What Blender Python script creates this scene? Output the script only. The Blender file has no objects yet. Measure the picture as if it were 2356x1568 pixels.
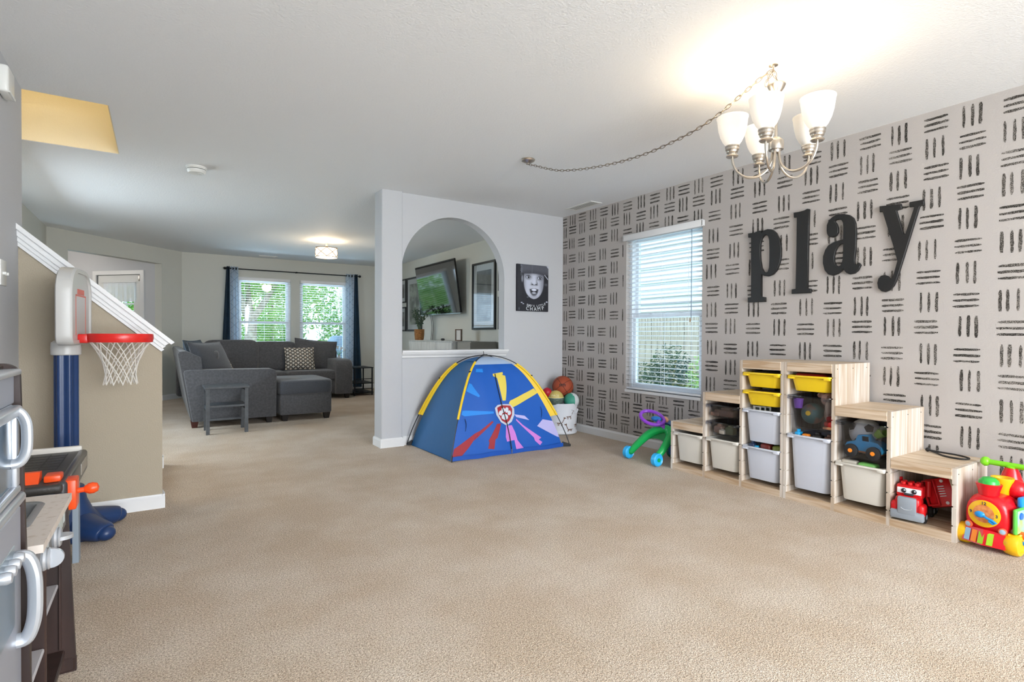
import bpy, bmesh, math, random
from mathutils import Vector, Matrix

SC = bpy.context.scene
COL = SC.collection
D = bpy.data
PI = math.pi

# ------------------------------------------------------------------ camera
CAM_H = 1.068
_yaw, _pitch, _roll = math.radians(33.083), math.radians(0.5876), math.radians(-0.2528)
_f = Vector((math.sin(_yaw) * math.cos(_pitch), math.cos(_yaw) * math.cos(_pitch), -math.sin(_pitch)))
_r = Vector((math.cos(_yaw), -math.sin(_yaw), 0))
_d = _f.cross(_r)
_rr = _r * math.cos(_roll) + _d * math.sin(_roll)
_dd = -_r * math.sin(_roll) + _d * math.cos(_roll)
cam_data = D.cameras.new('camera')
cam_data.sensor_width = 36.0
cam_data.sensor_fit = 'HORIZONTAL'
cam_data.lens = 1246.08 / 2356 * 36.0
cam_data.clip_start = 0.02
cam_data.clip_end = 300
cam = D.objects.new('camera', cam_data)
COL.objects.link(cam)
_m = Matrix.Identity(4)
for _i in range(3):
    _m[_i][0], _m[_i][1], _m[_i][2] = _rr[_i], -_dd[_i], -_f[_i]
_m[2][3] = CAM_H
cam.matrix_world = _m
SC.camera = cam

# ------------------------------------------------------------------ world, sun, daylight, exposure
SC.view_settings.view_transform = 'Standard'
SC.view_settings.look = 'None'
SC.view_settings.gamma = 1.0
SC.view_settings.use_curve_mapping = False
SC.view_settings.exposure = 0.40
world = D.worlds.new('daylight_sky')
SC.world = world
world.use_nodes = True
_bg = world.node_tree.nodes['Background']
_bg.inputs['Color'].default_value = (0.80, 0.90, 1.0, 1)
_bg.inputs['Strength'].default_value = 1.9

def add_light(name, kind, loc, energy, color, rot=(0, 0, 0), size=None, size_y=None, radius=None):
    l = D.lights.new(name, kind)
    l.energy = energy
    l.color = color
    if kind == 'AREA':
        l.shape = 'RECTANGLE'
        l.size = size
        l.size_y = size_y or size
    if kind == 'SUN':
        l.angle = math.radians(1.0)
    if radius is not None:
        l.shadow_soft_size = radius
    o = D.objects.new(name, l)
    o.location = loc
    o.rotation_euler = rot
    COL.objects.link(o)
    return o

# sun stands behind the house to the left: lights trees, fence and the neighbour's siding, not the rooms
add_light('sun', 'SUN', (0, 0, 20), 1.7, (1.0, 0.95, 0.86), rot=(math.radians(-8), math.radians(-38), 0))
# fill lights added outside made-up patio doors behind the camera, one aimed upward
add_light('patio_fill', 'AREA', (1.8, -3.25, 1.75), 235, (0.93, 0.96, 1.0), rot=(math.radians(46), 0, 0), size=2.6, size_y=1.9)
add_light('rear_ceiling_fill', 'AREA', (1.1, -3.85, 0.15), 200, (0.84, 0.92, 1.0), rot=(math.radians(114), 0, 0), size=3.0, size_y=1.0)
# daylight through the side window of the living room (in the left wall, hidden from here by the stairs)
add_light('side_window_daylight', 'AREA', (-1.72, 6.4, 1.45), 75, (0.74, 0.88, 1.0), rot=(0, math.radians(-48), 0), size=1.7, size_y=1.7)
# unseen fill lights added outside living and play room windows to brighten ceilings
add_light('garden_fill', 'AREA', (2.1, 14.0, -0.25), 850, (0.72, 0.90, 1.0), rot=(math.radians(-118), 0, 0), size=5.0, size_y=1.0)
add_light('side_yard_fill', 'AREA', (5.2, 3.5, -0.30), 80, (0.78, 0.90, 1.0), rot=(0, math.radians(140), 0), size=1.2, size_y=2.0)
# light portals at the windows: they add no light, they only help the renderer find the sky through the panes
for _n, _l, _rot, _sx, _sy in (('window_portal', (1.595, 10.74, 1.3), (math.radians(-90), 0, 0), 0.9, 1.54),
                               ('window_portal', (2.64, 10.74, 1.3), (math.radians(-90), 0, 0), 0.9, 1.54),
                               ('window_portal', (4.06, 3.49, 1.3), (0, math.radians(90), 0), 1.54, 0.92)):
    _p = add_light(_n, 'AREA', _l, 1.0, (1, 1, 1), rot=_rot, size=_sx, size_y=_sy)
    _p.data.cycles.is_portal = True

# ------------------------------------------------------------------ helpers
def lin(c):
    if isinstance(c, str):
        c = c.lstrip('#')
        c = [int(c[i:i + 2], 16) for i in (0, 2, 4)]
    out = []
    for x in c[:3]:
        x = x / 255.0
        out.append(x / 12.92 if x <= 0.04045 else ((x + 0.055) / 1.055) ** 2.4)
    return (out[0], out[1], out[2], 1.0)

class NT:
    """small node helper"""
    def __init__(s, m):
        s.t = m.node_tree
    def n(s, kind, **kw):
        x = s.t.nodes.new(kind)
        for k, v in kw.items():
            if k in x.inputs:
                x.inputs[k].default_value = v
            else:
                setattr(x, k, v)
        return x
    def l(s, a, b):
        s.t.links.new(a, b)

MATS = {}
def mat(name, color, rough=0.6, metal=0.0, spec=0.5, c2=None, nscale=30.0, bump=0.0, bscale=200.0, detail=3.0,
        trans=0.0, emit=None, estr=0.0, sheen=0.0, coat=0.0, alpha=1.0, stretch=None, lo=0.35, hi=0.65, ior=None, sss=0.0):
    if name in MATS:
        return MATS[name]
    m = D.materials.new(name)
    m.use_nodes = True
    nt = NT(m)
    b = m.node_tree.nodes['Principled BSDF']
    col = lin(color)
    b.inputs['Base Color'].default_value = col
    b.inputs['Roughness'].default_value = rough
    b.inputs['Metallic'].default_value = metal
    b.inputs['Specular IOR Level'].default_value = spec
    b.inputs['Transmission Weight'].default_value = trans
    b.inputs['Sheen Weight'].default_value = sheen
    b.inputs['Coat Weight'].default_value = coat
    b.inputs['Alpha'].default_value = alpha
    if ior:
        b.inputs['IOR'].default_value = ior
    if sss:
        b.inputs['Subsurface Weight'].default_value = sss
        b.inputs['Subsurface Radius'].default_value = (0.02, 0.02, 0.02)
    if emit:
        b.inputs['Emission Color'].default_value = lin(emit)
        b.inputs['Emission Strength'].default_value = estr
    vec = None
    if c2 or bump:
        tc = nt.n('ShaderNodeTexCoord')
        vec = tc.outputs['Object']
        if stretch:
            mp = nt.n('ShaderNodeMapping')
            mp.inputs['Scale'].default_value = stretch
            nt.l(vec, mp.inputs['Vector'])
            vec = mp.outputs['Vector']
    if c2:
        nz = nt.n('ShaderNodeTexNoise', Scale=nscale, Detail=detail)
        nt.l(vec, nz.inputs['Vector'])
        cr = nt.n('ShaderNodeValToRGB')
        cr.color_ramp.elements[0].position = lo
        cr.color_ramp.elements[0].color = col
        cr.color_ramp.elements[1].position = hi
        cr.color_ramp.elements[1].color = lin(c2)
        nt.l(nz.outputs['Fac'], cr.inputs['Fac'])
        nt.l(cr.outputs['Color'], b.inputs['Base Color'])
    if bump:
        nb = nt.n('ShaderNodeTexNoise', Scale=bscale, Detail=2.0)
        nt.l(vec, nb.inputs['Vector'])
        bp = nt.n('ShaderNodeBump', Strength=bump, Distance=0.01)
        nt.l(nb.outputs['Fac'], bp.inputs['Height'])
        nt.l(bp.outputs['Normal'], b.inputs['Normal'])
    MATS[name] = m
    return m

def glass_mat(name, tint=(1, 1, 1), gloss=0.06, rough=0.02):
    m = D.materials.new(name)
    m.use_nodes = True
    nt = NT(m)
    for x in list(m.node_tree.nodes):
        m.node_tree.nodes.remove(x)
    out = nt.n('ShaderNodeOutputMaterial')
    tr = nt.n('ShaderNodeBsdfTransparent')
    tr.inputs['Color'].default_value = (*tint, 1)
    gl = nt.n('ShaderNodeBsdfGlossy')
    gl.inputs['Roughness'].default_value = rough
    fr = nt.n('ShaderNodeMixShader')
    fr.inputs['Fac'].default_value = gloss
    nt.l(tr.outputs[0], fr.inputs[1])
    nt.l(gl.outputs[0], fr.inputs[2])
    nt.l(fr.outputs[0], out.inputs['Surface'])
    MATS[name] = m
    return m

class MB:
    """mesh builder: collects shapes, builds ONE mesh object"""
    def __init__(s):
        s.v, s.f, s.mi = [], [], []
    def add(s, vs, fs, mi=0):
        o = len(s.v)
        s.v += [tuple(p) for p in vs]
        for f in fs:
            s.f.append(tuple(i + o for i in f))
            s.mi.append(mi)
        return s
    def box(s, lo, hi, mi=0):
        x0, y0, z0 = lo
        x1, y1, z1 = hi
        return s.add([(x0, y0, z0), (x1, y0, z0), (x1, y1, z0), (x0, y1, z0), (x0, y0, z1), (x1, y0, z1), (x1, y1, z1), (x0, y1, z1)],
                     [(0, 3, 2, 1), (4, 5, 6, 7), (0, 1, 5, 4), (1, 2, 6, 5), (2, 3, 7, 6), (3, 0, 4, 7)], mi)
    def rbox(s, lo, hi, r=0.01, seg=2, mi=0):
        bm = bmesh.new()
        bmesh.ops.create_cube(bm, size=1.0)
        d = [hi[i] - lo[i] for i in range(3)]
        c = [(hi[i] + lo[i]) / 2 for i in range(3)]
        r = min(r, min(d) * 0.49)
        for v in bm.verts:
            v.co = Vector((v.co.x * d[0] + c[0], v.co.y * d[1] + c[1], v.co.z * d[2] + c[2]))
        bmesh.ops.bevel(bm, geom=list(bm.edges), offset=r, segments=seg, affect='EDGES', profile=0.5)
        bm.verts.index_update()
        s.add([v.co[:] for v in bm.verts], [[v.index for v in f.verts] for f in bm.faces], mi)
        bm.free()
        return s
    def loft(s, loops, cap0=True, cap1=True, closed=True, mi=0):
        n = len(loops[0])
        vs = [p for L in loops for p in L]
        fs = []
        for k in range(len(loops) - 1):
            for i in range(n if closed else n - 1):
                j = (i + 1) % n
                fs.append((k * n + i, k * n + j, (k + 1) * n + j, (k + 1) * n + i))
        if cap0:
            fs.append(tuple(range(n - 1, -1, -1)))
        if cap1:
            o = (len(loops) - 1) * n
            fs.append(tuple(range(o, o + n)))
        return s.add(vs, fs, mi)
    def lathe(s, prof, n=24, c=(0, 0, 0), axis=(0, 0, 1), mi=0, cap0=True, cap1=True):
        """prof: list of (radius, height) along axis"""
        a = Vector(axis).normalized()
        q = a.to_track_quat('Z', 'Y')
        loops = []
        for r, h in prof:
            r = max(r, 1e-5)
            loops.append([tuple(Vector(c) + q @ Vector((r * math.cos(2 * PI * i / n), r * math.sin(2 * PI * i / n), h))) for i in range(n)])
        return s.loft(loops, cap0, cap1, True, mi)
    def cyl(s, p0, p1, r0, r1=None, n=16, mi=0):
        p0, p1 = Vector(p0), Vector(p1)
        return s.lathe([(r0, 0), (r0 if r1 is None else r1, (p1 - p0).length)], n, p0, p1 - p0, mi)
    def tube(s, pts, r, n=8, closed=False, mi=0, squash=1.0, up=None):
        P = [Vector(p) for p in pts]
        m = len(P)
        rr = r if isinstance(r, (list, tuple)) else [r] * m
        loops = []
        prev = None
        for i in range(m):
            if closed:
                t = P[(i + 1) % m] - P[i - 1]
            else:
                t = P[min(i + 1, m - 1)] - P[max(i - 1, 0)]
            t = t.normalized() if t.length > 1e-9 else Vector((0, 0, 1))
            if up is not None:
                e1 = Vector(up).cross(t)
                if e1.length < 1e-4:
                    e1 = t.orthogonal()
                e1.normalize()
            elif prev is None:
                e1 = t.orthogonal().normalized()
            else:
                e1 = prev - t * prev.dot(t)
                e1 = e1.normalized() if e1.length > 1e-6 else t.orthogonal().normalized()
            prev = e1
            e2 = t.cross(e1)
            loops.append([tuple(P[i] + e1 * (rr[i] * math.cos(2 * PI * k / n)) + e2 * (rr[i] * squash * math.sin(2 * PI * k / n))) for k in range(n)])
        if closed:
            loops.append(loops[0])
        return s.loft(loops, not closed, not closed, True, mi)
    def prism(s, poly, a0, a1, axis='z', mi=0):
        """extrude 2D polygon between a0 and a1 along axis; poly coords are the remaining axes in order"""
        def mk(p, a):
            if axis == 'z':
                return (p[0], p[1], a)
            if axis == 'y':
                return (p[0], a, p[1])
            return (a, p[0], p[1])
        return s.loft([[mk(p, a0) for p in poly], [mk(p, a1) for p in poly]], mi=mi)
    def sphere(s, c, r, n=16, m=10, mi=0, sc=(1, 1, 1)):
        loops = []
        for k in range(m + 1):
            a = -PI / 2 + PI * k / m
            rr = max(math.cos(a), 1e-4) * r
            loops.append([(c[0] + sc[0] * rr * math.cos(2 * PI * i / n), c[1] + sc[1] * rr * math.sin(2 * PI * i / n), c[2] + sc[2] * r * math.sin(a)) for i in range(n)])
        return s.loft(loops, True, True, True, mi)
    def quad(s, a, b, c, d, mi=0):
        return s.add([a, b, c, d], [(0, 1, 2, 3)], mi)
    def poly(s, pts, mi=0):
        return s.add(pts, [tuple(range(len(pts)))], mi)
    def xf(s, M):
        s.v = [tuple(M @ Vector(p)) for p in s.v]
        return s
    def mesh(s, name, mats, smooth=30, fix=True):
        me = D.meshes.new(name)
        me.from_pydata(s.v, [], s.f)
        if not isinstance(mats, (list, tuple)):
            mats = [mats]
        for m in mats:
            me.materials.append(m)
        if len(mats) > 1:
            me.polygons.foreach_set('material_index', s.mi)
        if fix:
            bm = bmesh.new()
            bm.from_mesh(me)
            bmesh.ops.recalc_face_normals(bm, faces=bm.faces)
            bm.to_mesh(me)
            bm.free()
        if smooth:
            me.polygons.foreach_set('use_smooth', [True] * len(me.polygons))
            me.set_sharp_from_angle(angle=math.radians(smooth))
        me.update()
        return me
    def obj(s, name, mats, parent=None, smooth=30, fix=True, loc=None):
        return link(name, s.mesh(name, mats, smooth, fix), parent, loc)

def link(name, me, parent=None, loc=None, rot=None):
    o = D.objects.new(name, me)
    COL.objects.link(o)
    if parent:
        o.parent = parent
    if loc:
        o.location = loc
    if rot:
        o.rotation_euler = rot
    return o

def tag(o, label, cat, group=None):
    o['label'] = label
    o['category'] = cat
    if group:
        o['group'] = group
    return o

def thing(name, label, cat, loc=(0, 0, 0), rz=0.0, group=None):
    o = D.objects.new(name, None)
    o.empty_display_size = 0.05
    COL.objects.link(o)
    o.location = loc
    o.rotation_euler = (0, 0, rz)
    return tag(o, label, cat, group)

def struct(o):
    o['kind'] = 'structure'
    return o

def stuff(o):
    o['kind'] = 'stuff'
    return o

def copy_tree(o, parent=None):
    c = o.copy()
    COL.objects.link(c)
    if parent:
        c.parent = parent
    for ch in list(o.children):
        copy_tree(ch, c)
    return c

def arc(c, r, a0, a1, n, plane='xz', off=0.0):
    out = []
    for i in range(n + 1):
        a = math.radians(a0 + (a1 - a0) * i / n)
        p, q = c[0] + r * math.cos(a), c[1] + r * math.sin(a)
        out.append((p, off, q) if plane == 'xz' else ((p, q, off) if plane == 'xy' else (off, p, q)))
    return out

def bez(p0, p1, p2, p3, n=10):
    out = []
    P = [Vector(p) for p in (p0, p1, p2, p3)]
    for i in range(n + 1):
        t = i / n
        u = 1 - t
        out.append(tuple(P[0] * u ** 3 + P[1] * 3 * u * u * t + P[2] * 3 * u * t * t + P[3] * t ** 3))
    return out

def smooth_path(pts, n=6):
    """Catmull-Rom through points"""
    P = [Vector(p) for p in pts]
    out = []
    for i in range(len(P) - 1):
        a, b, c, d = P[max(i - 1, 0)], P[i], P[i + 1], P[min(i + 2, len(P) - 1)]
        for k in range(n):
            t = k / n
            out.append(tuple(0.5 * ((2 * b) + (c - a) * t + (2 * a - 5 * b + 4 * c - d) * t * t + (3 * b - 3 * c + d - a) * t ** 3)))
    out.append(tuple(P[-1]))
    return out

def rrect(cx, cy, w, h, r, n=5):
    r = min(r, w / 2 - 1e-4, h / 2 - 1e-4)
    out = []
    for sx, sy, a0 in ((1, 1, 0), (-1, 1, 90), (-1, -1, 180), (1, -1, 270)):
        for i in range(n + 1):
            a = math.radians(a0 + 90 * i / n)
            out.append((cx + sx * (w / 2 - r) + r * math.cos(a), cy + sy * (h / 2 - r) + r * math.sin(a)))
    return out

def text_mesh(txt, size, mt, parent, M, name='lettering', bold=0.0, extrude=0.0, align='CENTER', shear=0.0):
    cu = D.curves.new(name, 'FONT')
    cu.body = txt
    cu.size = size
    cu.align_x = align
    cu.align_y = 'CENTER'
    cu.offset = bold
    cu.extrude = extrude
    cu.shear = shear
    cu.resolution_u = 3
    t = D.objects.new(name + '_src', cu)
    me = D.meshes.new_from_object(t)
    D.objects.remove(t)
    D.curves.remove(cu)
    me.transform(M)
    me.materials.clear()
    me.materials.append(mt)
    return link(name, me, parent)

def curve_solid(loops, depth, bevel, name, mt, parent, M):
    """filled 2D outline (with holes) given depth"""
    cu = D.curves.new(name, 'CURVE')
    cu.dimensions = '2D'
    cu.fill_mode = 'BOTH'
    cu.extrude = depth
    cu.bevel_depth = bevel
    cu.bevel_resolution = 1
    for L in loops:
        sp = cu.splines.new('POLY')
        sp.points.add(len(L) - 1)
        for i, p in enumerate(L):
            sp.points[i].co = (p[0], p[1], 0, 1)
        sp.use_cyclic_u = True
    t = D.objects.new(name + '_src', cu)
    me = D.meshes.new_from_object(t)
    D.objects.remove(t)
    D.curves.remove(cu)
    me.transform(M)
    me.materials.clear()
    me.materials.append(mt)
    return link(name, me, parent)

# orientation matrices for things drawn in a 2D (right, up) frame
def frame(o, right, up):
    r, u = Vector(right).normalized(), Vector(up).normalized()
    n = r.cross(u)
    M = Matrix.Identity(4)
    for i in range(3):
        M[i][0], M[i][1], M[i][2], M[i][3] = r[i], u[i], n[i], o[i]
    return M
# ------------------------------------------------------------------ surface materials
def paint(name, color, bump=0.16, bscale=150.0, c2=None):
    return mat(name, color, rough=0.75, spec=0.25, bump=bump, bscale=bscale, c2=c2, nscale=1.2)

M_WHITEWALL = paint('paint_cool_white', '#c4c5c8')
M_STENCILWALL = paint('paint_stencil_wall', '#b4aeaa')
M_BEIGE = paint('paint_beige', '#aea390', bump=0.28)
M_GREIGE = paint('paint_greige', '#cacac2')
M_CEIL = paint('paint_ceiling', '#ebedef', bump=0.25, bscale=90.0)
M_CREAM = paint('paint_cream', '#e8dfc6')
M_TRIM = mat('trim_white', '#e4e4e4', rough=0.4)
M_WINFRAME = mat('window_vinyl', '#e6eaee', rough=0.4)
M_GLASSCLEAR = glass_mat('clear_glass', (0.99, 0.99, 0.99), 0.03)
M_GLASS = glass_mat('window_glass', (0.88, 0.95, 1.0), 0.05)

def carpet_mat():
    m = D.materials.new('carpet_beige_pile')
    m.use_nodes = True
    nt = NT(m)
    b = m.node_tree.nodes['Principled BSDF']
    b.inputs['Roughness'].default_value = 0.95
    b.inputs['Specular IOR Level'].default_value = 0.1
    b.inputs['Sheen Weight'].default_value = 0.15
    tc = nt.n('ShaderNodeTexCoord')
    n1 = nt.n('ShaderNodeTexNoise', Scale=150.0, Detail=4.0, Roughness=0.75)
    n2 = nt.n('ShaderNodeTexNoise', Scale=2.2, Detail=4.0, Roughness=0.6)
    n3 = nt.n('ShaderNodeTexVoronoi', Scale=260.0)
    for x in (n1, n2, n3):
        nt.l(tc.outputs['Object'], x.inputs['Vector'])
    r1 = nt.n('ShaderNodeValToRGB')
    e = r1.color_ramp.elements
    e[0].position, e[0].color = 0.36, lin('#a08a73')
    e[1].position, e[1].color = 0.60, lin('#f3e4d2')
    nt.l(n1.outputs['Fac'], r1.inputs['Fac'])
    r2 = nt.n('ShaderNodeValToRGB')
    e = r2.color_ramp.elements
    e[0].position, e[0].color = 0.38, lin('#efe8df')
    e[1].position, e[1].color = 0.66, lin('#ffffff')
    nt.l(n2.outputs['Fac'], r2.inputs['Fac'])
    mx = nt.n('ShaderNodeMixRGB', blend_type='MULTIPLY')
    mx.inputs['Fac'].default_value = 1.0
    nt.l(r1.outputs['Color'], mx.inputs['Color1'])
    nt.l(r2.outputs['Color'], mx.inputs['Color2'])
    nt.l(mx.outputs['Color'], b.inputs['Base Color'])
    ad = nt.n('ShaderNodeMath', operation='ADD')
    nt.l(n1.outputs['Fac'], ad.inputs[0])
    nt.l(n3.outputs['Distance'], ad.inputs[1])
    bp = nt.n('ShaderNodeBump', Strength=0.6, Distance=0.012)
    nt.l(ad.outputs[0], bp.inputs['Height'])
    nt.l(bp.outputs['Normal'], b.inputs['Normal'])
    MATS['carpet'] = m
    return m
M_CARPET = carpet_mat()

# ------------------------------------------------------------------ shell
CEIL = 2.44
XR = 3.938            # stencilled wall
XL = -0.645           # left wall
YP = 4.97             # partition front
YF = 10.62            # living room window wall

struct(MB().box((-4.2, -3.1, -0.12), (4.1, 13.6, 0.0)).obj('floor', M_CARPET, smooth=0))

c = MB()
wx0, wx1, wy0, wy1 = -2.6, -0.252, 4.07, 5.13
c.box((-4.2, -3.1, CEIL), (4.1, wy0, CEIL + 0.25)).box((-4.2, wy1, CEIL), (4.1, 13.6, CEIL + 0.25))
c.box((-4.2, wy0, CEIL), (wx0, wy1, CEIL + 0.25)).box((wx1, wy0, CEIL), (4.1, wy1, CEIL + 0.25))
struct(c.obj('ceiling', M_CEIL, smooth=0))
# shaft of the stairwell above the opening
c = MB()
c.box((wx0 - 0.1, wy1, CEIL + 0.25), (wx1 + 0.1, wy1 + 0.1, 4.9)).box((wx0 - 0.1, wy0 - 0.1, CEIL + 0.25), (wx1 + 0.1, wy0, 4.9))
c.box((wx1, wy0, CEIL + 0.25), (wx1 + 0.1, wy1, 4.9)).box((wx0 - 0.1, wy0, CEIL + 0.25), (wx0, wy1, 4.9))
c.box((wx0 - 0.1, wy0 - 0.1, 4.9), (wx1 + 0.1, wy1 + 0.1, 5.0))
c.box((wx1 - 0.006, wy0, CEIL + 0.002), (wx1 - 0.0005, wy1, CEIL + 0.25)).box((wx0, wy1 - 0.006, CEIL + 0.002), (wx1, wy1 - 0.0005, CEIL + 0.25))
struct(c.obj('wall_stairwell', M_CREAM, smooth=0))

def wall_with_holes(name, axis, a0, a1, t0, t1, holes, m, z1=CEIL):
    """wall running along axis from a0 to a1, thickness t0..t1, rectangular holes (h0,h1,z0,z1)"""
    b = MB()
    def bx(p0, p1, z0, z2):
        if p1 - p0 < 1e-4 or z2 - z0 < 1e-4:
            return
        if axis == 'y':
            b.box((t0, p0, z0), (t1, p1, z2))
        else:
            b.box((p0, t0, z0), (p1, t1, z2))
    cur = a0
    for h0, h1, z0, zz in sorted(holes):
        bx(cur, h0, 0, z1)
        bx(h0, h1, 0, z0)
        bx(h0, h1, zz, z1)
        cur = h1
    bx(cur, a1, 0, z1)
    return struct(b.obj(name, m, smooth=0))

W1 = (3.035, 3.945, 0.53, 2.06)                      # play room window (y0,y1,z0,z1)
wall_right = wall_with_holes('wall_right', 'y', -3.1, YP + 0.05, XR, XR + 0.14, [W1], M_STENCILWALL)
wall_with_holes('wall_television', 'y', YP + 0.05, YF + 0.14, XR, XR + 0.14, [], M_GREIGE)
WA, WB = (1.15, 2.04, 0.53, 2.065), (2.195, 3.085, 0.53, 2.065)
wall_with_holes('wall_living_far', 'x', 0.30, XR, YF, YF + 0.14, [WA, WB], M_GREIGE)
wall_with_holes('wall_behind', 'x', -0.9, XR + 0.14, -3.14, -3.0, [(-0.3, 3.2, 0.05, 2.15)], M_WHITEWALL)
struct(MB().box((XL - 0.115, -3.1, 0), (XL, 4.062, CEIL)).obj('wall_left', M_WHITEWALL, smooth=0))
wall_with_holes('wall_living_left', 'y', 5.23, 9.10, -1.33, -1.21, [(5.55, 7.25, 0.45, 2.1)], M_GREIGE)
struct(MB().box((-2.7, 4.0, 0), (-2.6, 5.3, CEIL + 0.25)).box((-2.6, 5.14, 0), (-1.2, 5.24, CEIL)).box((-2.6, 3.95, 0), (XL - 0.11, 4.05, CEIL)).obj('wall_stair_end', M_BEIGE, smooth=0))

# 45 degree wall with the opening to the entry
def angwall():
    b = MB()
    p0, p1 = Vector((0.33, 10.63)), Vector((-1.215, 9.085))
    d = (p1 - p0).normalized()
    n = Vector((-d.y, d.x))          # towards the entry side
    if n.x > 0:
        n = -n
    L = (p1 - p0).length
    s0, s1 = 0.415, 1.905            # opening along the wall
    top = 2.19
    def seg(a, bb, z0, z1):
        q = [p0 + d * a, p0 + d * bb, p0 + d * bb + n * 0.13, p0 + d * a + n * 0.13]
        b.prism([tuple(x) for x in q], z0, z1)
    seg(0, s0, 0, CEIL)
    seg(s1, L + 0.05, 0, CEIL)
    seg(s0, s1, top, CEIL)
    return b, p0, d, n, s0, s1
_b, AP, AD, AN, AS0, AS1 = angwall()
struct(_b.obj('wall_living_angle', M_GREIGE, smooth=0))

# entry hall behind the opening: the door wall runs square to the angled wall
HJ = AP + AD * AS0 + AN * 0.13                       # right jamb, hall side
def hallpt(t, off=0.0):                              # along the door wall, off = into the hall (left)
    q = HJ + AN * t + AD * off
    return q
b = MB()
def hallbox(bb, t0, t1, o0, o1, z0, z1):
    q = [hallpt(t0, o0), hallpt(t1, o0), hallpt(t1, o1), hallpt(t0, o1)]
    bb.prism([tuple(x) for x in q], z0, z1)
dt0, dt1, dz = 0.27 , 1.14, 2.03                     # door opening in the wall
hallbox(b, -0.0, dt0, -0.12, 0.0, 0, CEIL)
hallbox(b, dt1, 3.2, -0.12, 0.0, 0, CEIL)
hallbox(b, dt0, dt1, -0.12, 0.0, dz, CEIL)
hallbox(b, 3.1, 3.22, 0.0, 2.4, 0, CEIL)
hallbox(b, 0.0, 3.2, 2.3, 2.42, 0, CEIL)
struct(b.obj('wall_entry', M_WHITEWALL, smooth=0))

# partition with arch, and the column at its left end
AX0, AX1, ASILL, ASPR = 1.962, 3.135, 0.915, 1.680
acx, arr = (AX0 + AX1) / 2, (AX1 - AX0) / 2
b = MB()
b.box((AX0 - 0.01, YP, 0), (XR, YP + 0.115, ASILL))
b.box((AX1, YP, ASILL), (XR, YP + 0.115, CEIL))
NA = 40
for i in range(NA):
    a0, a1 = PI - PI * i / NA, PI - PI * (i + 1) / NA
    x0, z0, x1, z1 = acx + arr * math.cos(a0), ASPR + arr * math.sin(a0), acx + arr * math.cos(a1), ASPR + arr * math.sin(a1)
    b.prism([(x0, z0), (x1, z1), (x1, CEIL), (x0, CEIL)], YP, YP + 0.115, 'y')
struct(b.obj('wall_partition', M_WHITEWALL, smooth=20))
struct(MB().rbox((1.755, 4.94, -0.02), (AX0, 5.15, CEIL + 0.02), 0.012, 3).obj('wall_column', M_WHITEWALL, smooth=40))

# crown style sill under the arch: each board of it a part
def sill_profile():
    # (out, z) outwards from the wall face
    return [(0.0, 0.918), (0.055, 0.918), (0.055, 0.900), (0.047, 0.898), (0.043, 0.885), (0.033, 0.872), (0.024, 0.862), (0.024, 0.850), (0.018, 0.846), (0.0, 0.846)]
b = MB()
prof = sill_profile()
b.loft([[(AX0 - 0.006, YP - o, z) for o, z in prof], [(AX1 + 0.0 + (o * 0.5), YP - o, z) for o, z in prof]])
b.box((AX0, YP, 0.9145), (AX1, YP + 0.115, 0.9185))
b.box((AX0, YP + 0.115, 0.90), (AX1, YP + 0.15, 0.9185))
struct(b.obj('trim_1', M_TRIM, smooth=20))

# knee wall of the stairs with a sloped crown cap
KS = (1.667 - 1.016) / (0.081 + 0.651)
def kz(x, base):                                     # height of a line parallel to the stair slope
    return base - KS * x
b = MB()
b.prism([(XL - 0.05, 0), (0.015, 0), (0.015, kz(0.015, 0.985)), (XL - 0.05, kz(XL - 0.05, 0.985))], 3.96, 4.06, 'y')
struct(b.obj('wall_knee', M_BEIGE, smooth=0))
ang = math.atan(KS)
def cap(b, out, top, bot, xe):
    b.loft([[(XL, 3.96 - out, kz(XL, top)), (XL, 4.06 + out, kz(XL, top)), (XL, 4.06 + out, kz(XL, bot)), (XL, 3.96 - out, kz(XL, bot))],
            [(xe, 3.96 - out, kz(xe, top)), (xe, 4.06 + out, kz(xe, top)), (xe - (top - bot) * 0.62, 4.06 + out, kz(xe - (top - bot) * 0.62, bot)), (xe - (top - bot) * 0.62, 3.96 - out, kz(xe - (top - bot) * 0.62, bot))]])
b = MB()
cap(b, 0.055, 1.088, 1.058, 0.080)
cap(b, 0.038, 1.058, 1.022, 0.052)
cap(b, 0.026, 1.022, 0.995, 0.034)
cap(b, 0.016, 0.995, 0.970, 0.026)
struct(b.obj('trim_2', M_TRIM, smooth=0))

# low skirt wall on the far side of the stairs, and the carpeted flight between
b = MB()
b.prism([(-1.21, 0), (0.015, 0), (0.015, 0.16), (-1.21, 0.16 + KS * 1.225)], 5.13, 5.23, 'y')
struct(b.obj('wall_stair_skirt', M_BEIGE, smooth=0))
stairs = struct(thing('staircase', 'carpeted stairs behind the beige sloped knee wall', 'stairs', (0, 4.06, 0)))
del stairs['category']
for i in range(11):
    x1 = -0.03 - i * 0.212
    MB().rbox((x1 - 0.24, 0.0, 0.0 if i == 0 else 0.188 * i - 0.02), (x1, 1.07, 0.188 * (i + 1)), 0.015, 2).obj('step', M_CARPET, stairs)

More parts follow.
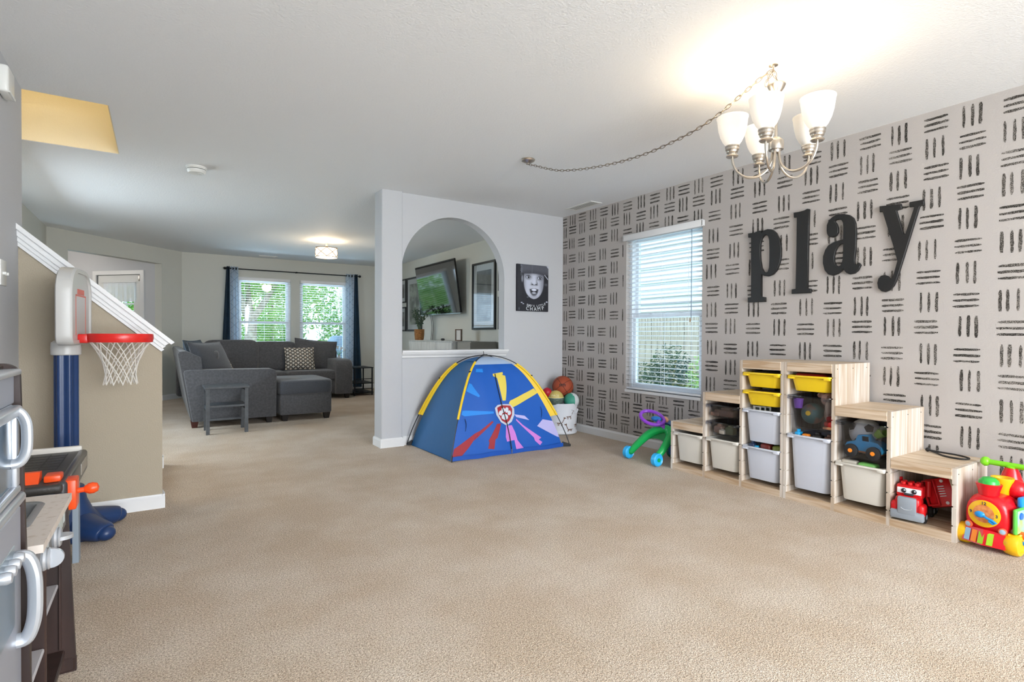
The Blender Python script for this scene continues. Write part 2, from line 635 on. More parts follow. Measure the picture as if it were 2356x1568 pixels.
# baseboards
def bb_profile(h=0.085, t=0.014):
    return [(0, 0), (t, 0), (t, h - 0.018), (t * 0.55, h - 0.008), (t * 0.45, h), (0, h)]
def baseboard(name, pts, side, h=0.085):
    """pts: polyline on the floor, side=+1 profile to the left of travel"""
    b = MB()
    for i in range(len(pts) - 1):
        p, q = Vector(pts[i]), Vector(pts[i + 1])
        d = (q - p).normalized()
        n = Vector((-d.y, d.x)) * side
        e0 = 0.0 if i == 0 else 0.012
        e1 = 0.0 if i == len(pts) - 2 else 0.012
        b.loft([[(p.x - d.x * e0 + n.x * o, p.y - d.y * e0 + n.y * o, z) for o, z in bb_profile(h)], [(q.x + d.x * e1 + n.x * o, q.y + d.y * e1 + n.y * o, z) for o, z in bb_profile(h)]])
    return struct(b.obj(name, M_TRIM, smooth=20))
baseboard('baseboard_right', [(XR, -3.0), (XR, YP)], 1)
baseboard('baseboard_partition', [(AX0, YP), (XR, YP)], -1)
baseboard('baseboard_column', [(1.755, 5.15), (1.755, 4.94), (AX0, 4.94), (AX0, 4.97)], -1)
baseboard('baseboard_knee', [(XL, 3.96), (0.015, 3.96), (0.015, 4.06)], -1)
baseboard('baseboard_skirt', [(-1.21, 5.13), (0.015, 5.13), (0.015, 5.23), (-1.21, 5.23)], -1)
baseboard('baseboard_living', [(XR, 5.085), (XR, YF), (0.33, YF), tuple(AP + AD * AS0)], 1)
baseboard('baseboard_living_left', [tuple(AP + AD * AS1), (-1.21, 9.09), (-1.21, 5.23)], 1)
baseboard('baseboard_left', [(XL, -3.0), (XL, 3.96)], -1)
# ------------------------------------------------------------------ windows and blinds
M_SLAT = mat('blind_slat_white', '#e9edf2', rough=0.45)
M_DARKMETAL = mat('dark_bronze_metal', '#1d2024', rough=0.45, metal=0.6)
M_BLACK = mat('matte_black', '#17181b', rough=0.55)

def window(name, width, z0, z1, M, meet, sill_out=0.012, gm=None):
    """double hung window in local frame: x along the wall (0..width), y outwards from the room, z up"""
    w = struct(D.objects.new(name, None))
    COL.objects.link(w)
    w.matrix_world = M
    f = MB()
    f.box((0, 0.05, z0), (0.035, 0.13, z1)).box((width - 0.035, 0.05, z0), (width, 0.13, z1))
    f.box((0.035, 0.05, z0), (width - 0.035, 0.13, z0 + 0.03)).box((0.035, 0.05, z1 - 0.03), (width - 0.035, 0.13, z1))
    f.obj('window_frame', M_WINFRAME, w, smooth=0)
    def sash(y0, a, b, nm):
        s = MB()
        s.box((0.035, y0, a), (0.075, y0 + 0.03, b)).box((width - 0.075, y0, a), (width - 0.035, y0 + 0.03, b))
        s.box((0.075, y0, a), (width - 0.075, y0 + 0.03, a + 0.042)).box((0.075, y0, b - 0.038), (width - 0.075, y0 + 0.03, b))
        so = s.obj(nm, M_WINFRAME, w, smooth=0)
        MB().box((0.07, y0 + 0.013, a + 0.038), (width - 0.07, y0 + 0.017, b - 0.034)).obj('pane', gm or M_GLASS, so, smooth=0)
        return so
    lo = sash(0.065, z0 + 0.03, meet + 0.02, 'lower_sash')
    sash(0.098, meet - 0.02, z1 - 0.03, 'upper_sash')
    for k in (0.3, 0.7):
        MB().rbox((width * k - 0.02, 0.05, meet + 0.018), (width * k + 0.02, 0.075, meet + 0.034), 0.006).obj('sash_lock', M_WINFRAME, lo)
    MB().box((-0.0, -sill_out, z0 - 0.022), (width, 0.06, z0 + 0.004)).obj('window_sill', M_TRIM, w, smooth=0)
    return w

def blind(label, width, z0, z1, M, val_out, val_over, meet, pitch=0.0435, tilt=0.10, group=None, wand=True):
    t = thing('window_blind', label, 'blind', group=group)
    t.matrix_world = M
    v = MB()
    v.rbox((-val_over, -val_out, z1 - 0.045), (width + val_over, -val_out + 0.012, z1 + 0.015), 0.004)
    v.box((-val_over, -val_out, z1 - 0.04), (-val_over + 0.01, 0.0, z1 + 0.01)).box((width + val_over - 0.01, -val_out, z1 - 0.04), (width + val_over, 0.0, z1 + 0.01))
    v.obj('valance', M_TRIM, t)
    MB().box((0.006, 0.002, z1 - 0.045), (width - 0.006, 0.048, z1 - 0.004)).obj('head_rail', M_SLAT, t, smooth=0)
    sl = MB()
    w2 = 0.024
    nseg = 4
    top, bot = [], []
    for i in range(nseg + 1):
        u = -1 + 2 * i / nseg
        top.append((u * w2, 0.0016 * (1 - u * u) + 0.0012))
        bot.append((u * w2, 0.0016 * (1 - u * u) - 0.0012))
    sl.loft([[(0.008, p[0], p[1]) for p in top + bot[::-1]], [(width - 0.008, p[0], p[1]) for p in top + bot[::-1]]])
    me = sl.mesh('slat', M_SLAT, 40)
    z = z1 - 0.075
    while z > z0 + 0.045:
        o = link('slat', me, t, (0, 0.027, z), (tilt, 0, 0))
        z -= pitch
    MB().rbox((0.008, 0.004, z0 + 0.012), (width - 0.008, 0.05, z0 + 0.03), 0.004).obj('bottom_rail', M_SLAT, t)
    for k in (0.14, 0.5, 0.84):
        MB().box((width * k - 0.0012, 0.002, z0 + 0.02), (width * k + 0.0012, 0.0035, z1 - 0.04)).box((width * k - 0.0012, 0.050, z0 + 0.02), (width * k + 0.0012, 0.0515, z1 - 0.04)).obj('ladder_cord', M_SLAT, t, smooth=0)
    if wand:
        MB().cyl((width * 0.88, -0.004, meet - 0.02), (width * 0.88, -0.004, z1 - 0.05), 0.003, n=8).obj('tilt_wand', mat('wand_grey', '#6f7f92', rough=0.4), t)
        MB().cyl((width * 0.87, -0.006, meet - 0.055), (width * 0.87, -0.006, meet - 0.02), 0.007, 0.004, n=10).obj('cord_tassel', mat('tassel_wood', '#8a6a4a', rough=0.5), t)
    return t

# play room window: local x runs from far to near so that outward is +x world
Mright = Matrix(((0, 1, 0, XR), (-1, 0, 0, W1[1]), (0, 0, 1, 0), (0, 0, 0, 1)))
window('window_1', W1[1] - W1[0], W1[2], W1[3], Mright, 1.262)
blind('white slatted blind with a proud valance in the stencilled wall window', W1[1] - W1[0], W1[2], W1[3], Mright, 0.03, 0.022, 1.25, tilt=-0.16)
for nm, wv, lab in (('window_2', WA, 'white slatted blind in the left living room window'), ('window_3', WB, 'white slatted blind in the right living room window')):
    Mx = Matrix.Translation((wv[0], YF, 0))
    window(nm, wv[1] - wv[0], wv[2], wv[3], Mx, 1.285, 0.10)
    blind(lab, wv[1] - wv[0], wv[2], wv[3], Mx, 0.012, -0.002, 1.25, tilt=-0.05, wand=False)

# front door in the entry hall
M_DOOR = mat('door_white', '#e2e2df', rough=0.45)
def hall_frame(t, off, z=0.0):
    q = hallpt(t, off)
    return frame((q.x, q.y, z), (AN.x, AN.y, 0), (0, 0, 1))       # local x = along the wall away from us, y = up, z = out of the wall?
door = struct(D.objects.new('door_1', None))
COL.objects.link(door)
q0 = hallpt(dt0, 0.0)
Md = Matrix(((AN.x, -AD.x, 0, q0.x), (AN.y, -AD.y, 0, q0.y), (0, 0, 1, 0), (0, 0, 0, 1)))   # x along wall, y away from hall
door.matrix_world = Md
dw = dt1 - dt0
b = MB()
b.box((-0.065, -0.018, 0), (0.0, 0.12, dz + 0.065)).box((dw, -0.018, 0), (dw + 0.065, 0.12, dz + 0.065)).box((0, -0.018, dz), (dw, 0.12, dz + 0.065))
b.obj('door_casing', M_TRIM, door, smooth=0)
gx0, gx1, gz0, gz1 = 0.16, dw - 0.16, 0.95, 1.86
leaf = MB().box((0.004, 0.02, 0.01), (gx0, 0.06, dz - 0.004)).box((gx1, 0.02, 0.01), (dw - 0.004, 0.06, dz - 0.004)).box((gx0, 0.02, 0.01), (gx1, 0.06, gz0)).box((gx0, 0.02, gz1), (gx1, 0.06, dz - 0.004)).obj('door_leaf', M_DOOR, door, smooth=0)
MB().box((gx0, 0.038, gz0), (gx1, 0.042, gz1)).obj('pane', M_GLASS, leaf, smooth=0)
for k in (1, 2):
    gx = gx0 + (gx1 - gx0) * k / 3
    MB().box((gx - 0.012, 0.030, gz0), (gx + 0.012, 0.05, gz1)).obj('muntin', M_DOOR, leaf, smooth=0)
for k in (1, 2):
    gz = gz0 + (gz1 - gz0) * k / 3
    MB().box((gx0, 0.0305, gz - 0.012), (gx1, 0.0495, gz + 0.012)).obj('muntin', M_DOOR, leaf, smooth=0)
MB().rbox((0.01, -0.012, dz - 0.11), (0.04, 0.02, dz - 0.02), 0.004).obj('hinge', mat('satin_nickel', '#b9b4ab', rough=0.3, metal=1.0), leaf)
sheer = mat('sheer_white', '#eef1f4', rough=0.8, alpha=0.9)
cur = thing('door_curtain', 'small sheer white valance on the front door glass', 'curtain')
cur.matrix_world = Md
pts = []
b = MB()
N = 30
L0, L1 = [], []
for i in range(N + 1):
    x = gx0 - 0.04 + (gx1 - gx0 + 0.08) * i / N
    y = 0.004 + 0.008 * math.sin(i * 1.7)
    L0.append((x, y, gz1 + 0.05))
    L1.append((x, y - 0.004, gz1 - 0.27))
b.loft([L0, L1], False, False, False)
b.obj('cloth', sheer, cur, fix=False)
MB().cyl((gx0 - 0.06, -0.002, gz1 + 0.045), (gx1 + 0.06, -0.002, gz1 + 0.045), 0.006, n=8).obj('rod', M_TRIM, cur)
sw = MB().rbox((-0.20, -0.008, 1.05), (-0.128, -0.0005, 1.165), 0.004).obj('light_switch', M_TRIM)
sw.matrix_world = Md
tag(sw, 'white light switch plate beside the front door', 'switch')
# unseen ceiling lamp added to brighten the closed entry hall
hq = hallpt(1.5, 1.1)
hl = thing('added_entry_light', 'unseen flush dome light added to brighten the entry hall', 'light', (hq.x, hq.y, CEIL))
MB().lathe([(0.15, 0), (0.15, -0.02), (0.13, -0.05), (0.07, -0.08), (0.001, -0.09)], 24).obj('dome', mat('lit_dome', '#ffffff', emit='#fff2df', estr=4.0), hl)
add_light('entry_fill', 'POINT', (hq.x, hq.y, CEIL - 0.2), 14, (1.0, 0.93, 0.84), radius=0.1)

# patio doors added behind the camera for daylight, and the living room side window (neither is in view)
pd = struct(D.objects.new('door_2', None))
COL.objects.link(pd)
pd.location = (-0.3, -3.07, 0.05)
for k in range(2):
    x0 = 1.75 * k
    lf = MB().box((x0, -0.03, 0), (x0 + 0.06, 0.03, 2.1)).box((x0 + 1.69, -0.03, 0), (x0 + 1.75, 0.03, 2.1)).box((x0 + 0.06, -0.03, 0), (x0 + 1.69, 0.03, 0.08)).box((x0 + 0.06, -0.03, 2.04), (x0 + 1.69, 0.03, 2.1)).obj('door_leaf', M_WINFRAME, pd, smooth=0)
    MB().box((x0 + 0.05, -0.003, 0.07), (x0 + 1.70, 0.003, 2.05)).obj('pane', M_GLASSCLEAR, lf, smooth=0)
Mside = Matrix(((0, -1, 0, -1.21), (1, 0, 0, 5.55), (0, 0, 1, 0), (0, 0, 0, 1)))
window('window_4', 1.70, 0.45, 2.1, Mside, 1.28, gm=M_GLASSCLEAR)
# ------------------------------------------------------------------ outside
M_LAWN = mat('lawn_grass', '#4d6a2c', rough=0.9, c2='#7f9a4c', nscale=6.0)
struct(MB().box((-30, -25, -0.42), (40, 60, -0.35)).obj('ground', M_LAWN, smooth=0))
M_SIDING = mat('siding_pale', '#dfe4e8', rough=0.6)
house = thing('neighbour_house', 'pale lap sided house wall beyond the wooden fence', 'house', (11.6, 9.0, -0.35))
MB().box((0.05, -7.0, 0.0), (0.6, 9.0, 7.0)).obj('wall_core', M_SIDING, house, smooth=0)
sd = MB().prism([(0.0, 0.0), (0.05, 0.0), (0.05, 0.20), (0.035, 0.20)], -7.0, 9.0, 'y').mesh('siding_board', M_SIDING, 0)
for i in range(34):
    link('siding_board', sd, house, (0, 0, 0.1 + 0.2 * i))
M_FENCE = mat('fence_cedar', '#aaa092', rough=0.85, c2='#d2cabd', nscale=5.0, stretch=(1, 6, 0.6))
fence = thing('wooden_fence', 'weathered grey board fence outside the stencilled wall window', 'fence', (7.5, 0, -0.35))
MB().box((0.03, 1.0, 0.35), (0.07, 12.0, 0.44)).obj('rail', M_FENCE, fence, smooth=0)
MB().box((0.03, 1.0, 1.45), (0.07, 12.0, 1.54)).obj('rail', M_FENCE, fence, smooth=0)
pk = MB().prism([(-0.068, 0.02), (0.068, 0.02), (0.068, 1.74), (0.045, 1.78), (-0.045, 1.78), (-0.068, 1.74)], 0.0, 0.022, 'x').mesh('board', M_FENCE, 0)
random.seed(4)
y = 1.1
while y < 12:
    link('board', pk, fence, (random.uniform(-0.006, 0.006), y, random.uniform(-0.015, 0.015)), (0, 0, random.uniform(-0.03, 0.03)))
    y += 0.146

def leaf_mat(name, c, c2):
    m = mat(name, c, rough=0.55, c2=c2, nscale=3.0)
    nt = NT(m)
    b = m.node_tree.nodes['Principled BSDF']
    out = [x for x in m.node_tree.nodes if x.type == 'OUTPUT_MATERIAL'][0]
    tr = nt.n('ShaderNodeBsdfTranslucent')
    tr.inputs['Color'].default_value = lin(c2)
    mx = nt.n('ShaderNodeMixShader')
    mx.inputs['Fac'].default_value = 0.45
    nt.l(b.outputs[0], mx.inputs[1])
    nt.l(tr.outputs[0], mx.inputs[2])
    nt.l(mx.outputs[0], out.inputs['Surface'])
    return m
M_LEAF = leaf_mat('leaf_green', '#4f8a35', '#93c85a')
M_LEAFDARK = leaf_mat('leaf_dark', '#2e4a35', '#4d6f48')
M_LEAFBRIGHT = leaf_mat('leaf_bright', '#6fa045', '#b4dc7c')
M_BARK = mat('bark', '#84776a', rough=0.9, c2='#b3a798', nscale=9, bump=0.6, bscale=25)

def foliage(blobs, size, seed, squash=0.6):
    """blobs: (centre, radii, count)"""
    rnd = random.Random(seed)
    b = MB()
    for c, r, n in blobs:
        for _ in range(n):
            while True:
                p = [rnd.uniform(-1, 1) for _ in range(3)]
                q = p[0] ** 2 + p[1] ** 2 + p[2] ** 2
                if 0.15 < q < 1:
                    break
            o = Vector((c[0] + p[0] * r[0], c[1] + p[1] * r[1], c[2] + p[2] * r[2]))
            a = Vector((rnd.gauss(0, 1), rnd.gauss(0, 1), rnd.gauss(0, 1))).normalized()
            e = a.orthogonal().normalized()
            s = size * rnd.uniform(0.6, 1.3)
            b.add([o - a * s, o + e * s * squash * 0.6, o + a * s, o - e * s * squash * 0.6], [(0, 1, 2, 3)])
    return b

def tree(name, label, loc, trunk, blobs, size, seed, lm, cat='tree', group=None):
    t = thing(name, label, cat, loc, 0, group)
    for i, (pts, r0, r1) in enumerate(trunk):
        P = smooth_path(pts, 5)
        rr = [r0 + (r1 - r0) * k / (len(P) - 1) for k in range(len(P))]
        MB().tube(P, rr, 10).obj('trunk' if i == 0 else 'branch', M_BARK, t)
    stuff(foliage(blobs, size, seed).obj('leaves', lm, t, smooth=0, fix=False))
    return t

tree('shade_tree', 'forked leafy green tree outside the left living room window', (2.02, 16.0, -0.35),
     [([(0, 0, 0), (0.02, 0, 0.9), (0.06, 0, 1.9)], 0.19, 0.14),
      ([(0.04, 0, 1.75), (-0.25, 0.1, 2.5), (-0.5, 0.1, 3.4), (-0.9, 0, 4.6)], 0.12, 0.05),
      ([(0.06, 0, 1.8), (0.35, 0, 2.25), (0.85, 0.1, 3.2), (1.2, 0, 4.4)], 0.10, 0.04),
      ([(0.05, 0, 1.9), (0.0, 0.3, 2.8), (0.1, 0.3, 4.0)], 0.09, 0.04)],
     [((0, 0.4, 4.2), (2.4, 2.0, 1.7), 8000), ((-1.3, 0.2, 3.0), (1.3, 1.4, 1.0), 3200), ((1.2, 0.4, 3.1), (1.2, 1.3, 0.9), 3000), ((0, 0.6, 2.9), (1.2, 1.0, 0.5), 1800)], 0.06, 1, M_LEAFBRIGHT)
tree('garden_tree', 'slender dark leaved tree outside the right living room window', (5.9, 14.6, -0.35),
     [([(0.5, 0, 0), (0.45, 0, 1.6), (0.1, 0, 3.0)], 0.09, 0.05), ([(0.1, 0, 2.9), (-0.6, 0, 3.3), (-1.1, 0.1, 3.1)], 0.035, 0.012), ([(0.3, 0, 2.3), (-0.3, 0, 2.6), (-1.2, 0.2, 2.3)], 0.03, 0.01)],
     [((-0.4, 0, 3.2), (0.9, 0.7, 0.35), 800), ((-0.9, 0.0, 2.35), (0.55, 0.5, 0.25), 300), ((0.5, 0, 3.6), (1.2, 1.0, 0.8), 1400)], 0.06, 2, M_LEAFDARK)
for i, (x, yy, z, rx, rz, n, lab) in enumerate(((1.1, 21, 0.6, 1.15, 1.3, 1500, 'round leafy shrub seen low in the left living room window'),
                                             (3.55, 21.5, 0.7, 1.15, 1.4, 1600, 'leafy shrub between the two living room windows outside'),
                                             (6.2, 20.5, 1.0, 1.4, 1.9, 1900, 'tall leafy shrub seen in the right living room window'),
                                             (-1.6, 20.5, 0.8, 1.4, 1.6, 1500, 'leafy shrub far left beyond the shade tree'))):
    tree('garden_shrub', lab, (x, yy, -0.35), [([(0, 0, 0), (0.05, 0, 0.8), (0, 0, 1.4)], 0.05, 0.02)], [((0, 0, z + 0.3), (rx, 0.9, rz), n * 3)], 0.075, 10 + i, M_LEAF, 'shrub', 'shrubs behind the house')
tree('window_shrub', 'dark green clipped shrub below the stencilled wall window outside', (6.3, 5.35, -0.35), [([(0, 0, 0), (0, 0, 0.5), (0, 0.05, 0.8)], 0.03, 0.015)],
     [((0, 0.3, 0.55), (0.55, 0.95, 0.5), 4200), ((0, 0.05, 0.95), (0.3, 0.32, 0.36), 1100)], 0.03, 21, M_LEAFDARK, 'shrub')
tree('window_shrub', 'light green shrub at the near corner of the stencilled wall window outside', (6.0, 4.45, -0.35), [([(0, 0, 0), (0, 0, 0.6), (0.03, 0, 0.9)], 0.025, 0.012)],
     [((0, 0, 0.75), (0.35, 0.33, 0.55), 1800)], 0.03, 22, M_LEAFBRIGHT, 'shrub')
for i, (x, yy, hh, rx, lab, lm) in enumerate(((-2.5, 30, 7.5, 4.0, 'large leafy tree far behind the left living room window', M_LEAF), (5.0, 32, 8.5, 4.2, 'large bright leafy tree far behind the living room windows', M_LEAFBRIGHT), (12.5, 31, 7.0, 4.0, 'large leafy tree far behind the right living room window', M_LEAF))):
    tree('background_tree', lab, (x, yy, -0.35), [([(0, 0, 0), (0.1, 0, hh * 0.3), (0, 0, hh * 0.6)], 0.22, 0.1)], [((0, 0, hh * 0.55), (rx * 0.9, 1.8, hh * 0.46), 5200)], 0.17, 40 + i, lm, 'tree', 'trees at the end of the garden')
# grill under a cover
M_COVER = mat('grill_cover_blue_grey', '#7488a0', rough=0.6)
g = thing('covered_grill', 'blue grey covered grill outside the right living room window', 'grill', (3.45, 12.3, -0.35))
b = MB()
L = []
for z, w, dd in ((0.02, 0.72, 0.32), (0.85, 0.70, 0.31), (0.98, 0.68, 0.30), (1.18, 0.56, 0.27), (1.36, 0.36, 0.2), (1.40, 0.28, 0.16)):
    L.append([(p[0], p[1], z) for p in rrect(0, 0, w * 2 * 0.62, dd * 2, 0.08, 4)])
b.loft(L)
b.obj('cover', M_COVER, g, smooth=50)
for sx in (-0.35, 0.35):
    MB().lathe([(0.07, -0.02), (0.08, 0), (0.07, 0.02)], 16, (sx, -0.335, 0.08), (0, 1, 0)).obj('wheel', M_BLACK, g)
vs = thing('flower_vase', 'white glass vase of lilies on the sill behind the sofa', 'vase', (2.90, 10.565, 0.535))
MB().lathe([(0.03, 0), (0.04, 0.02), (0.035, 0.09), (0.025, 0.12), (0.03, 0.14)], 16).obj('vase_body', mat('white_ceramic', '#e8ecef', rough=0.25), vs)
for k, (dx, h) in enumerate(((-0.07, 0.24), (-0.02, 0.27), (0.04, 0.25), (0.09, 0.22))):
    MB().tube(smooth_path([(0, 0, 0.1), (dx * 0.4, 0, 0.18), (dx, 0.0, h)], 4), 0.004, 6).obj('stem', M_LEAF, vs)
    MB().lathe([(0.004, -0.02), (0.014, 0.0), (0.024, 0.03), (0.03, 0.045)], 10, (dx, 0, h), (dx, 0, 0.1)).obj('flower', mat('lily_white', '#f2f4f4', rough=0.6), vs)
# ------------------------------------------------------------------ stencilled strokes on the right wall (flat paint)
def stencil_mat():
    m = D.materials.new('stencil_black_paint')
    m.use_nodes = True
    nt = NT(m)
    b = m.node_tree.nodes['Principled BSDF']
    b.inputs['Roughness'].default_value = 0.7
    b.inputs['Specular IOR Level'].default_value = 0.25
    tc = nt.n('ShaderNodeTexCoord')
    n1 = nt.n('ShaderNodeTexNoise', Scale=330.0, Detail=3.0, Roughness=0.75)
    n2 = nt.n('ShaderNodeTexNoise', Scale=9.0, Detail=1.0)
    nt.l(tc.outputs['Object'], n1.inputs['Vector'])
    nt.l(tc.outputs['Object'], n2.inputs['Vector'])
    ad = nt.n('ShaderNodeMath', operation='MULTIPLY_ADD')
    nt.l(n2.outputs['Fac'], ad.inputs[0])
    ad.inputs[1].default_value = 0.22
    nt.l(n1.outputs['Fac'], ad.inputs[2])
    cr = nt.n('ShaderNodeValToRGB')
    e = cr.color_ramp.elements
    e[0].position, e[0].color = 0.62, lin('#26231f')
    e[1].position, e[1].color = 0.71, lin('#ada69f')
    nt.l(ad.outputs[0], cr.inputs['Fac'])
    nt.l(cr.outputs['Color'], b.inputs['Base Color'])
    MATS['stencil'] = m
    return m
M_STENCIL = stencil_mat()
STEN = "4952,2375,H;4948,2252,V;4947,2114,H;4944,1948,V;4947,1762,H;4941,1604,V;4943,1453,H;4935,1294,V;4791,2382,V;4793,2267,H;4802,2115,V;4795,1947,H;4808,1775,V;4792,1622,H;4796,1462,V;4795,1309,H;4625,2386,H;4630,2264,V;4637,2106,H;4635,1942,V;4634,1771,H;4628,1623,V;4627,1464,H;4633,1309,V;4445,2378,V;4444,2262,H;4460,2103,V;4461,1926,H;4468,1769,V;4460,1619,H;4465,1457,V;4466,1299,H;4276,2379,H;4284,2251,V;4280,2108,H;4290,1930,V;4289,1765,H;4291,1628,V;4287,1455,H;4297,1297,V;4111,2369,V;4112,2246,H;4114,2103,V;4109,1922,H;4117,1773,V;4115,1623,H;4123,1454,V;4117,1280,H;3931,2368,H;3940,2243,V;3931,2100,H;3950,1928,V;3945,1781,H;3950,1622,V;3950,1455,H;3949,1279,V;4937,1123,H;4951,959,V;4946,778,H;4950,637,V;4802,1123,V;4799,943,H;4814,777,V;4808,629,H;4811,475,V;4810,332,H;4638,1127,H;4641,950,V;4642,775,H;4658,627,V;4644,481,H;4643,345,V;4644,217,H;4646,96,V;4478,1119,V;4473,947,H;4468,772,V;4473,625,H;4477,466,V;4481,339,H;4480,219,V;4484,93,H2;4301,1110,H;4308,937,V;4289,773,H;4298,617,V;4285,448,H;4290,331,V;4295,211,H;4297,101,V;4127,1109,V;4126,935,H;4116,780,V;4118,627,H;4121,459,V;4120,349,H;4111,210,V;4117,80,H2;3951,1125,H;3946,937,V;3948,783,H;3940,627,V;3944,480,H;3940,346,V;3948,213,H;3953,105,V;3747,2374,V;3750,2238,H;3758,2112,V;3575,2374,H;3584,2243,V;3583,2110,H;3390,2379,V;3398,2252,H;3405,2113,V;3235,2378,H;3245,2245,V;3245,2101,H;3076,2372,V;3076,2247,H;3081,2108,V;3775,473,V;3780,357,H;3779,216,V;3776,88,H2;3611,477,H;3615,363,V;3625,222,H;3618,83,V;3457,486,V;3455,367,H;3459,219,V;3275,478,H;3280,363,V;3282,213,H;3113,483,V;3107,373,H;3111,239,V;2896,2373,H;2903,2243,V;2913,2088,H;2924,1921,V;2927,1768,H;2943,1619,V;2921,1451,H;2937,1293,V;2936,1139,H;2933,973,V;2933,816,H;2940,661,V;2943,505,H;2696,2361,V;2700,2235,H;2713,2088,V;2708,1932,H;2726,1769,V;2740,1618,H;2744,1444,V;2745,1297,H;2752,1150,V;2752,967,H;2749,814,V;2753,668,H;2754,507,V;2495,2368,H;2505,2225,V;2502,2079,H;2517,1930,V;2527,1774,H;2547,1616,V;2542,1434,H;2550,1284,V;2551,1131,H;2552,970,V;2306,2363,V;2302,2230,H;2308,2069,V;2325,1927,H;2324,1773,V;2325,1613,H;2334,1437,V;2340,1281,H;2336,1138,V;2346,968,H;2097,2347,H;2104,2224,V;2105,2076,H;2119,1914,V;2112,1769,H;2129,1617,V;2114,1434,H;2132,1282,V;2137,1123,H;2139,965,V;1920,2362,V;1919,2220,H;1930,2070,V;1919,1918,H;1935,1776,V;1919,1611,H;1946,1430,V;1948,1268,H;1936,1128,V;1947,970,H;1721,2355,H;1735,2213,V;1732,2068,H;1750,1911,V;1744,1762,H;1747,1604,V;1760,1430,H;1764,1274,V;1759,1136,H;1767,978,V;1766,814,H;1552,2350,V;1544,2214,H;1557,2062,V;1557,1920,H;1564,1775,V;1578,1598,H;1585,1428,V;1578,1271,H;1579,1138,V;1580,966,H;1581,819,V;1563,663,H;1565,512,V;1358,2359,H;1364,2216,V;1356,2068,H;1374,1909,V;1375,1770,H;1394,1602,V;1390,1434,H;1384,1282,V;1399,1130,H;1384,966,V;1391,814,H;1374,653,V;1374,493,H;1372,353,V;1184,2353,V;1181,2207,H;1193,2058,V;1188,1913,H;1200,1762,V;1197,1600,H;1201,1444,V;1202,1285,H;1192,1133,V;1197,963,H;1182,815,V;1185,644,H;1174,489,V;1167,328,H;1164,178,V;981,2351,H;996,2209,V;990,2058,H;1003,1917,V;996,1756,H;1005,1599,V;998,1432,H;1013,1274,V;1000,1120,H;1002,966,V;991,819,H;995,660,V;988,495,H;994,351,V;985,197,H;983,54,V;793,2350,H;793,2195,V;793,2040,H;793,1885,V;793,1730,H;793,1575,V;793,1420,H;793,1265,V;793,1110,H;793,955,V;793,800,H;793,645,V;793,490,H;793,335,V;793,180,H;603,2350,V;603,2195,H;603,2040,V;603,1885,H;603,1730,V;603,1575,H;603,1420,V;603,1265,H;603,1110,V;603,955,H;603,800,V;603,645,H;603,490,V;603,335,H;603,180,V;413,2350,H;413,2195,V;413,2040,H;413,1885,V;413,1730,H;413,1575,V;413,1420,H;413,1265,V;413,1110,H;413,955,V;413,800,H;413,645,V;413,490,H;413,335,V;413,180,H;223,2350,V;223,2195,H;223,2040,V;223,1885,H;223,1730,V;223,1575,H;223,1420,V;223,1265,H;223,1110,V;223,955,H;223,800,V;223,645,H;223,490,V;223,335,H;223,180,V;33,2350,H;33,2195,V;33,2040,H;33,1885,V;33,1730,H;33,1575,V;33,1420,H;33,1265,V;33,1110,H;33,955,V;33,800,H;33,645,V;33,490,H;33,335,V;33,180,H;-157,2350,V;-157,2195,H;-157,2040,V;-157,1885,H;-157,1730,V;-157,1575,H;-157,1420,V;-157,1265,H;-157,1110,V;-157,955,H;-157,800,V;-157,645,H;-157,490,V;-157,335,H;-157,180,V;-347,2350,H;-347,2195,V;-347,2040,H;-347,1885,V;-347,1730,H;-347,1575,V;-347,1420,H;-347,1265,V;-347,1110,H;-347,955,V;-347,800,H;-347,645,V;-347,490,H;-347,335,V;-347,180,H;2943,347,V;2943,189,H;2754,349,H;2754,191,V;2552,812,H;2552,654,V;2552,496,H;2552,338,V;2552,180,H;2346,810,V;2346,652,H;2346,494,V;2346,336,H;2346,178,V;2139,807,H;2139,649,V;2139,491,H;2139,333,V;2139,175,H;1947,812,V;1947,654,H;1947,496,V;1947,338,H;1947,180,V;1766,656,V;1766,498,H;1766,340,V;1766,182,H;1565,354,H;1565,196,V;1372,195,H"
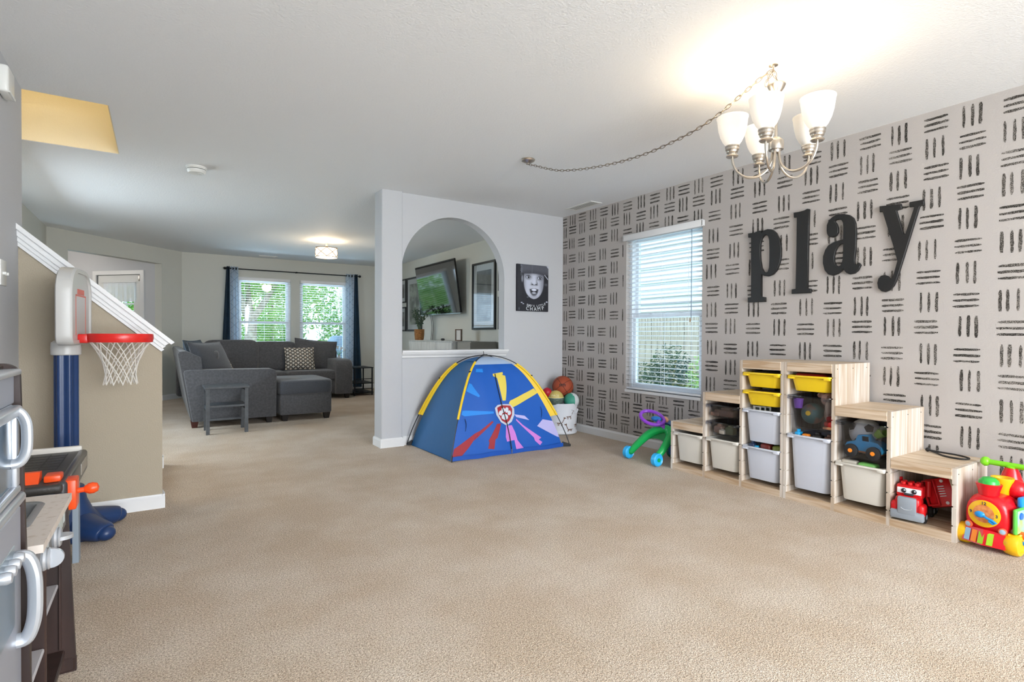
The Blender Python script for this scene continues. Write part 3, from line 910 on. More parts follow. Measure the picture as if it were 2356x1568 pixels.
def stencil():
    rnd = random.Random(7)
    b = MB()
    xs = XR - 0.0008
    wy0, wy1, wz0, wz1 = W1[0], W1[1], W1[2] - 0.024, W1[3] + 0.016
    def stroke(y0, y1, z0, z1):
        # trim at the corner, the window, the base board and the ceiling
        y1 = min(y1, YP - 0.003)
        z0, z1 = max(z0, 0.088), min(z1, CEIL - 0.004)
        if y0 < wy1 and y1 > wy0 and z0 < wz1 and z1 > wz0:
            if y1 > wy1 and y1 - wy1 > y0 - wy0:
                y0 = wy1 + 0.001
            elif y0 < wy0 and (wy0 - y0) > 0.01:
                y1 = wy0 - 0.001
            elif z1 > wz1:
                z0 = wz1 + 0.001
            elif z0 < wz0:
                z1 = wz0 - 0.001
            else:
                return
        if y1 - y0 < 0.006 or z1 - z0 < 0.006:
            return
        n = 7
        horiz = (y1 - y0) > (z1 - z0)
        top, bot = [], []
        for i in range(n + 1):
            t = i / n
            j0, j1 = rnd.uniform(-0.0018, 0.0018), rnd.uniform(-0.0018, 0.0018)
            e = 0.003 if i in (0, n) else 0
            if horiz:
                y = y0 + (y1 - y0) * t
                top.append((xs, y, z1 + j0 - e))
                bot.append((xs, y, z0 + j1 + e))
            else:
                z = z0 + (z1 - z0) * t
                top.append((xs, y1 + j0 - e, z))
                bot.append((xs, y0 + j1 + e, z))
        for i in range(n):
            b.quad(top[i], top[i + 1], bot[i + 1], bot[i])
    for it in STEN.split(';'):
        y, z, t = it.split(',')
        y, z = int(y) / 1000, int(z) / 1000
        for k in (-1, 0, 1):
            w = 0.0068 + rnd.uniform(-0.001, 0.0012)
            jit = rnd.uniform(-0.004, 0.004)
            if t[0] == 'H':
                stroke(y - 0.062 + rnd.uniform(-0.003, 0.003), y + 0.062 + rnd.uniform(-0.003, 0.003), z + k * 0.0345 - w, z + k * 0.0345 + w)
            else:
                stroke(y + k * 0.0395 - w + jit, y + k * 0.0395 + w + jit, z - 0.062 + rnd.uniform(-0.004, 0.004), z + 0.062 + rnd.uniform(-0.004, 0.004))
    return stuff(b.obj('stencil_strokes', M_STENCIL, wall_right, smooth=0, fix=False))
stencil()

# ------------------------------------------------------------------ wall letters p l a y
LETTERS = {
 'p': [[(2584, 1881), (2534, 1880), (2493, 1889), (2478, 1885), (2477, 1863), (2456, 1884), (2424, 1890), (2388, 1881), (2356, 1851), (2332, 1800), (2318, 1732), (2318, 1672), (2329, 1620), (2349, 1572), (2377, 1544), (2413, 1533), (2449, 1541), (2471, 1555), (2475, 1557), (2473, 1375), (2442, 1369), (2441, 1339), (2582, 1342), (2583, 1374), (2554, 1375), (2558, 1854), (2582, 1855)], [(2434, 1855), (2416, 1840), (2406, 1804), (2403, 1736), (2403, 1648), (2406, 1595), (2415, 1565), (2431, 1556), (2453, 1565), (2472, 1601), (2483, 1658), (2487, 1720), (2485, 1788), (2474, 1828), (2456, 1849)]],
 'l': [[(2217, 1977), (2184, 1976), (2142, 1979), (2122, 1987), (2110, 1983), (2112, 1870), (2115, 1667), (2117, 1415), (2093, 1410), (2094, 1385), (2226, 1388), (2226, 1413), (2197, 1416), (2194, 1677), (2193, 1945), (2215, 1947)]],
 'a': [[(1980, 1811), (1979, 1848), (1967, 1877), (1944, 1897), (1912, 1908), (1871, 1903), (1837, 1891), (1812, 1867), (1799, 1830), (1794, 1770), (1797, 1657), (1803, 1581), (1800, 1554), (1789, 1549), (1773, 1560), (1764, 1547), (1778, 1516), (1800, 1498), (1828, 1495), (1850, 1508), (1865, 1530), (1870, 1539), (1885, 1520), (1908, 1504), (1937, 1496), (1967, 1506), (1991, 1537), (2003, 1585), (2003, 1634), (1989, 1676), (1969, 1704), (1939, 1719), (1904, 1727), (1871, 1733), (1870, 1818), (1872, 1848), (1881, 1868), (1897, 1880), (1914, 1881), (1929, 1873), (1934, 1865), (1920, 1847), (1910, 1818), (1910, 1788), (1922, 1768), (1942, 1761), (1963, 1768), (1977, 1789)], [(1870, 1709), (1892, 1706), (1912, 1690), (1927, 1662), (1935, 1620), (1933, 1589), (1923, 1561), (1905, 1550), (1888, 1554), (1877, 1574), (1871, 1606)]],
 'y': [[(1649, 1912), (1613, 1909), (1534, 1904), (1530, 1878), (1553, 1874), (1559, 1870), (1520, 1721), (1510, 1711), (1501, 1715), (1455, 1872), (1460, 1880), (1482, 1881), (1482, 1905), (1414, 1906), (1410, 1879), (1429, 1878), (1436, 1868), (1518, 1560), (1554, 1429), (1568, 1396), (1588, 1372), (1613, 1361), (1633, 1367), (1652, 1388), (1657, 1420), (1651, 1446), (1637, 1462), (1619, 1465), (1601, 1456), (1588, 1438), (1578, 1434), (1564, 1464), (1544, 1551), (1566, 1644), (1631, 1880), (1648, 1881)]],
}
M_LETTER = mat('letter_black_satin', '#151414', rough=0.5)
for ch in 'play':
    pts = [[(-a / 1000.0, z / 1000.0) for a, z in L] for L in LETTERS[ch]]
    cy = -sum(p[0] for p in pts[0]) / len(pts[0])
    z0 = min(p[1] for p in pts[0])
    loops = [[(p[0] + cy, p[1] - z0) for p in L] for L in pts]
    # local frame: right = -y world, up = z, normal towards the room (-x)
    t = thing('wall_letter', {'p': 'black wooden letter p on the stencilled wall', 'l': 'black wooden letter l on the stencilled wall',
                              'a': 'black wooden letter a on the stencilled wall', 'y': 'black wooden letter y on the stencilled wall'}[ch],
              'wall letter', (XR - 0.0125, cy, z0), 0, 'letters spelling play')
    Mf = Matrix(((0, 0, -1, 0), (-1, 0, 0, 0), (0, 1, 0, 0), (0, 0, 0, 1)))
    curve_solid(loops, 0.0075, 0.0035, 'letter_face', M_LETTER, t, Mf)

# ------------------------------------------------------------------ ceiling: smoke detector, registers
M_PLASTIC = mat('white_plastic', '#e6e6e2', rough=0.35)
sd = thing('smoke_detector', 'round white smoke detector on the ceiling near the stairs', 'smoke detector', (0.259, 5.162, CEIL))
MB().lathe([(0.076, 0.0), (0.076, -0.009), (0.070, -0.012), (0.070, -0.02)], 32).obj('base_ring', M_PLASTIC, sd)
MB().lathe([(0.056, -0.018), (0.056, -0.026)], 32).obj('vent_gap', mat('vent_dark', '#77736b', rough=0.7), sd)
MB().lathe([(0.068, -0.025), (0.070, -0.03), (0.067, -0.042), (0.058, -0.052), (0.035, -0.056), (0.001, -0.057)], 32).obj('cover', M_PLASTIC, sd)
MB().lathe([(0.016, -0.055), (0.016, -0.060), (0.001, -0.061)], 20, (0.025, -0.02, 0)).obj('test_button', M_PLASTIC, sd)
def register(label, cx, cy, w, d):
    t = thing('ceiling_register', label, 'vent', (cx, cy, CEIL))
    f = MB()
    f.box((-w / 2, -d / 2, -0.006), (w / 2, -d / 2 + 0.028, 0.0)).box((-w / 2, d / 2 - 0.028, -0.006), (w / 2, d / 2, 0.0))
    f.box((-w / 2, -d / 2 + 0.028, -0.006), (-w / 2 + 0.02, d / 2 - 0.028, 0.0)).box((w / 2 - 0.02, -d / 2 + 0.028, -0.006), (w / 2, d / 2 - 0.028, 0.0))
    f.obj('frame', M_PLASTIC, t, smooth=0)
    MB().box((-w / 2 + 0.02, -d / 2 + 0.028, -0.001), (w / 2 - 0.02, d / 2 - 0.028, 0.0)).obj('backing', mat('vent_dark', '#77736b'), t, smooth=0)
    long_y = d > w
    n = 5
    if long_y:
        me = MB().box((-0.001, -d / 2 + 0.028, -0.006), (0.004, d / 2 - 0.028, -0.004)).mesh('louver', M_PLASTIC, 0)
        for i in range(n):
            link('louver', me, t, (-w / 2 + 0.03 + (w - 0.06) * i / (n - 1), 0, 0), (0, 0.3, 0))
    else:
        me = MB().box((-w / 2 + 0.02, -0.001, -0.006), (w / 2 - 0.02, 0.004, -0.004)).mesh('louver', M_PLASTIC, 0)
        for i in range(n):
            link('louver', me, t, (0, -d / 2 + 0.04 + (d - 0.08) * i / (n - 1), 0), (0.3, 0, 0))
    return t
register('white louvered ceiling vent by the stencilled wall corner', 3.755, 4.40, 0.15, 0.42)
register('white louvered ceiling vent in the living room above the window', 1.60, 10.33, 0.30, 0.13)

# ------------------------------------------------------------------ chandelier on a swagged chain
M_NICKEL = mat('brushed_nickel', '#c9c1b6', rough=0.28, metal=1.0)
M_CHAIN = mat('chain_nickel', '#8d8478', rough=0.35, metal=1.0)
def shade_mat(name, lit):
    m = D.materials.new(name)
    m.use_nodes = True
    nt = NT(m)
    for x in list(m.node_tree.nodes):
        m.node_tree.nodes.remove(x)
    out = nt.n('ShaderNodeOutputMaterial')
    df = nt.n('ShaderNodeBsdfDiffuse')
    df.inputs['Color'].default_value = (0.86, 0.84, 0.80, 1)
    tr = nt.n('ShaderNodeBsdfTranslucent')
    tr.inputs['Color'].default_value = (0.95, 0.92, 0.86, 1)
    mx = nt.n('ShaderNodeMixShader')
    mx.inputs['Fac'].default_value = 0.04
    nt.l(df.outputs[0], mx.inputs[1])
    nt.l(tr.outputs[0], mx.inputs[2])
    res = mx.outputs[0]
    if lit:
        em = nt.n('ShaderNodeEmission', Strength=lit)
        em.inputs['Color'].default_value = (1.0, 0.90, 0.76, 1)
        ad = nt.n('ShaderNodeAddShader')
        nt.l(res, ad.inputs[0])
        nt.l(em.outputs[0], ad.inputs[1])
        res = ad.outputs[0]
    nt.l(res, out.inputs['Surface'])
    MATS[name] = m
    return m
M_SHADE_LIT = shade_mat('frosted_glass_lit', 0.26)
M_SHADE_OFF = shade_mat('frosted_glass_unlit', 0.0)
M_BULB = mat('bulb_lit', '#ffffff', emit='#ffd9a6', estr=14.0)
M_BULB_OFF = mat('bulb_unlit', '#f0ece4', rough=0.3)
CX, CY = 2.617, 1.578
ch = thing('chandelier', 'brushed nickel five arm chandelier with frosted bell shades', 'chandelier', (CX, CY, CEIL))
def zz(z):
    return z - CEIL
MB().lathe([(0.001, zz(2.352)), (0.012, zz(2.350)), (0.041, zz(2.343)), (0.043, zz(2.336)), (0.037, zz(2.322)), (0.026, zz(2.306)), (0.018, zz(2.295)), (0.016, zz(2.288))], 32).obj('bell_cap', M_NICKEL, ch)
MB().lathe([(0.014, zz(2.289)), (0.030, zz(2.287)), (0.033, zz(2.280)), (0.030, zz(2.273)), (0.013, zz(2.271))], 32).obj('collar', M_NICKEL, ch)
MB().cyl((0, 0, zz(2.06)), (0, 0, zz(2.29)), 0.0075, n=16).obj('stem', M_NICKEL, ch)
MB().lathe([(0.001, zz(2.075)), (0.018, zz(2.073)), (0.034, zz(2.058)), (0.036, zz(2.054)), (0.036, zz(2.015)), (0.034, zz(2.011)), (0.024, zz(2.010)), (0.020, zz(1.998)), (0.010, zz(1.993)), (0.001, zz(1.992))], 32).obj('hub', M_NICKEL, ch)
ringpts = [(0.010 * math.cos(a * PI / 8), 0, zz(2.36) + 0.010 * math.sin(a * PI / 8)) for a in range(16)]
MB().tube(ringpts, 0.0022, 6, closed=True).obj('loop_ring', M_NICKEL, ch)
ARM_R = 0.205
shade_prof = [(0.026, 0.0), (0.031, 0.006), (0.046, 0.026), (0.059, 0.054), (0.068, 0.088), (0.073, 0.122), (0.0755, 0.143), (0.078, 0.148), (0.0775, 0.153), (0.074, 0.153), (0.071, 0.122), (0.066, 0.088), (0.057, 0.054), (0.044, 0.026), (0.029, 0.006), (0.024, 0.0)]
base = math.radians(258)
YR = math.radians(59.2)                             # bearing of the chandelier, arms are spread from it
for k in range(5):
    th = base + k * 2 * PI / 5                       # measured from the picture's right, counter-clockwise seen from above in view frame
    dx = math.cos(th) * math.cos(YR) + math.sin(th) * math.sin(YR)
    dy = -math.cos(th) * math.sin(YR) + math.sin(th) * math.cos(YR)
    def P(r, z):
        return (dx * r, dy * r, zz(z))
    a = MB().tube(smooth_path([P(0.016, 2.005), P(0.020, 1.965), P(0.038, 1.918), P(0.082, 1.886), P(0.135, 1.886), P(0.178, 1.915), P(0.200, 1.960), P(0.205, 2.000)], 5), 0.0062, 10).obj('arm', M_NICKEL, ch)
    ax, ay = dx * ARM_R, dy * ARM_R
    MB().lathe([(0.001, zz(1.994)), (0.026, zz(1.996)), (0.031, zz(2.001)), (0.029, zz(2.006)), (0.021, zz(2.009)), (0.021, zz(2.016)), (0.028, zz(2.020)), (0.030, zz(2.030)), (0.0335, zz(2.034)), (0.034, zz(2.046)), (0.036, zz(2.048)), (0.036, zz(2.054)), (0.030, zz(2.056))], 28, (ax, ay, 0)).obj('shade_cup', M_NICKEL, a)
    lit = (k != 2)
    MB().lathe([(r, zz(2.050) + h) for r, h in shade_prof], 36, (ax, ay, 0), cap0=False, cap1=False).obj('shade', M_SHADE_LIT if lit else M_SHADE_OFF, a, smooth=60)
    MB().lathe([(0.010, zz(2.055)), (0.012, zz(2.075)), (0.022, zz(2.100)), (0.024, zz(2.115)), (0.018, zz(2.130)), (0.001, zz(2.138))], 16, (ax, ay, 0)).obj('bulb', M_BULB if lit else M_BULB_OFF, a)
    if lit:
        add_light('chandelier_bulb', 'POINT', (CX + ax, CY + ay, 2.185), 1.9, (1.0, 0.79, 0.53), radius=0.03)
# hook, chain links
hk = thing('swag_chain', 'nickel swag chain draped across the ceiling to the chandelier', 'chain', (2.41, 3.481, CEIL))
MB().lathe([(0.001, 0.0), (0.052, -0.001), (0.056, -0.006), (0.050, -0.016), (0.030, -0.026), (0.012, -0.032), (0.008, -0.040), (0.001, -0.041)], 32).obj('ceiling_canopy', M_NICKEL, hk)
hx, hy = 2.605 - 2.41, 1.588 - 3.481
MB().lathe([(0.001, 0.0), (0.022, -0.001), (0.022, -0.004), (0.006, -0.007), (0.004, -0.02), (0.001, -0.021)], 20, (hx, hy, 0)).obj('ceiling_hook', M_NICKEL, hk)
lk = []
for i in range(20):
    a = 2 * PI * i / 20
    lk.append((0.0185 * math.cos(a) * (1.0 + 0.12 * abs(math.cos(a))), 0.0085 * math.sin(a), 0))
LINK = MB().tube(lk, 0.0018, 6, closed=True).mesh('chain_link', M_CHAIN, 40)
def chain_along(P, parent, step=0.031):
    P = [Vector(p) for p in smooth_path(P, 12)]
    acc, k = 0.0, 0
    for i in range(len(P) - 1):
        seg = (P[i + 1] - P[i])
        L = seg.length
        while acc <= L:
            p = P[i] + seg * (acc / L)
            q = seg.to_track_quat('X', 'Z')
            o = link('chain_link', LINK, parent, p)
            o.rotation_mode = 'QUATERNION'
            from mathutils import Quaternion
            o.rotation_quaternion = q @ Quaternion((1, 0, 0), (k % 2) * PI / 2 + 0.35)
            acc += step
            k += 1
        acc -= L
sag = [(0.0, 2.400), (0.05, 2.365), (0.118, 2.313), (0.192, 2.267), (0.306, 2.226), (0.43, 2.200), (0.525, 2.192), (0.612, 2.197), (0.694, 2.215), (0.769, 2.240), (0.839, 2.281), (0.905, 2.340), (0.966, 2.396), (1.0, 2.415)]
chain_along([(hx * t, hy * t, z - CEIL) for t, z in sag], hk)
chain_along([(hx, hy, -0.022), (hx + 0.006, hy - 0.004, -0.05), (CX - 2.41, CY - 3.481, -0.072)], hk, 0.026)
chain_along([(hx - 0.004, hy + 0.004, -0.03), (hx - 0.02, hy + 0.016, -0.07), (hx - 0.028, hy + 0.02, -0.10)], hk, 0.022)
MB().tube(smooth_path([(hx * t, hy * t, z - CEIL + 0.003) for t, z in sag], 4), 0.0016, 6).obj('lamp_cord', mat('cord_silver', '#9a9187', rough=0.5), hk)
# ------------------------------------------------------------------ pine storage frames with tubs
def wob(mb, name, m, parent, smooth=30, fix=True):
    """build a mesh given in world coordinates under an unrotated parent Empty"""
    L = parent.location
    if parent.parent:
        L = L + parent.parent.location
    mb.xf(Matrix.Translation(-Vector(L)))
    return mb.obj(name, m, parent, smooth, fix)

def pine_mat(name, a, b, stretch, bands=38.0):
    m = D.materials.new(name)
    m.use_nodes = True
    nt = NT(m)
    bs = m.node_tree.nodes['Principled BSDF']
    bs.inputs['Roughness'].default_value = 0.5
    tc = nt.n('ShaderNodeTexCoord')
    mp = nt.n('ShaderNodeMapping')
    mp.inputs['Scale'].default_value = stretch
    nt.l(tc.outputs['Object'], mp.inputs['Vector'])
    nz = nt.n('ShaderNodeTexNoise', Scale=bands, Detail=2.0, Distortion=0.6)
    nt.l(mp.outputs['Vector'], nz.inputs['Vector'])
    cr = nt.n('ShaderNodeValToRGB')
    e = cr.color_ramp.elements
    e[0].position, e[0].color = 0.36, lin(b)
    e[1].position, e[1].color = 0.62, lin(a)
    nt.l(nz.outputs['Fac'], cr.inputs['Fac'])
    nt.l(cr.outputs['Color'], bs.inputs['Base Color'])
    MATS[name] = m
    return m
M_PINE_V = pine_mat('pine_upright', '#d6cdc3', '#bba893', (1, 1, 0.05))
M_PINE_H = pine_mat('pine_rail', '#d3c0a9', '#b39676', (1, 0.06, 1))
M_PINE_T = pine_mat('pine_top', '#d6c5af', '#bba181', (1, 0.06, 1))
M_SCREW = mat('screw_dark', '#3d3a3a', rough=0.4, metal=0.7)

FX, BX = 3.463, 3.905
def panel(y, h, grooves, parent, gl, gr):
    b = MB()
    t = 0.010
    z = 0.0
    for g in grooves + [None]:
        z1 = h if g is None else g - 0.004
        b.box((FX, y - t, z), (BX, y + t, z1))
        if g is None:
            break
        b.box((FX + 0.004, y - t + (0.0045 if gr(g) else 0), z1), (BX, y + t - (0.0045 if gl(g) else 0), g + 0.004))
        z = g + 0.004
    return wob(b, 'side_panel', M_PINE_V, parent, 0)

def storage(label, ys, hs, tops):
    """ys: panel centre lines (4), hs: panel heights, tops: top height of the 3 bays"""
    t = thing('toy_storage_unit', label, 'storage unit', (FX, (ys[0] + ys[3]) / 2, 0), 0, 'stepped pine toy storage frames')
    groov = [0.085, 0.185, 0.30, 0.425, 0.555, 0.685, 0.815]
    for i, y in enumerate(ys):
        tl = tops[i - 1] if i > 0 else 0.0               # bay on the far (+y) side
        tr = tops[i] if i < 3 else 0.0                   # bay on the near side
        panel(y, hs[i], [g for g in groov if g < hs[i] - 0.05], t, lambda g, a=tl: g < a - 0.05, lambda g, a=tr: g < a - 0.05)
    for i in range(3):
        a, c = min(ys[i], ys[i + 1]) + 0.010, max(ys[i], ys[i + 1]) - 0.010
        z = tops[i]
        b = MB()
        b.rbox((FX - 0.002, a, z - 0.058), (FX + 0.018, c, z), 0.002, 1)
        wob(b, 'top_rail', M_PINE_H, t, 0)
        wob(MB().box((FX + 0.018, a, z - 0.018), (BX, c, z)), 'top_board', M_PINE_T, t, 0)
        wob(MB().box((FX - 0.001, a, 0.0), (FX + 0.02, c, 0.045)), 'bottom_rail', M_PINE_H, t, 0)
        wob(MB().box((FX + 0.02, a, 0.035), (BX, c, 0.045)), 'bottom_board', M_PINE_H, t, 0)
        wob(MB().box((BX - 0.006, a, 0.045), (BX - 0.001, c, z - 0.018)), 'back_board', M_PINE_V, t, 0)
    return t
LY = [2.948, 2.643, 2.332, 2.030]
RY = [2.008, 1.703, 1.400, 1.096]
storage('pine storage unit stepping up away from the green walker', LY, [0.385, 0.645, 0.90, 0.90], [0.385, 0.645, 0.90])
storage('pine storage unit stepping down to the red train toy', RY, [0.90, 0.90, 0.645, 0.385], [0.90, 0.645, 0.385])
# screw heads on the exposed end sides of the right frame
rf = [o for o in COL.objects if o.name.startswith('toy_storage_unit')][-1]
for y, h in ((1.693, 0.90), (1.390, 0.645), (1.086, 0.385)):
    for x in (FX + 0.025, 3.68, 3.86):
        wob(MB().lathe([(0.0035, 0.0), (0.003, 0.0012), (0.0005, 0.0013)], 10, (x, y, h - 0.03), (0, -1, 0)), 'screw', M_SCREW, rf)

# --- tubs
M_YELLOW = mat('tub_yellow', '#f3cd1c', rough=0.4, sss=0.05)
M_TUBWHITE = mat('tub_white', '#dcd7cd', rough=0.4, sss=0.1)
M_TUBMILK = mat('tub_milky', '#cfd3de', rough=0.35, sss=0.15)
M_SMOKE = glass_mat('tub_smoky', (0.77, 0.78, 0.81), 0.05, 0.15)
def tub(label, y0, rim, height, m, group, w=0.286, d=0.42):
    t = thing('storage_tub', label, 'bin', (FX + 0.205, y0, rim - height), 0, group)
    D2 = d / 2
    def loop(wx, wy, z, r, fx=0.0):
        return [(p[0] + fx - 0.0, p[1], z) for p in rrect(0, 0, wx, wy, r, 4)]
    H = height
    th = 0.003
    ls = [loop(d * 0.86, w * 0.76, 0.0, 0.035), loop(d * 0.875, w * 0.775, 0.006, 0.04), loop(d * 0.93, w * 0.875, H - 0.012, 0.035),
          loop(d * 0.93 - 2 * th, w * 0.875 - 2 * th, H - 0.012, 0.033), loop(d * 0.87 - 2 * th, w * 0.77 - 2 * th, 0.01, 0.036)]
    MB().loft(ls).obj('tub_body', m, t, smooth=35)
    # rim flange, deeper at the front with a soft bow
    def bow(L):
        out = []
        for x, y, z in L:
            if x < -0.1:
                x -= 0.018 * (1 - (y / (w / 2)) ** 2)
            out.append((x, y, z))
        return out
    rl = [bow(loop(d * 0.93, w * 0.875, H - 0.012, 0.035)), bow(loop(d * 1.0, w * 0.985, H - 0.010, 0.02)), bow(loop(d * 1.004, w * 0.99, H - 0.006, 0.02)), bow(loop(d * 1.0, w * 0.985, H, 0.02)), bow(loop(d * 0.94, w * 0.89, H + 0.001, 0.034)), loop(d * 0.93 - 2 * th, w * 0.875 - 2 * th, H - 0.006, 0.033), loop(d * 0.93 - 2 * th, w * 0.875 - 2 * th, H - 0.012, 0.033)]
    MB().loft(rl, False, False).obj('tub_rim', m, t, smooth=35)
    for s in (-1, 1):
        MB().rbox((-D2 - 0.005, s * w * 0.40 - 0.02, H - 0.024), (-D2 + 0.03, s * w * 0.40 + 0.02, H - 0.009), 0.005).obj('corner_lug', m, t)
    return t
def mid(ys, i):
    return (ys[i] + ys[i + 1]) / 2
tub('white tub in the lowest bay next to the green walker', mid(LY, 0), 0.306, 0.225, M_TUBWHITE, 'storage tubs')
tub('smoky shallow tub, upper of two in the bay below the yellow tubs step', mid(LY, 1), 0.560, 0.095, M_SMOKE, 'storage tubs')
tub('smoky shallow tub of small animal toys, lower of the two', mid(LY, 1), 0.432, 0.095, M_SMOKE, 'storage tubs')
tub('white tub under the two smoky shallow tubs', mid(LY, 1), 0.309, 0.225, M_TUBWHITE, 'storage tubs')
tub('yellow shallow tub, topmost of the left tall bay', mid(LY, 2), 0.818, 0.10, M_YELLOW, 'storage tubs')
tub('yellow shallow tub, second from top in the left tall bay', mid(LY, 2), 0.691, 0.10, M_YELLOW, 'storage tubs')
tub('milky tub holding cards under the yellow tubs', mid(LY, 2), 0.562, 0.225, M_TUBMILK, 'storage tubs')
tub('milky tub full of small toys at the bottom of the left tall bay', mid(LY, 2), 0.302, 0.225, M_TUBMILK, 'storage tubs')
tub('yellow shallow tub alone above the smoky plush toy tub', mid(RY, 0), 0.818, 0.10, M_YELLOW, 'storage tubs')
tub('smoky deep tub of plush toys under the single yellow tub', mid(RY, 0), 0.687, 0.215, M_SMOKE, 'storage tubs')
tub('tall milky tub at the bottom of the right tall bay', mid(RY, 0), 0.434, 0.35, M_TUBMILK, 'storage tubs')
tub('smoky deep tub with the blue toy car', mid(RY, 1), 0.560, 0.215, M_SMOKE, 'storage tubs')
tub('white tub under the smoky tub with the blue car', mid(RY, 1), 0.312, 0.225, M_TUBWHITE, 'storage tubs')

# --- toys in the tubs
def ball_shell(b, c, r, mi=0):
    b.sphere(c, r, 20, 14, mi)
    return b
P = lambda n, c, r=0.4, **k: mat(n, c, rough=r, **k)
fx = FX + 0.035
# smoky plush tub: y 1.715..1.995, z 0.48..0.68
t = thing('purple_cup', 'purple plastic cup in the smoky plush toy tub', 'toy cup', (fx + 0.03, 1.955, 0.60))
MB().lathe([(0.024, 0), (0.03, 0.06), (0.032, 0.062), (0.029, 0.062), (0.023, 0.004), (0.001, 0.003)], 20).obj('cup', P('toy_purple', '#8a4fc0'), t)
MB().tube(arc((0.03, 0.03), 0.02, -80, 80, 8, 'xz'), 0.004, 6).obj('cup_handle', P('toy_purple', '#8a4fc0'), t)
t = thing('rattle_ball', 'clear teal and brown ball with a yellow button in the smoky tub', 'toy ball', (fx + 0.075, 1.885, 0.50))
ball_shell(MB(), (0, 0, 0.068), 0.068).obj('ball', P('toy_teal_brown', '#3c6a68', c2='#8a5d4a', nscale=9, lo=0.45, hi=0.55), t)
MB().lathe([(0.016, 0), (0.014, 0.006), (0.001, 0.008)], 20, (-0.066, -0.005, 0.075), (-1, 0, 0.1)).obj('button', P('toy_yellow', '#f0c22c'), t)
t = thing('plush_cow', 'pinkish spotted plush toy slumped in the smoky tub', 'plush toy', (fx + 0.12, 1.775, 0.50))
M_PLUSH = P('plush_pink', '#c9a597', 0.9, c2='#8d6a5b', nscale=12, lo=0.55, hi=0.6)
MB().sphere((0, 0, 0.07), 0.055, 18, 12, sc=(1, 1, 1.25)).obj('body', M_PLUSH, t)
MB().sphere((-0.03, 0.02, 0.165), 0.042, 18, 12).obj('head', M_PLUSH, t)
MB().sphere((-0.075, -0.005, 0.12), 0.026, 14, 10, sc=(0.9, 0.8, 1.9)).obj('arm', P('plush_cream', '#cbb3a3', 0.9), t)
MB().sphere((-0.03, 0.065, 0.19), 0.018, 12, 8, sc=(0.6, 1.4, 1)).obj('ear', M_PLUSH, t)
t = thing('red_toy_car', 'red toy car with tan base in the smoky plush tub', 'toy car', (fx + 0.02, 1.752, 0.482))
MB().rbox((-0.02, -0.03, 0.018), (0.06, 0.03, 0.055), 0.015, 3).rbox((0.0, -0.025, 0.05), (0.045, 0.025, 0.085), 0.014, 3).obj('car_body', P('toy_red', '#c2231f'), t)
MB().rbox((-0.024, -0.033, 0.004), (0.064, 0.033, 0.022), 0.008, 2).obj('car_base', P('toy_tan', '#d6976a'), t)
# smoky car tub: y 1.41..1.69 z 0.35..0.56
t = thing('blue_toy_car', 'light blue toy car with big black wheels in the smoky tub', 'toy car', (fx - 0.005, 1.545, 0.349))
prof = [(-0.098, 0.045), (-0.102, 0.065), (-0.09, 0.085), (-0.055, 0.095), (-0.045, 0.10), (-0.03, 0.135), (0.02, 0.142), (0.035, 0.105), (0.075, 0.10), (0.098, 0.08), (0.105, 0.055), (0.1, 0.04)]
b = MB()
b.loft([[(x0, -p, z) for p, z in prof] for x0 in (0.0, 0.012, 0.075, 0.088)])
for v in range(len(b.v)):
    pass
b.obj('car_body', P('toy_sky_blue', '#2f9bd0', 0.35), t, smooth=40)
MB().prism([(-0.004, 0.104), (0.03, 0.104), (0.026, 0.132), (-0.006, 0.132)], -0.002, 0.004, 'x').xf(Matrix.Scale(-1, 4, (0, 1, 0))).obj('side_window', P('toy_window_dark', '#1a2430', 0.2), t, smooth=0)
MB().rbox((0.002, -0.1, 0.03), (0.086, 0.1, 0.05), 0.01, 2).obj('chassis', P('toy_orange_tan', '#c98455'), t)
for yy in (0.064, -0.058):
    for xx in (-0.008, 0.075):
        w = MB().lathe([(0.001, 0), (0.030, 0.0), (0.0385, 0.005), (0.0385, 0.020), (0.030, 0.024), (0.001, 0.024)], 24, (xx + 0.012, yy, 0.0395), (-1, 0, 0)).obj('wheel', P('toy_black_tyre', '#1c1b1d', 0.7), t)
        MB().lathe([(0.012, 0.0), (0.012, 0.027), (0.001, 0.028)], 18, (xx + 0.012, yy, 0.0395), (-1, 0, 0)).obj('hub', P('toy_orange', '#ef8a1e'), w)
t = thing('soccer_ball', 'white toy soccer ball with dark outlined patches in the smoky tub', 'ball', (fx + 0.115, 1.585, 0.395))
ball_shell(MB(), (0, 0, 0.088), 0.088).obj('ball', P('toy_white', '#e4e2de'), t)
ico = bmesh.new()
bmesh.ops.create_icosphere(ico, subdivisions=1, radius=1.0)
for v in ico.verts:
    n = v.co.normalized()
    if n.x > 0.35:
        continue
    c = Vector((0, 0, 0.088)) + n * 0.0885
    e = n.orthogonal().normalized()
    f2 = n.cross(e)
    pts = [tuple(c + (e * math.cos(2 * PI * i / 5) + f2 * math.sin(2 * PI * i / 5)) * 0.027 - n * 0.003) for i in range(5)]
    pt2 = [tuple(Vector(p) + n * 0.004) for p in pts]
    MB().loft([pts, pt2]).obj('patch', P('toy_near_black', '#221f24'), t, smooth=0)
ico.free()
t = thing('green_cup', 'lime green tapered cup lying on the blue toy car', 'toy cup', (fx + 0.05, 1.475, 0.487))
MB().lathe([(0.020, 0), (0.022, 0.004), (0.031, 0.058), (0.034, 0.062), (0.030, 0.062), (0.02, 0.006), (0.001, 0.005)], 20, (0, 0.02, 0.0), (-0.3, -0.75, 0.55)).obj('cup', P('toy_lime', '#9ccb2a'), t)
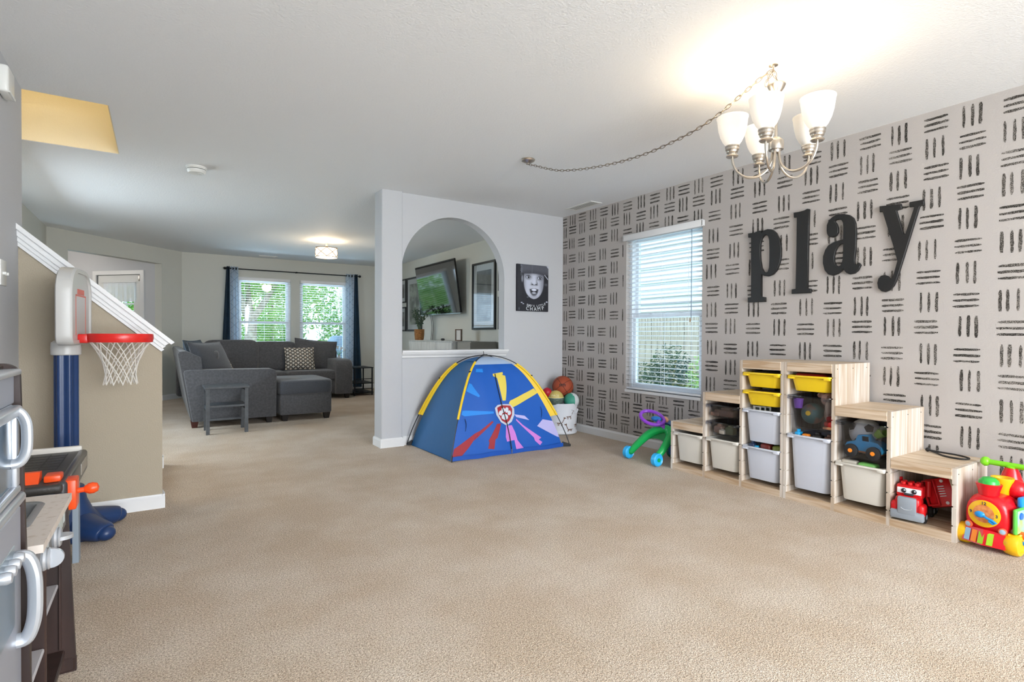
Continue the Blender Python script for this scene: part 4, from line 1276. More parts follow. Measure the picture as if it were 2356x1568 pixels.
# loose toys showing above the rims of the open tubs
def small_blocks(items):
    for nm, lab, c, d, col, r in items:
        b = MB()
        b.rbox((-d[0] / 2, -d[1] / 2, 0), (d[0] / 2, d[1] / 2, d[2]), min(d) * 0.25, 3)
        if r:
            b.rbox((-d[0] / 4, -d[1] / 4, d[2] * 0.9), (d[0] / 4, d[1] / 4, d[2] * 1.25), min(d) * 0.15, 2)
        o = b.obj(nm, P('toy_' + col.strip('#'), col), None)
        o.location = c
        tag(o, lab, 'toy', 'small toys in the tubs')
small_blocks([
    ('toy_block', 'bright blue toy block poking out of the tall milky tub', (fx + 0.02, 1.945, 0.375), (0.05, 0.034, 0.072), '#1fa2dd', 1),
    ('toy_block', 'rainbow orange toy wedge in the tall milky tub', (fx + 0.02, 1.895, 0.375), (0.04, 0.045, 0.064), '#f08a24', 0),
    ('toy_block', 'dark plastic toy in the tall milky tub', (fx + 0.04, 1.83, 0.375), (0.06, 0.06, 0.066), '#33302f', 1),
    ('toy_block', 'brown plastic toy at the near end of the tall milky tub', (fx + 0.04, 1.76, 0.375), (0.06, 0.05, 0.062), '#6b4a3c', 1),
    ('toy_block', 'dark blue toy brick in the lower milky tub', (fx + 0.02, 2.27, 0.245), (0.05, 0.04, 0.072), '#20304f', 1),
    ('toy_block', 'small cyan toy brick in the lower milky tub', (fx + 0.01, 2.235, 0.245), (0.03, 0.026, 0.060), '#2aa5d8', 0),
    ('toy_block', 'dark red toy truck body in the lower milky tub', (fx + 0.04, 2.175, 0.245), (0.07, 0.075, 0.082), '#7c2b24', 1),
    ('toy_block', 'olive green ring toy in the lower milky tub', (fx + 0.04, 2.095, 0.245), (0.07, 0.06, 0.078), '#7d8336', 0),
    ('toy_block', 'green woven toy in the white tub under the blue car', (fx + 0.03, 1.53, 0.255), (0.07, 0.10, 0.066), '#7cc063', 0),
    ('toy_block', 'cream toy box in the white tub under the blue car', (fx + 0.03, 1.63, 0.255), (0.05, 0.09, 0.066), '#cfc7b8', 0),
    ('toy_block', 'red toy lid showing above the single yellow tub', (fx + 0.06, 1.87, 0.745), (0.12, 0.2, 0.085), '#a3231c', 0),
    ('toy_block', 'dark toys showing above the topmost left yellow tub', (fx + 0.08, 2.18, 0.745), (0.12, 0.2, 0.082), '#2d2622', 1),
    ('toy_block', 'dark toys showing above the second left yellow tub', (fx + 0.08, 2.18, 0.615), (0.12, 0.2, 0.082), '#332b22', 1),
    ('wooden_track', 'brown wooden train pieces in the upper smoky shallow tub', (fx + 0.05, 2.50, 0.472), (0.10, 0.16, 0.05), '#6e5040', 1),
    ('wooden_track', 'flat brown wooden piece in the upper smoky shallow tub', (fx + 0.02, 2.57, 0.472), (0.06, 0.07, 0.03), '#7c5a48', 0),
    ('animal_toy', 'pale brown animal figure in the lower smoky tub', (fx + 0.03, 2.55, 0.344), (0.06, 0.07, 0.055), '#9c7a68', 1),
    ('animal_toy', 'olive animal figure in the lower smoky tub', (fx + 0.03, 2.455, 0.344), (0.06, 0.07, 0.055), '#5c6444', 1),
    ('animal_toy', 'cream animal skull figure in the lower smoky tub', (fx + 0.0, 2.505, 0.344), (0.03, 0.045, 0.032), '#c8bba8', 1),
])
t = thing('playing_cards', 'white printed flash cards standing in the upper milky tub', 'cards', (fx + 0.04, 2.255, 0.50))
for k in range(3):
    cmesh = MB().box((-0.001, -0.03, 0), (0.001, 0.03, 0.078)).obj('card', P('card_white', '#e4e2db'), t, smooth=0)
    cmesh.location = (0.012 * k, -0.03 * k, 0)
    MB().box((-0.0016, -0.018, 0.05), (-0.001, 0.012, 0.07)).obj('card_print', P('card_dark', '#2b332c'), cmesh, smooth=0)

# elastic cable loop lying on the low top at the right
t = MB().tube(smooth_path([(3.84, 1.345, 0.397), (3.82, 1.30, 0.392), (3.76, 1.24, 0.391), (3.74, 1.17, 0.391), (3.765, 1.135, 0.391), (3.80, 1.14, 0.393), (3.82, 1.20, 0.396), (3.83, 1.28, 0.396), (3.84, 1.34, 0.397)], 6), 0.005, 8).sphere((3.845, 1.348, 0.398), 0.012, 12, 8).obj('bungee_loop', P('cord_black', '#151517', 0.6))
tag(t, 'black cord loop lying on the low right storage top', 'cord')

# ------------------------------------------------------------------ red toy dump truck in the lower right bay
t = thing('toy_truck', 'red toy truck with eyes on its windscreen in the lowest right bay', 'toy truck', (3.53, 1.318, 0.045), math.radians(8))
RED, GREY = P('truck_red', '#d3141b', 0.3), P('truck_grey', '#8e959d', 0.35)
MB().rbox((-0.075, -0.078, 0.012), (-0.03, 0.078, 0.062), 0.01, 2).obj('bumper', GREY, t)
g = MB().rbox((-0.078, -0.043, 0.042), (-0.05, 0.043, 0.138), 0.008, 2).obj('grille', GREY, t)
MB().tube([(-0.0785, 0.028 * math.cos(a), 0.088 + 0.018 * math.sin(a)) for a in [math.radians(x) for x in range(205, 336, 10)]], 0.0022, 6).obj('smile_line', P('truck_grey_light', '#b4b9be', 0.3), g)
MB().rbox((-0.062, -0.06, 0.045), (0.03, 0.06, 0.138), 0.022, 3).obj('hood', RED, t)
for s in (-1, 1):
    MB().rbox((-0.064, s * 0.06 - 0.02, 0.03), (0.015, s * 0.06 + 0.02, 0.105), 0.018, 3).obj('fender', RED, t)
cab = MB().rbox((-0.02, -0.062, 0.125), (0.055, 0.062, 0.195), 0.012, 2).obj('cab', RED, t)
MB().rbox((-0.026, -0.056, 0.148), (-0.018, 0.056, 0.180), 0.004, 2).obj('windscreen', P('truck_white', '#e8ecee', 0.25), cab)
for s in (-1, 1):
    e = MB().sphere((-0.027, s * 0.024, 0.164), 0.0125, 14, 10, sc=(0.5, 1, 1)).obj('eye', P('truck_eye', '#23282d', 0.15), cab)
    MB().sphere((-0.0325, s * 0.024 - 0.004, 0.168), 0.0035, 8, 6).obj('glint', P('truck_white', '#e8ecee'), e)
MB().rbox((-0.034, -0.022, 0.140), (-0.020, 0.022, 0.152), 0.004, 2).obj('visor_piece', P('truck_dark', '#3a3d42', 0.3), cab)
for sx in (0.0, 0.036):
    for sy in (-0.032, 0.0, 0.032):
        MB().lathe([(0.012, 0.0), (0.012, 0.014), (0.010, 0.016), (0.001, 0.016)], 16, (sx + 0.002, sy, 0.194)).obj('stud', RED, cab)
for s in (-1, 1):
    MB().lathe([(0.014, 0), (0.014, 0.085), (0.012, 0.088), (0.001, 0.088)], 16, (0.075, s * 0.066, 0.13)).obj('exhaust_stack', RED, t)
MB().rbox((0.0, -0.05, 0.03), (0.28, 0.05, 0.06), 0.008, 2).obj('chassis', P('truck_dark', '#3a3d42', 0.3), t)
for x in (-0.018, 0.15, 0.225):
    for s in (-1, 1):
        w = MB().lathe([(0.001, 0), (0.028, 0), (0.035, 0.004), (0.035, 0.020), (0.028, 0.024), (0.001, 0.024)], 24, (x, s * 0.056, 0.036), (0, s, 0)).obj('wheel', P('toy_black_tyre', '#1c1b1d', 0.7), t)
        MB().lathe([(0.013, 0.0), (0.013, 0.026), (0.001, 0.027)], 16, (x, s * 0.056, 0.036), (0, s, 0)).obj('hub', GREY, w)
# dump bed hanging out to the side, tipped towards the opening
Mt = Matrix.Translation((0.10, -0.125, 0.10)) @ Matrix.Rotation(math.radians(-18), 4, 'X') @ Matrix.Rotation(math.radians(12), 4, 'Y')
bed = MB().rbox((-0.015, -0.07, -0.02), (0.06, 0.05, 0.135), 0.008, 2).xf(Mt).obj('dump_bed', RED, t)
MB().rbox((-0.022, -0.085, -0.035), (0.062, -0.068, 0.145), 0.006, 2).xf(Mt).obj('bed_edge', P('truck_cream', '#d8cfb0'), bed)
for k in range(5):
    MB().rbox((-0.018, -0.035, 0.035 + 0.013 * k), (-0.014, -0.005, 0.040 + 0.013 * k), 0.001, 1).xf(Mt).obj('bed_slot', P('truck_white', '#e8ecee'), bed)
for zc in (0.0, 0.118):
    MB().lathe([(0.009, 0), (0.008, 0.003), (0.001, 0.0035)], 16, (-0.0145, -0.03, zc), (-1, 0, 0)).xf(Mt).obj('bed_light', P('truck_white', '#e8ecee'), bed)
fr = MB()
for z0, z1 in ((-0.012, -0.002), (0.118, 0.128)):
    fr.rbox((-0.035, 0.0, z0), (-0.015, 0.06, z1), 0.003, 1)
fr.rbox((-0.035, 0.05, -0.012), (-0.015, 0.06, 0.128), 0.003, 1).rbox((-0.035, 0.0, -0.012), (-0.015, 0.01, 0.128), 0.003, 1)
fr.xf(Mt).obj('bed_frame', RED, bed)
# ------------------------------------------------------------------ red ride-on train toy
t = thing('ride_on_train', 'red ride on train toy with a clock face and yellow wheels', 'ride-on toy', (3.63, 0.960, 0.0), math.radians(-6))
TR = P('train_red', '#d2101d', 0.25)
YE = P('train_yellow', '#eab308', 0.35)
def LX(x):
    return x - 3.63
# rounded engine body, loft along x (front at -x)
L = []
for x, ry, rz0, rz1 in ((3.487, 0.070, 0.070, 0.250), (3.495, 0.084, 0.062, 0.264), (3.53, 0.092, 0.055, 0.275), (3.60, 0.092, 0.055, 0.275), (3.70, 0.085, 0.055, 0.262), (3.80, 0.080, 0.06, 0.24), (3.83, 0.065, 0.08, 0.22)):
    cz, rz = (rz0 + rz1) / 2, (rz1 - rz0) / 2
    L.append([(LX(x), ry * math.copysign(abs(math.cos(a)) ** 0.75, math.cos(a)), cz + rz * math.copysign(abs(math.sin(a)) ** 0.75, math.sin(a))) for a in [2 * PI * i / 28 for i in range(28)]])
MB().loft(L).obj('engine_body', TR, t, smooth=50)
# skirt (cow catcher) with coloured panels
sk = MB().loft([[(LX(3.462), -0.088, 0.03), (LX(3.445), 0.0, 0.03), (LX(3.462), 0.088, 0.03), (LX(3.60), 0.088, 0.03), (LX(3.60), -0.088, 0.03)],
                [(LX(3.485), -0.08, 0.10), (LX(3.468), 0.0, 0.105), (LX(3.485), 0.08, 0.10), (LX(3.60), 0.085, 0.10), (LX(3.60), -0.085, 0.10)]]).obj('skirt', TR, t, smooth=20)
for k, (y0, cc) in enumerate(((0.066, '#8fb3cf'), (0.036, '#f0851d'), (0.006, '#9ac321'), (-0.03, '#9ac321'))):
    def sp(y, zf):
        f = 1 - abs(y) / 0.088
        x0 = 3.462 - 0.017 * f
        x1 = 3.485 - 0.017 * f
        return (LX(x0 + (x1 - x0) * zf) - 0.0025, y, 0.035 + 0.06 * zf)
    w = 0.012
    MB().poly([sp(y0 + w, 0.02), sp(y0 - w, 0.02), sp(y0 - w, 0.95), sp(y0 + w, 0.95)]).obj('skirt_panel', P('train_panel_' + cc.strip('#'), cc), sk, smooth=0, fix=False)
# clock face
dial = MB().lathe([(0.066, 0.0), (0.066, 0.008), (0.062, 0.010), (0.001, 0.010)], 40, (LX(3.487), 0.004, 0.180), (-1, 0, 0.06)).obj('clock_rim', YE, t)
MB().lathe([(0.044, 0.0105), (0.001, 0.0115)], 36, (LX(3.487), 0.004, 0.180), (-1, 0, 0.06)).obj('clock_dial', P('train_dial_orange', '#d2713a', c2='#e59a5a', nscale=60), dial)
for tx, dy, dzz in (('12', 0, 0.052), ('9', 0.053, 0.0), ('6', 0, -0.053), ('3', -0.053, 0.0)):
    text_mesh(tx, 0.021, P('train_digit', '#232a55'), dial, frame((LX(3.487) - 0.0105, 0.004 + dy, 0.180 + dzz), (0, -1, 0), (0, 0, 1)), 'digit', bold=0.0006)
hand = MB().sphere((LX(3.468), 0.016, 0.176), 0.019, 16, 10, sc=(0.6, 1.15, 0.85)).obj('clock_hand', P('train_blue', '#1c8fdc', 0.3), dial)
MB().tube([(LX(3.466), 0.0, 0.172), (LX(3.464), -0.018, 0.164), (LX(3.463), -0.035, 0.160), (LX(3.463), -0.052, 0.150), (LX(3.463), -0.04, 0.144), (LX(3.464), -0.022, 0.154)], 0.006, 8).obj('hand_loop', P('train_blue', '#1c8fdc', 0.3), hand)
for s, zc in ((0.066, 0.112), (-0.070, 0.112)):
    h = MB().lathe([(0.017, 0), (0.017, 0.008), (0.013, 0.010), (0.001, 0.010)], 20, (LX(3.487), s, zc), (-1, 0.25 * (1 if s > 0 else -1), 0)).obj('headlight', P('train_light_ring', '#e1653f'), t)
    MB().lathe([(0.012, 0.0105), (0.001, 0.013)], 20, (LX(3.487), s, zc), (-1, 0.25 * (1 if s > 0 else -1), 0)).obj('lens', P('train_lens', '#9db4c8', 0.15), h)
# chimney with green dome, yellow scoop, red dome, handle bar
MB().lathe([(0.040, 0.255), (0.044, 0.29), (0.052, 0.318), (0.054, 0.324), (0.049, 0.326), (0.001, 0.322)], 28, (LX(3.545), 0.01, 0)).obj('chimney', TR, t)
MB().lathe([(0.044, 0.323), (0.040, 0.340), (0.026, 0.354), (0.001, 0.360)], 28, (LX(3.545), 0.01, 0)).obj('chimney_dome', P('train_green', '#2fae43', 0.3), t)
MB().lathe([(0.026, 0.25), (0.040, 0.325), (0.047, 0.345), (0.047, 0.351), (0.036, 0.349), (0.024, 0.325), (0.001, 0.320)], 28, (LX(3.63), -0.012, 0)).obj('yellow_scoop', YE, t)
MB().sphere((LX(3.665), -0.055, 0.295), 0.048, 20, 14).obj('side_dome', TR, t)
MB().lathe([(0.055, 0.22), (0.050, 0.31), (0.036, 0.36), (0.026, 0.385), (0.001, 0.388)], 24, (LX(3.745), -0.005, 0)).obj('steering_post', TR, t)
hb = MB().cyl((LX(3.745), 0.095, 0.398), (LX(3.745), -0.13, 0.398), 0.0145, n=18).lathe([(0.012, 0.36), (0.02, 0.375), (0.022, 0.392), (0.001, 0.4)], 16, (LX(3.745), -0.005, 0)).obj('handle_bar', P('train_lime', '#7ed321', 0.35), t)
for s, yy in ((1, 0.105), (-1, -0.14)):
    MB().sphere((LX(3.745), yy, 0.398), 0.025, 18, 12, sc=(1, 0.9, 1)).obj('grip_knob', P('train_lime', '#7ed321', 0.35), hb)
# activity panels on the near side
bk = MB().rbox((LX(3.50), -0.118, 0.105), (LX(3.64), -0.10, 0.23), 0.012, 3).obj('activity_board', P('train_board_green', '#5bc34a', 0.35), t)
MB().rbox((LX(3.508), -0.1195, 0.112), (LX(3.632), -0.117, 0.222), 0.008, 2).obj('board_picture', P('train_board_sky', '#8fd0ea', c2='#a9d36b', nscale=14), bk)
MB().lathe([(0.018, 0), (0.016, 0.006), (0.001, 0.007)], 20, (LX(3.54), -0.119, 0.195), (0, -1, 0)).obj('board_button', P('train_deep_blue', '#1766c4', 0.3), bk)
MB().rbox((LX(3.58), -0.11, 0.225), (LX(3.68), -0.088, 0.275), 0.008, 2).obj('blue_holder', P('train_blue', '#1c8fdc', 0.3), t)
for k in range(4):
    MB().tube(arc((LX(3.69) + 0.022 * k, 0.275), 0.026, -60, 200, 10, 'xz', -0.085), 0.007, 8).obj('bead_ring', P('train_bead', '#5a7f88', 0.25), t)
MB().tube(smooth_path([(LX(3.50), -0.085, 0.10), (LX(3.51), -0.11, 0.095), (LX(3.53), -0.125, 0.105)], 4), 0.006, 8).obj('yellow_lever', YE, t)
MB().lathe([(0.018, -0.01), (0.02, 0), (0.018, 0.01)], 8, (LX(3.545), -0.125, 0.10), (0, 1, 0)).obj('orange_gear', P('train_gear_orange', '#e8641c'), t)
MB().lathe([(0.024, -0.012), (0.026, 0), (0.024, 0.012)], 10, (LX(3.565), -0.122, 0.07), (0, 1, 0)).obj('blue_gear', P('train_blue', '#1c8fdc', 0.3), t)
for x in (3.52, 3.76):
    for s in (1, -1):
        MB().lathe([(0.015, 0.070), (0.046, 0.072), (0.051, 0.080), (0.053, 0.10), (0.051, 0.122), (0.046, 0.130), (0.030, 0.131), (0.028, 0.126), (0.001, 0.126)], 28, (LX(x), 0, 0.053), (0, s, 0)).obj('wheel', YE, t)
MB().rbox((LX(3.50), -0.075, 0.035), (LX(3.80), 0.075, 0.07), 0.01, 2).obj('underframe', P('train_dark_red', '#7d0d14', 0.4), t)

# ------------------------------------------------------------------ push walker beside the storage
t = thing('push_walker', 'green baby push walker with purple handle and light blue wheels', 'walker', (3.55, 3.2, 0))
GR = P('walker_green', '#12a652', 0.3)
W = lambda p: (p[0] - 3.55, p[1] - 3.2, p[2])
path = [(3.445, 3.385, 0.055), (3.485, 3.345, 0.125), (3.545, 3.265, 0.222), (3.60, 3.18, 0.272), (3.625, 3.125, 0.270), (3.60, 3.085, 0.225), (3.51, 3.075, 0.13), (3.43, 3.09, 0.055)]
MB().tube(smooth_path([W(p) for p in path], 6), [0.026 + 0.012 * math.sin(PI * i / 42) for i in range(43)], 12).obj('leg_arch', GR, t)
inner = smooth_path([W(p) for p in path[2:6]], 6)
low = smooth_path([W(p) for p in [(3.51, 3.30, 0.165), (3.55, 3.22, 0.19), (3.57, 3.15, 0.185), (3.56, 3.08, 0.15)]], 6)
MB().loft([inner, low], False, False, False).obj('leg_web', P('walker_green_dark', '#0d7a3d', 0.4), t, fix=False)
for (x, y, s) in ((3.44, 3.405, 1), (3.42, 3.065, -1)):
    w = MB().lathe([(0.001, -0.024), (0.044, -0.026), (0.053, -0.018), (0.053, 0.018), (0.044, 0.026), (0.036, 0.020), (0.001, 0.020)], 28, W((x, y, 0.0535)), (0, -1, 0)).obj('wheel', P('walker_sky', '#2fb1ee', 0.3), t)
    MB().lathe([(0.016, 0.0), (0.016, 0.027), (0.001, 0.028)], 18, W((x, y, 0.0535)), (0, -1, 0)).obj('hub', GR, w)
ring = []
for i in range(28):
    a = 2 * PI * i / 28
    ring.append(W((3.57 + 0.075 * math.sin(a), 3.255 + 0.10 * math.cos(a) - 0.02 * math.sin(a), 0.362 + 0.022 * math.sin(a) + 0.042 * math.cos(a))))
MB().tube(ring, 0.015, 10, closed=True).obj('handle_ring', P('walker_purple', '#8b3fc4', 0.3), t)
MB().tube(smooth_path([W((3.56, 3.19, 0.34)), W((3.60, 3.155, 0.30)), W((3.63, 3.13, 0.255))], 5), [0.026] * 6 + [0.03] * 5, 12, squash=0.7).obj('handle_neck', P('walker_purple', '#8b3fc4', 0.3), t)
MB().sphere(W((3.60, 3.235, 0.352)), 0.05, 18, 12, sc=(0.6, 1.1, 0.5)).obj('dial_panel', P('walker_blue', '#1878c8', 0.35), t)
b = MB()
b.loft([[W(p) for p in ((3.64, 3.18, 0.33), (3.64, 3.03, 0.30), (3.70, 3.03, 0.32), (3.70, 3.18, 0.34))], [W(p) for p in ((3.70, 3.19, 0.19), (3.70, 3.02, 0.19), (3.80, 3.02, 0.20), (3.80, 3.19, 0.20))], [W(p) for p in ((3.72, 3.20, 0.04), (3.72, 3.01, 0.04), (3.84, 3.01, 0.04), (3.84, 3.20, 0.04))]])
b.obj('activity_front', P('walker_deep_blue', '#12508f', 0.35), t, smooth=0)
MB().sphere(W((3.655, 3.19, 0.345)), 0.03, 14, 10, sc=(0.7, 1.3, 1)).obj('peach_knob', P('walker_peach', '#e3a27c', 0.4), t)
for y in (3.225, 3.0):
    MB().lathe([(0.001, -0.018), (0.040, -0.018), (0.046, 0), (0.040, 0.018), (0.001, 0.018)], 24, W((3.78, y, 0.0465)), (0, 1, 0)).obj('wheel', P('walker_teal', '#0b6a55', 0.4), t)

# ------------------------------------------------------------------ fabric toy basket with balls
M_CANVASW = P('basket_canvas', '#e6e8ee', 0.85, bump=0.2, bscale=500)
bx0, by0 = 3.715, 4.70
t = thing('toy_basket', 'white fabric toy basket printed with brown giraffes in the corner', 'basket', (bx0, by0, 0))
prof = [(0.001, 0.0), (0.150, 0.0), (0.170, 0.010), (0.173, 0.025), (0.166, 0.036), (0.160, 0.05), (0.168, 0.12), (0.175, 0.22), (0.178, 0.315), (0.181, 0.322), (0.180, 0.335), (0.174, 0.337), (0.171, 0.325), (0.168, 0.22), (0.155, 0.06), (0.001, 0.05)]
MB().lathe(prof, 48).obj('basket_body', M_CANVASW, t, smooth=50)
for a0 in (200, 290):
    pts = []
    for i in range(9):
        a = math.radians(a0 + (i - 4) * 5)
        z = 0.27 - 0.035 * math.sin(PI * i / 8) ** 0.6
        pts.append((0.183 * math.cos(a), 0.183 * math.sin(a), z))
    MB().tube(pts, 0.008, 8, squash=0.6).obj('handle', M_CANVASW, t)
def giraffe(ang, z0, s, flip):
    """flat brown print wrapped on the basket"""
    b = MB()
    def pt(u, v):
        r = 0.1605 + (0.178 - 0.1605) * min(1, (z0 + v) / 0.32) + 0.0022
        a = math.radians(ang) + (u if not flip else -u) / r
        return (r * math.cos(a), r * math.sin(a), z0 + v)
    def rect(u0, u1, v0, v1, sk=0.0):
        b.add([pt(u0 * s, v0 * s), pt(u1 * s, v0 * s), pt((u1 + sk) * s, v1 * s), pt((u0 + sk) * s, v1 * s)], [(0, 1, 2, 3)])
    for k in range(3):
        rect(-0.5 + 0.3 * k, -0.28 + 0.3 * k, 0.33, 0.58)
    for u in (-0.45, -0.28, 0.18, 0.33):
        rect(u, u + 0.09, 0.0, 0.33)
    for k in range(4):
        rect(0.30 + 0.10 * k, 0.47 + 0.10 * k, 0.58 + 0.2 * k, 0.74 + 0.2 * k, 0.05)
    rect(0.62, 1.05, 1.33, 1.5)
    rect(0.66, 0.74, 1.5, 1.62)
    rect(-0.85, -0.5, 0.5, 0.55, 0.0)
    b.obj('giraffe_print', P('giraffe_brown', '#6d4a33', 0.9), t, smooth=0, fix=False)
for ang, z0, fl in ((262, 0.17, False), (302, 0.075, False), (228, 0.10, False), (265, 0.03, True), (322, 0.20, True)):
    giraffe(ang, z0, 0.06, fl)
M_BBALL = mat('basketball_orange', '#a5492b', rough=0.6, bump=0.3, bscale=700)
t = thing('basketball', 'orange basketball with black seams on top of the toy basket', 'ball', (3.765, 4.74, 0.385))
MB().sphere((0, 0, 0.118), 0.118, 36, 24).obj('ball_skin', M_BBALL, t, smooth=60)
seam = P('ball_seam', '#3a1b14', 0.6)
q = Matrix.Rotation(0.5, 4, 'Z') @ Matrix.Rotation(0.9, 4, 'X') @ Matrix.Rotation(0.4, 4, 'Y')
def seamc(f):
    pts = [tuple(Vector((0, 0, 0.118)) + q @ (Vector(f(2 * PI * i / 48)).normalized() * 0.1180)) for i in range(48)]
    MB().tube(pts, 0.0022, 5, closed=True).obj('seam', seam, t)
seamc(lambda a: (math.cos(a), math.sin(a), 0))
seamc(lambda a: (math.cos(a), 0, math.sin(a)))
seamc(lambda a: (0.55 + 0.28 * math.cos(2 * a), math.cos(a) * 0.9, math.sin(a) * 0.9))
seamc(lambda a: (-0.55 - 0.28 * math.cos(2 * a), math.cos(a) * 0.9, math.sin(a) * 0.9))
nrm = Vector((-0.62, -0.74, 0.25)).normalized()
rt = Vector((0, 0, 1)).cross(nrm).normalized() * 1.0
text_mesh('nm', 0.055, seam, t, frame(tuple(Vector((0, 0, 0.118)) + nrm * 0.1192), tuple(rt), tuple(nrm.cross(rt))), 'ball_lettering', bold=0.0012)
t = thing('small_ball', 'yellow and dark green small basketball in the toy basket', 'ball', (3.60, 4.655, 0.30))
b = MB()
b.sphere((0, 0, 0.088), 0.088, 32, 20)
for i, f in enumerate(b.f):
    zc = sum(b.v[k][2] for k in f) / len(f)
    b.mi[i] = 1 if zc < 0.10 else 0
b.obj('ball_skin', [P('ball_yellow', '#cdb767', 0.5), P('ball_dark_green', '#3f4f45', 0.6, c2='#6d7a70', nscale=60, stretch=(1, 1, 3))], t, smooth=60)
MB().lathe([(0.0885, 0.098), (0.0890, 0.101), (0.0885, 0.104)], 40).obj('band', P('ball_cream', '#e7dcae', 0.5), t)
nrm = Vector((-0.60, -0.70, 0.42)).normalized()
rt = Vector((0, 0, 1)).cross(nrm).normalized()
text_mesh('PACE', 0.034, P('ball_cream', '#e7dcae', 0.5), t, frame(tuple(Vector((0, 0, 0.088)) + nrm * 0.0892), tuple(rt), tuple(nrm.cross(rt))), 'ball_lettering', bold=0.0006)
t = thing('small_ball', 'teal and white striped ball in the toy basket', 'ball', (3.775, 4.60, 0.275))
b = MB()
b.sphere((0, 0, 0.085), 0.085, 32, 20)
for i, f in enumerate(b.f):
    cx_ = sum(b.v[k][0] for k in f) / len(f) * 0.75 - sum(b.v[k][1] for k in f) / len(f) * 0.0
    b.mi[i] = 1 if -0.012 < cx_ < 0.036 else 0
b.obj('ball_skin', [P('ball_teal', '#3f9a83', 0.5), P('ball_white', '#dde2e4', 0.5)], t, smooth=60)
t = MB().sphere((0, 0, 0.052), 0.052, 24, 16).lathe([(0.006, 0.100), (0.005, 0.106), (0.001, 0.107)], 10).obj('red_ball', P('ball_red', '#b8122c', 0.45), smooth=60)
t.location = (3.525, 4.71, 0.40)
tag(t, 'small plain red ball at the left of the toy basket', 'ball')
t = MB().cyl((0, 0, 0), (-0.10, 0.0, 0.24), 0.012, n=14).sphere((-0.10, 0, 0.24), 0.022, 14, 10).obj('red_toy_bat', P('ball_red2', '#c41420', 0.35), smooth=40)
t.location = (3.56, 4.79, 0.28)
tag(t, 'red toy bat handle sticking out behind the play tent', 'toy bat')

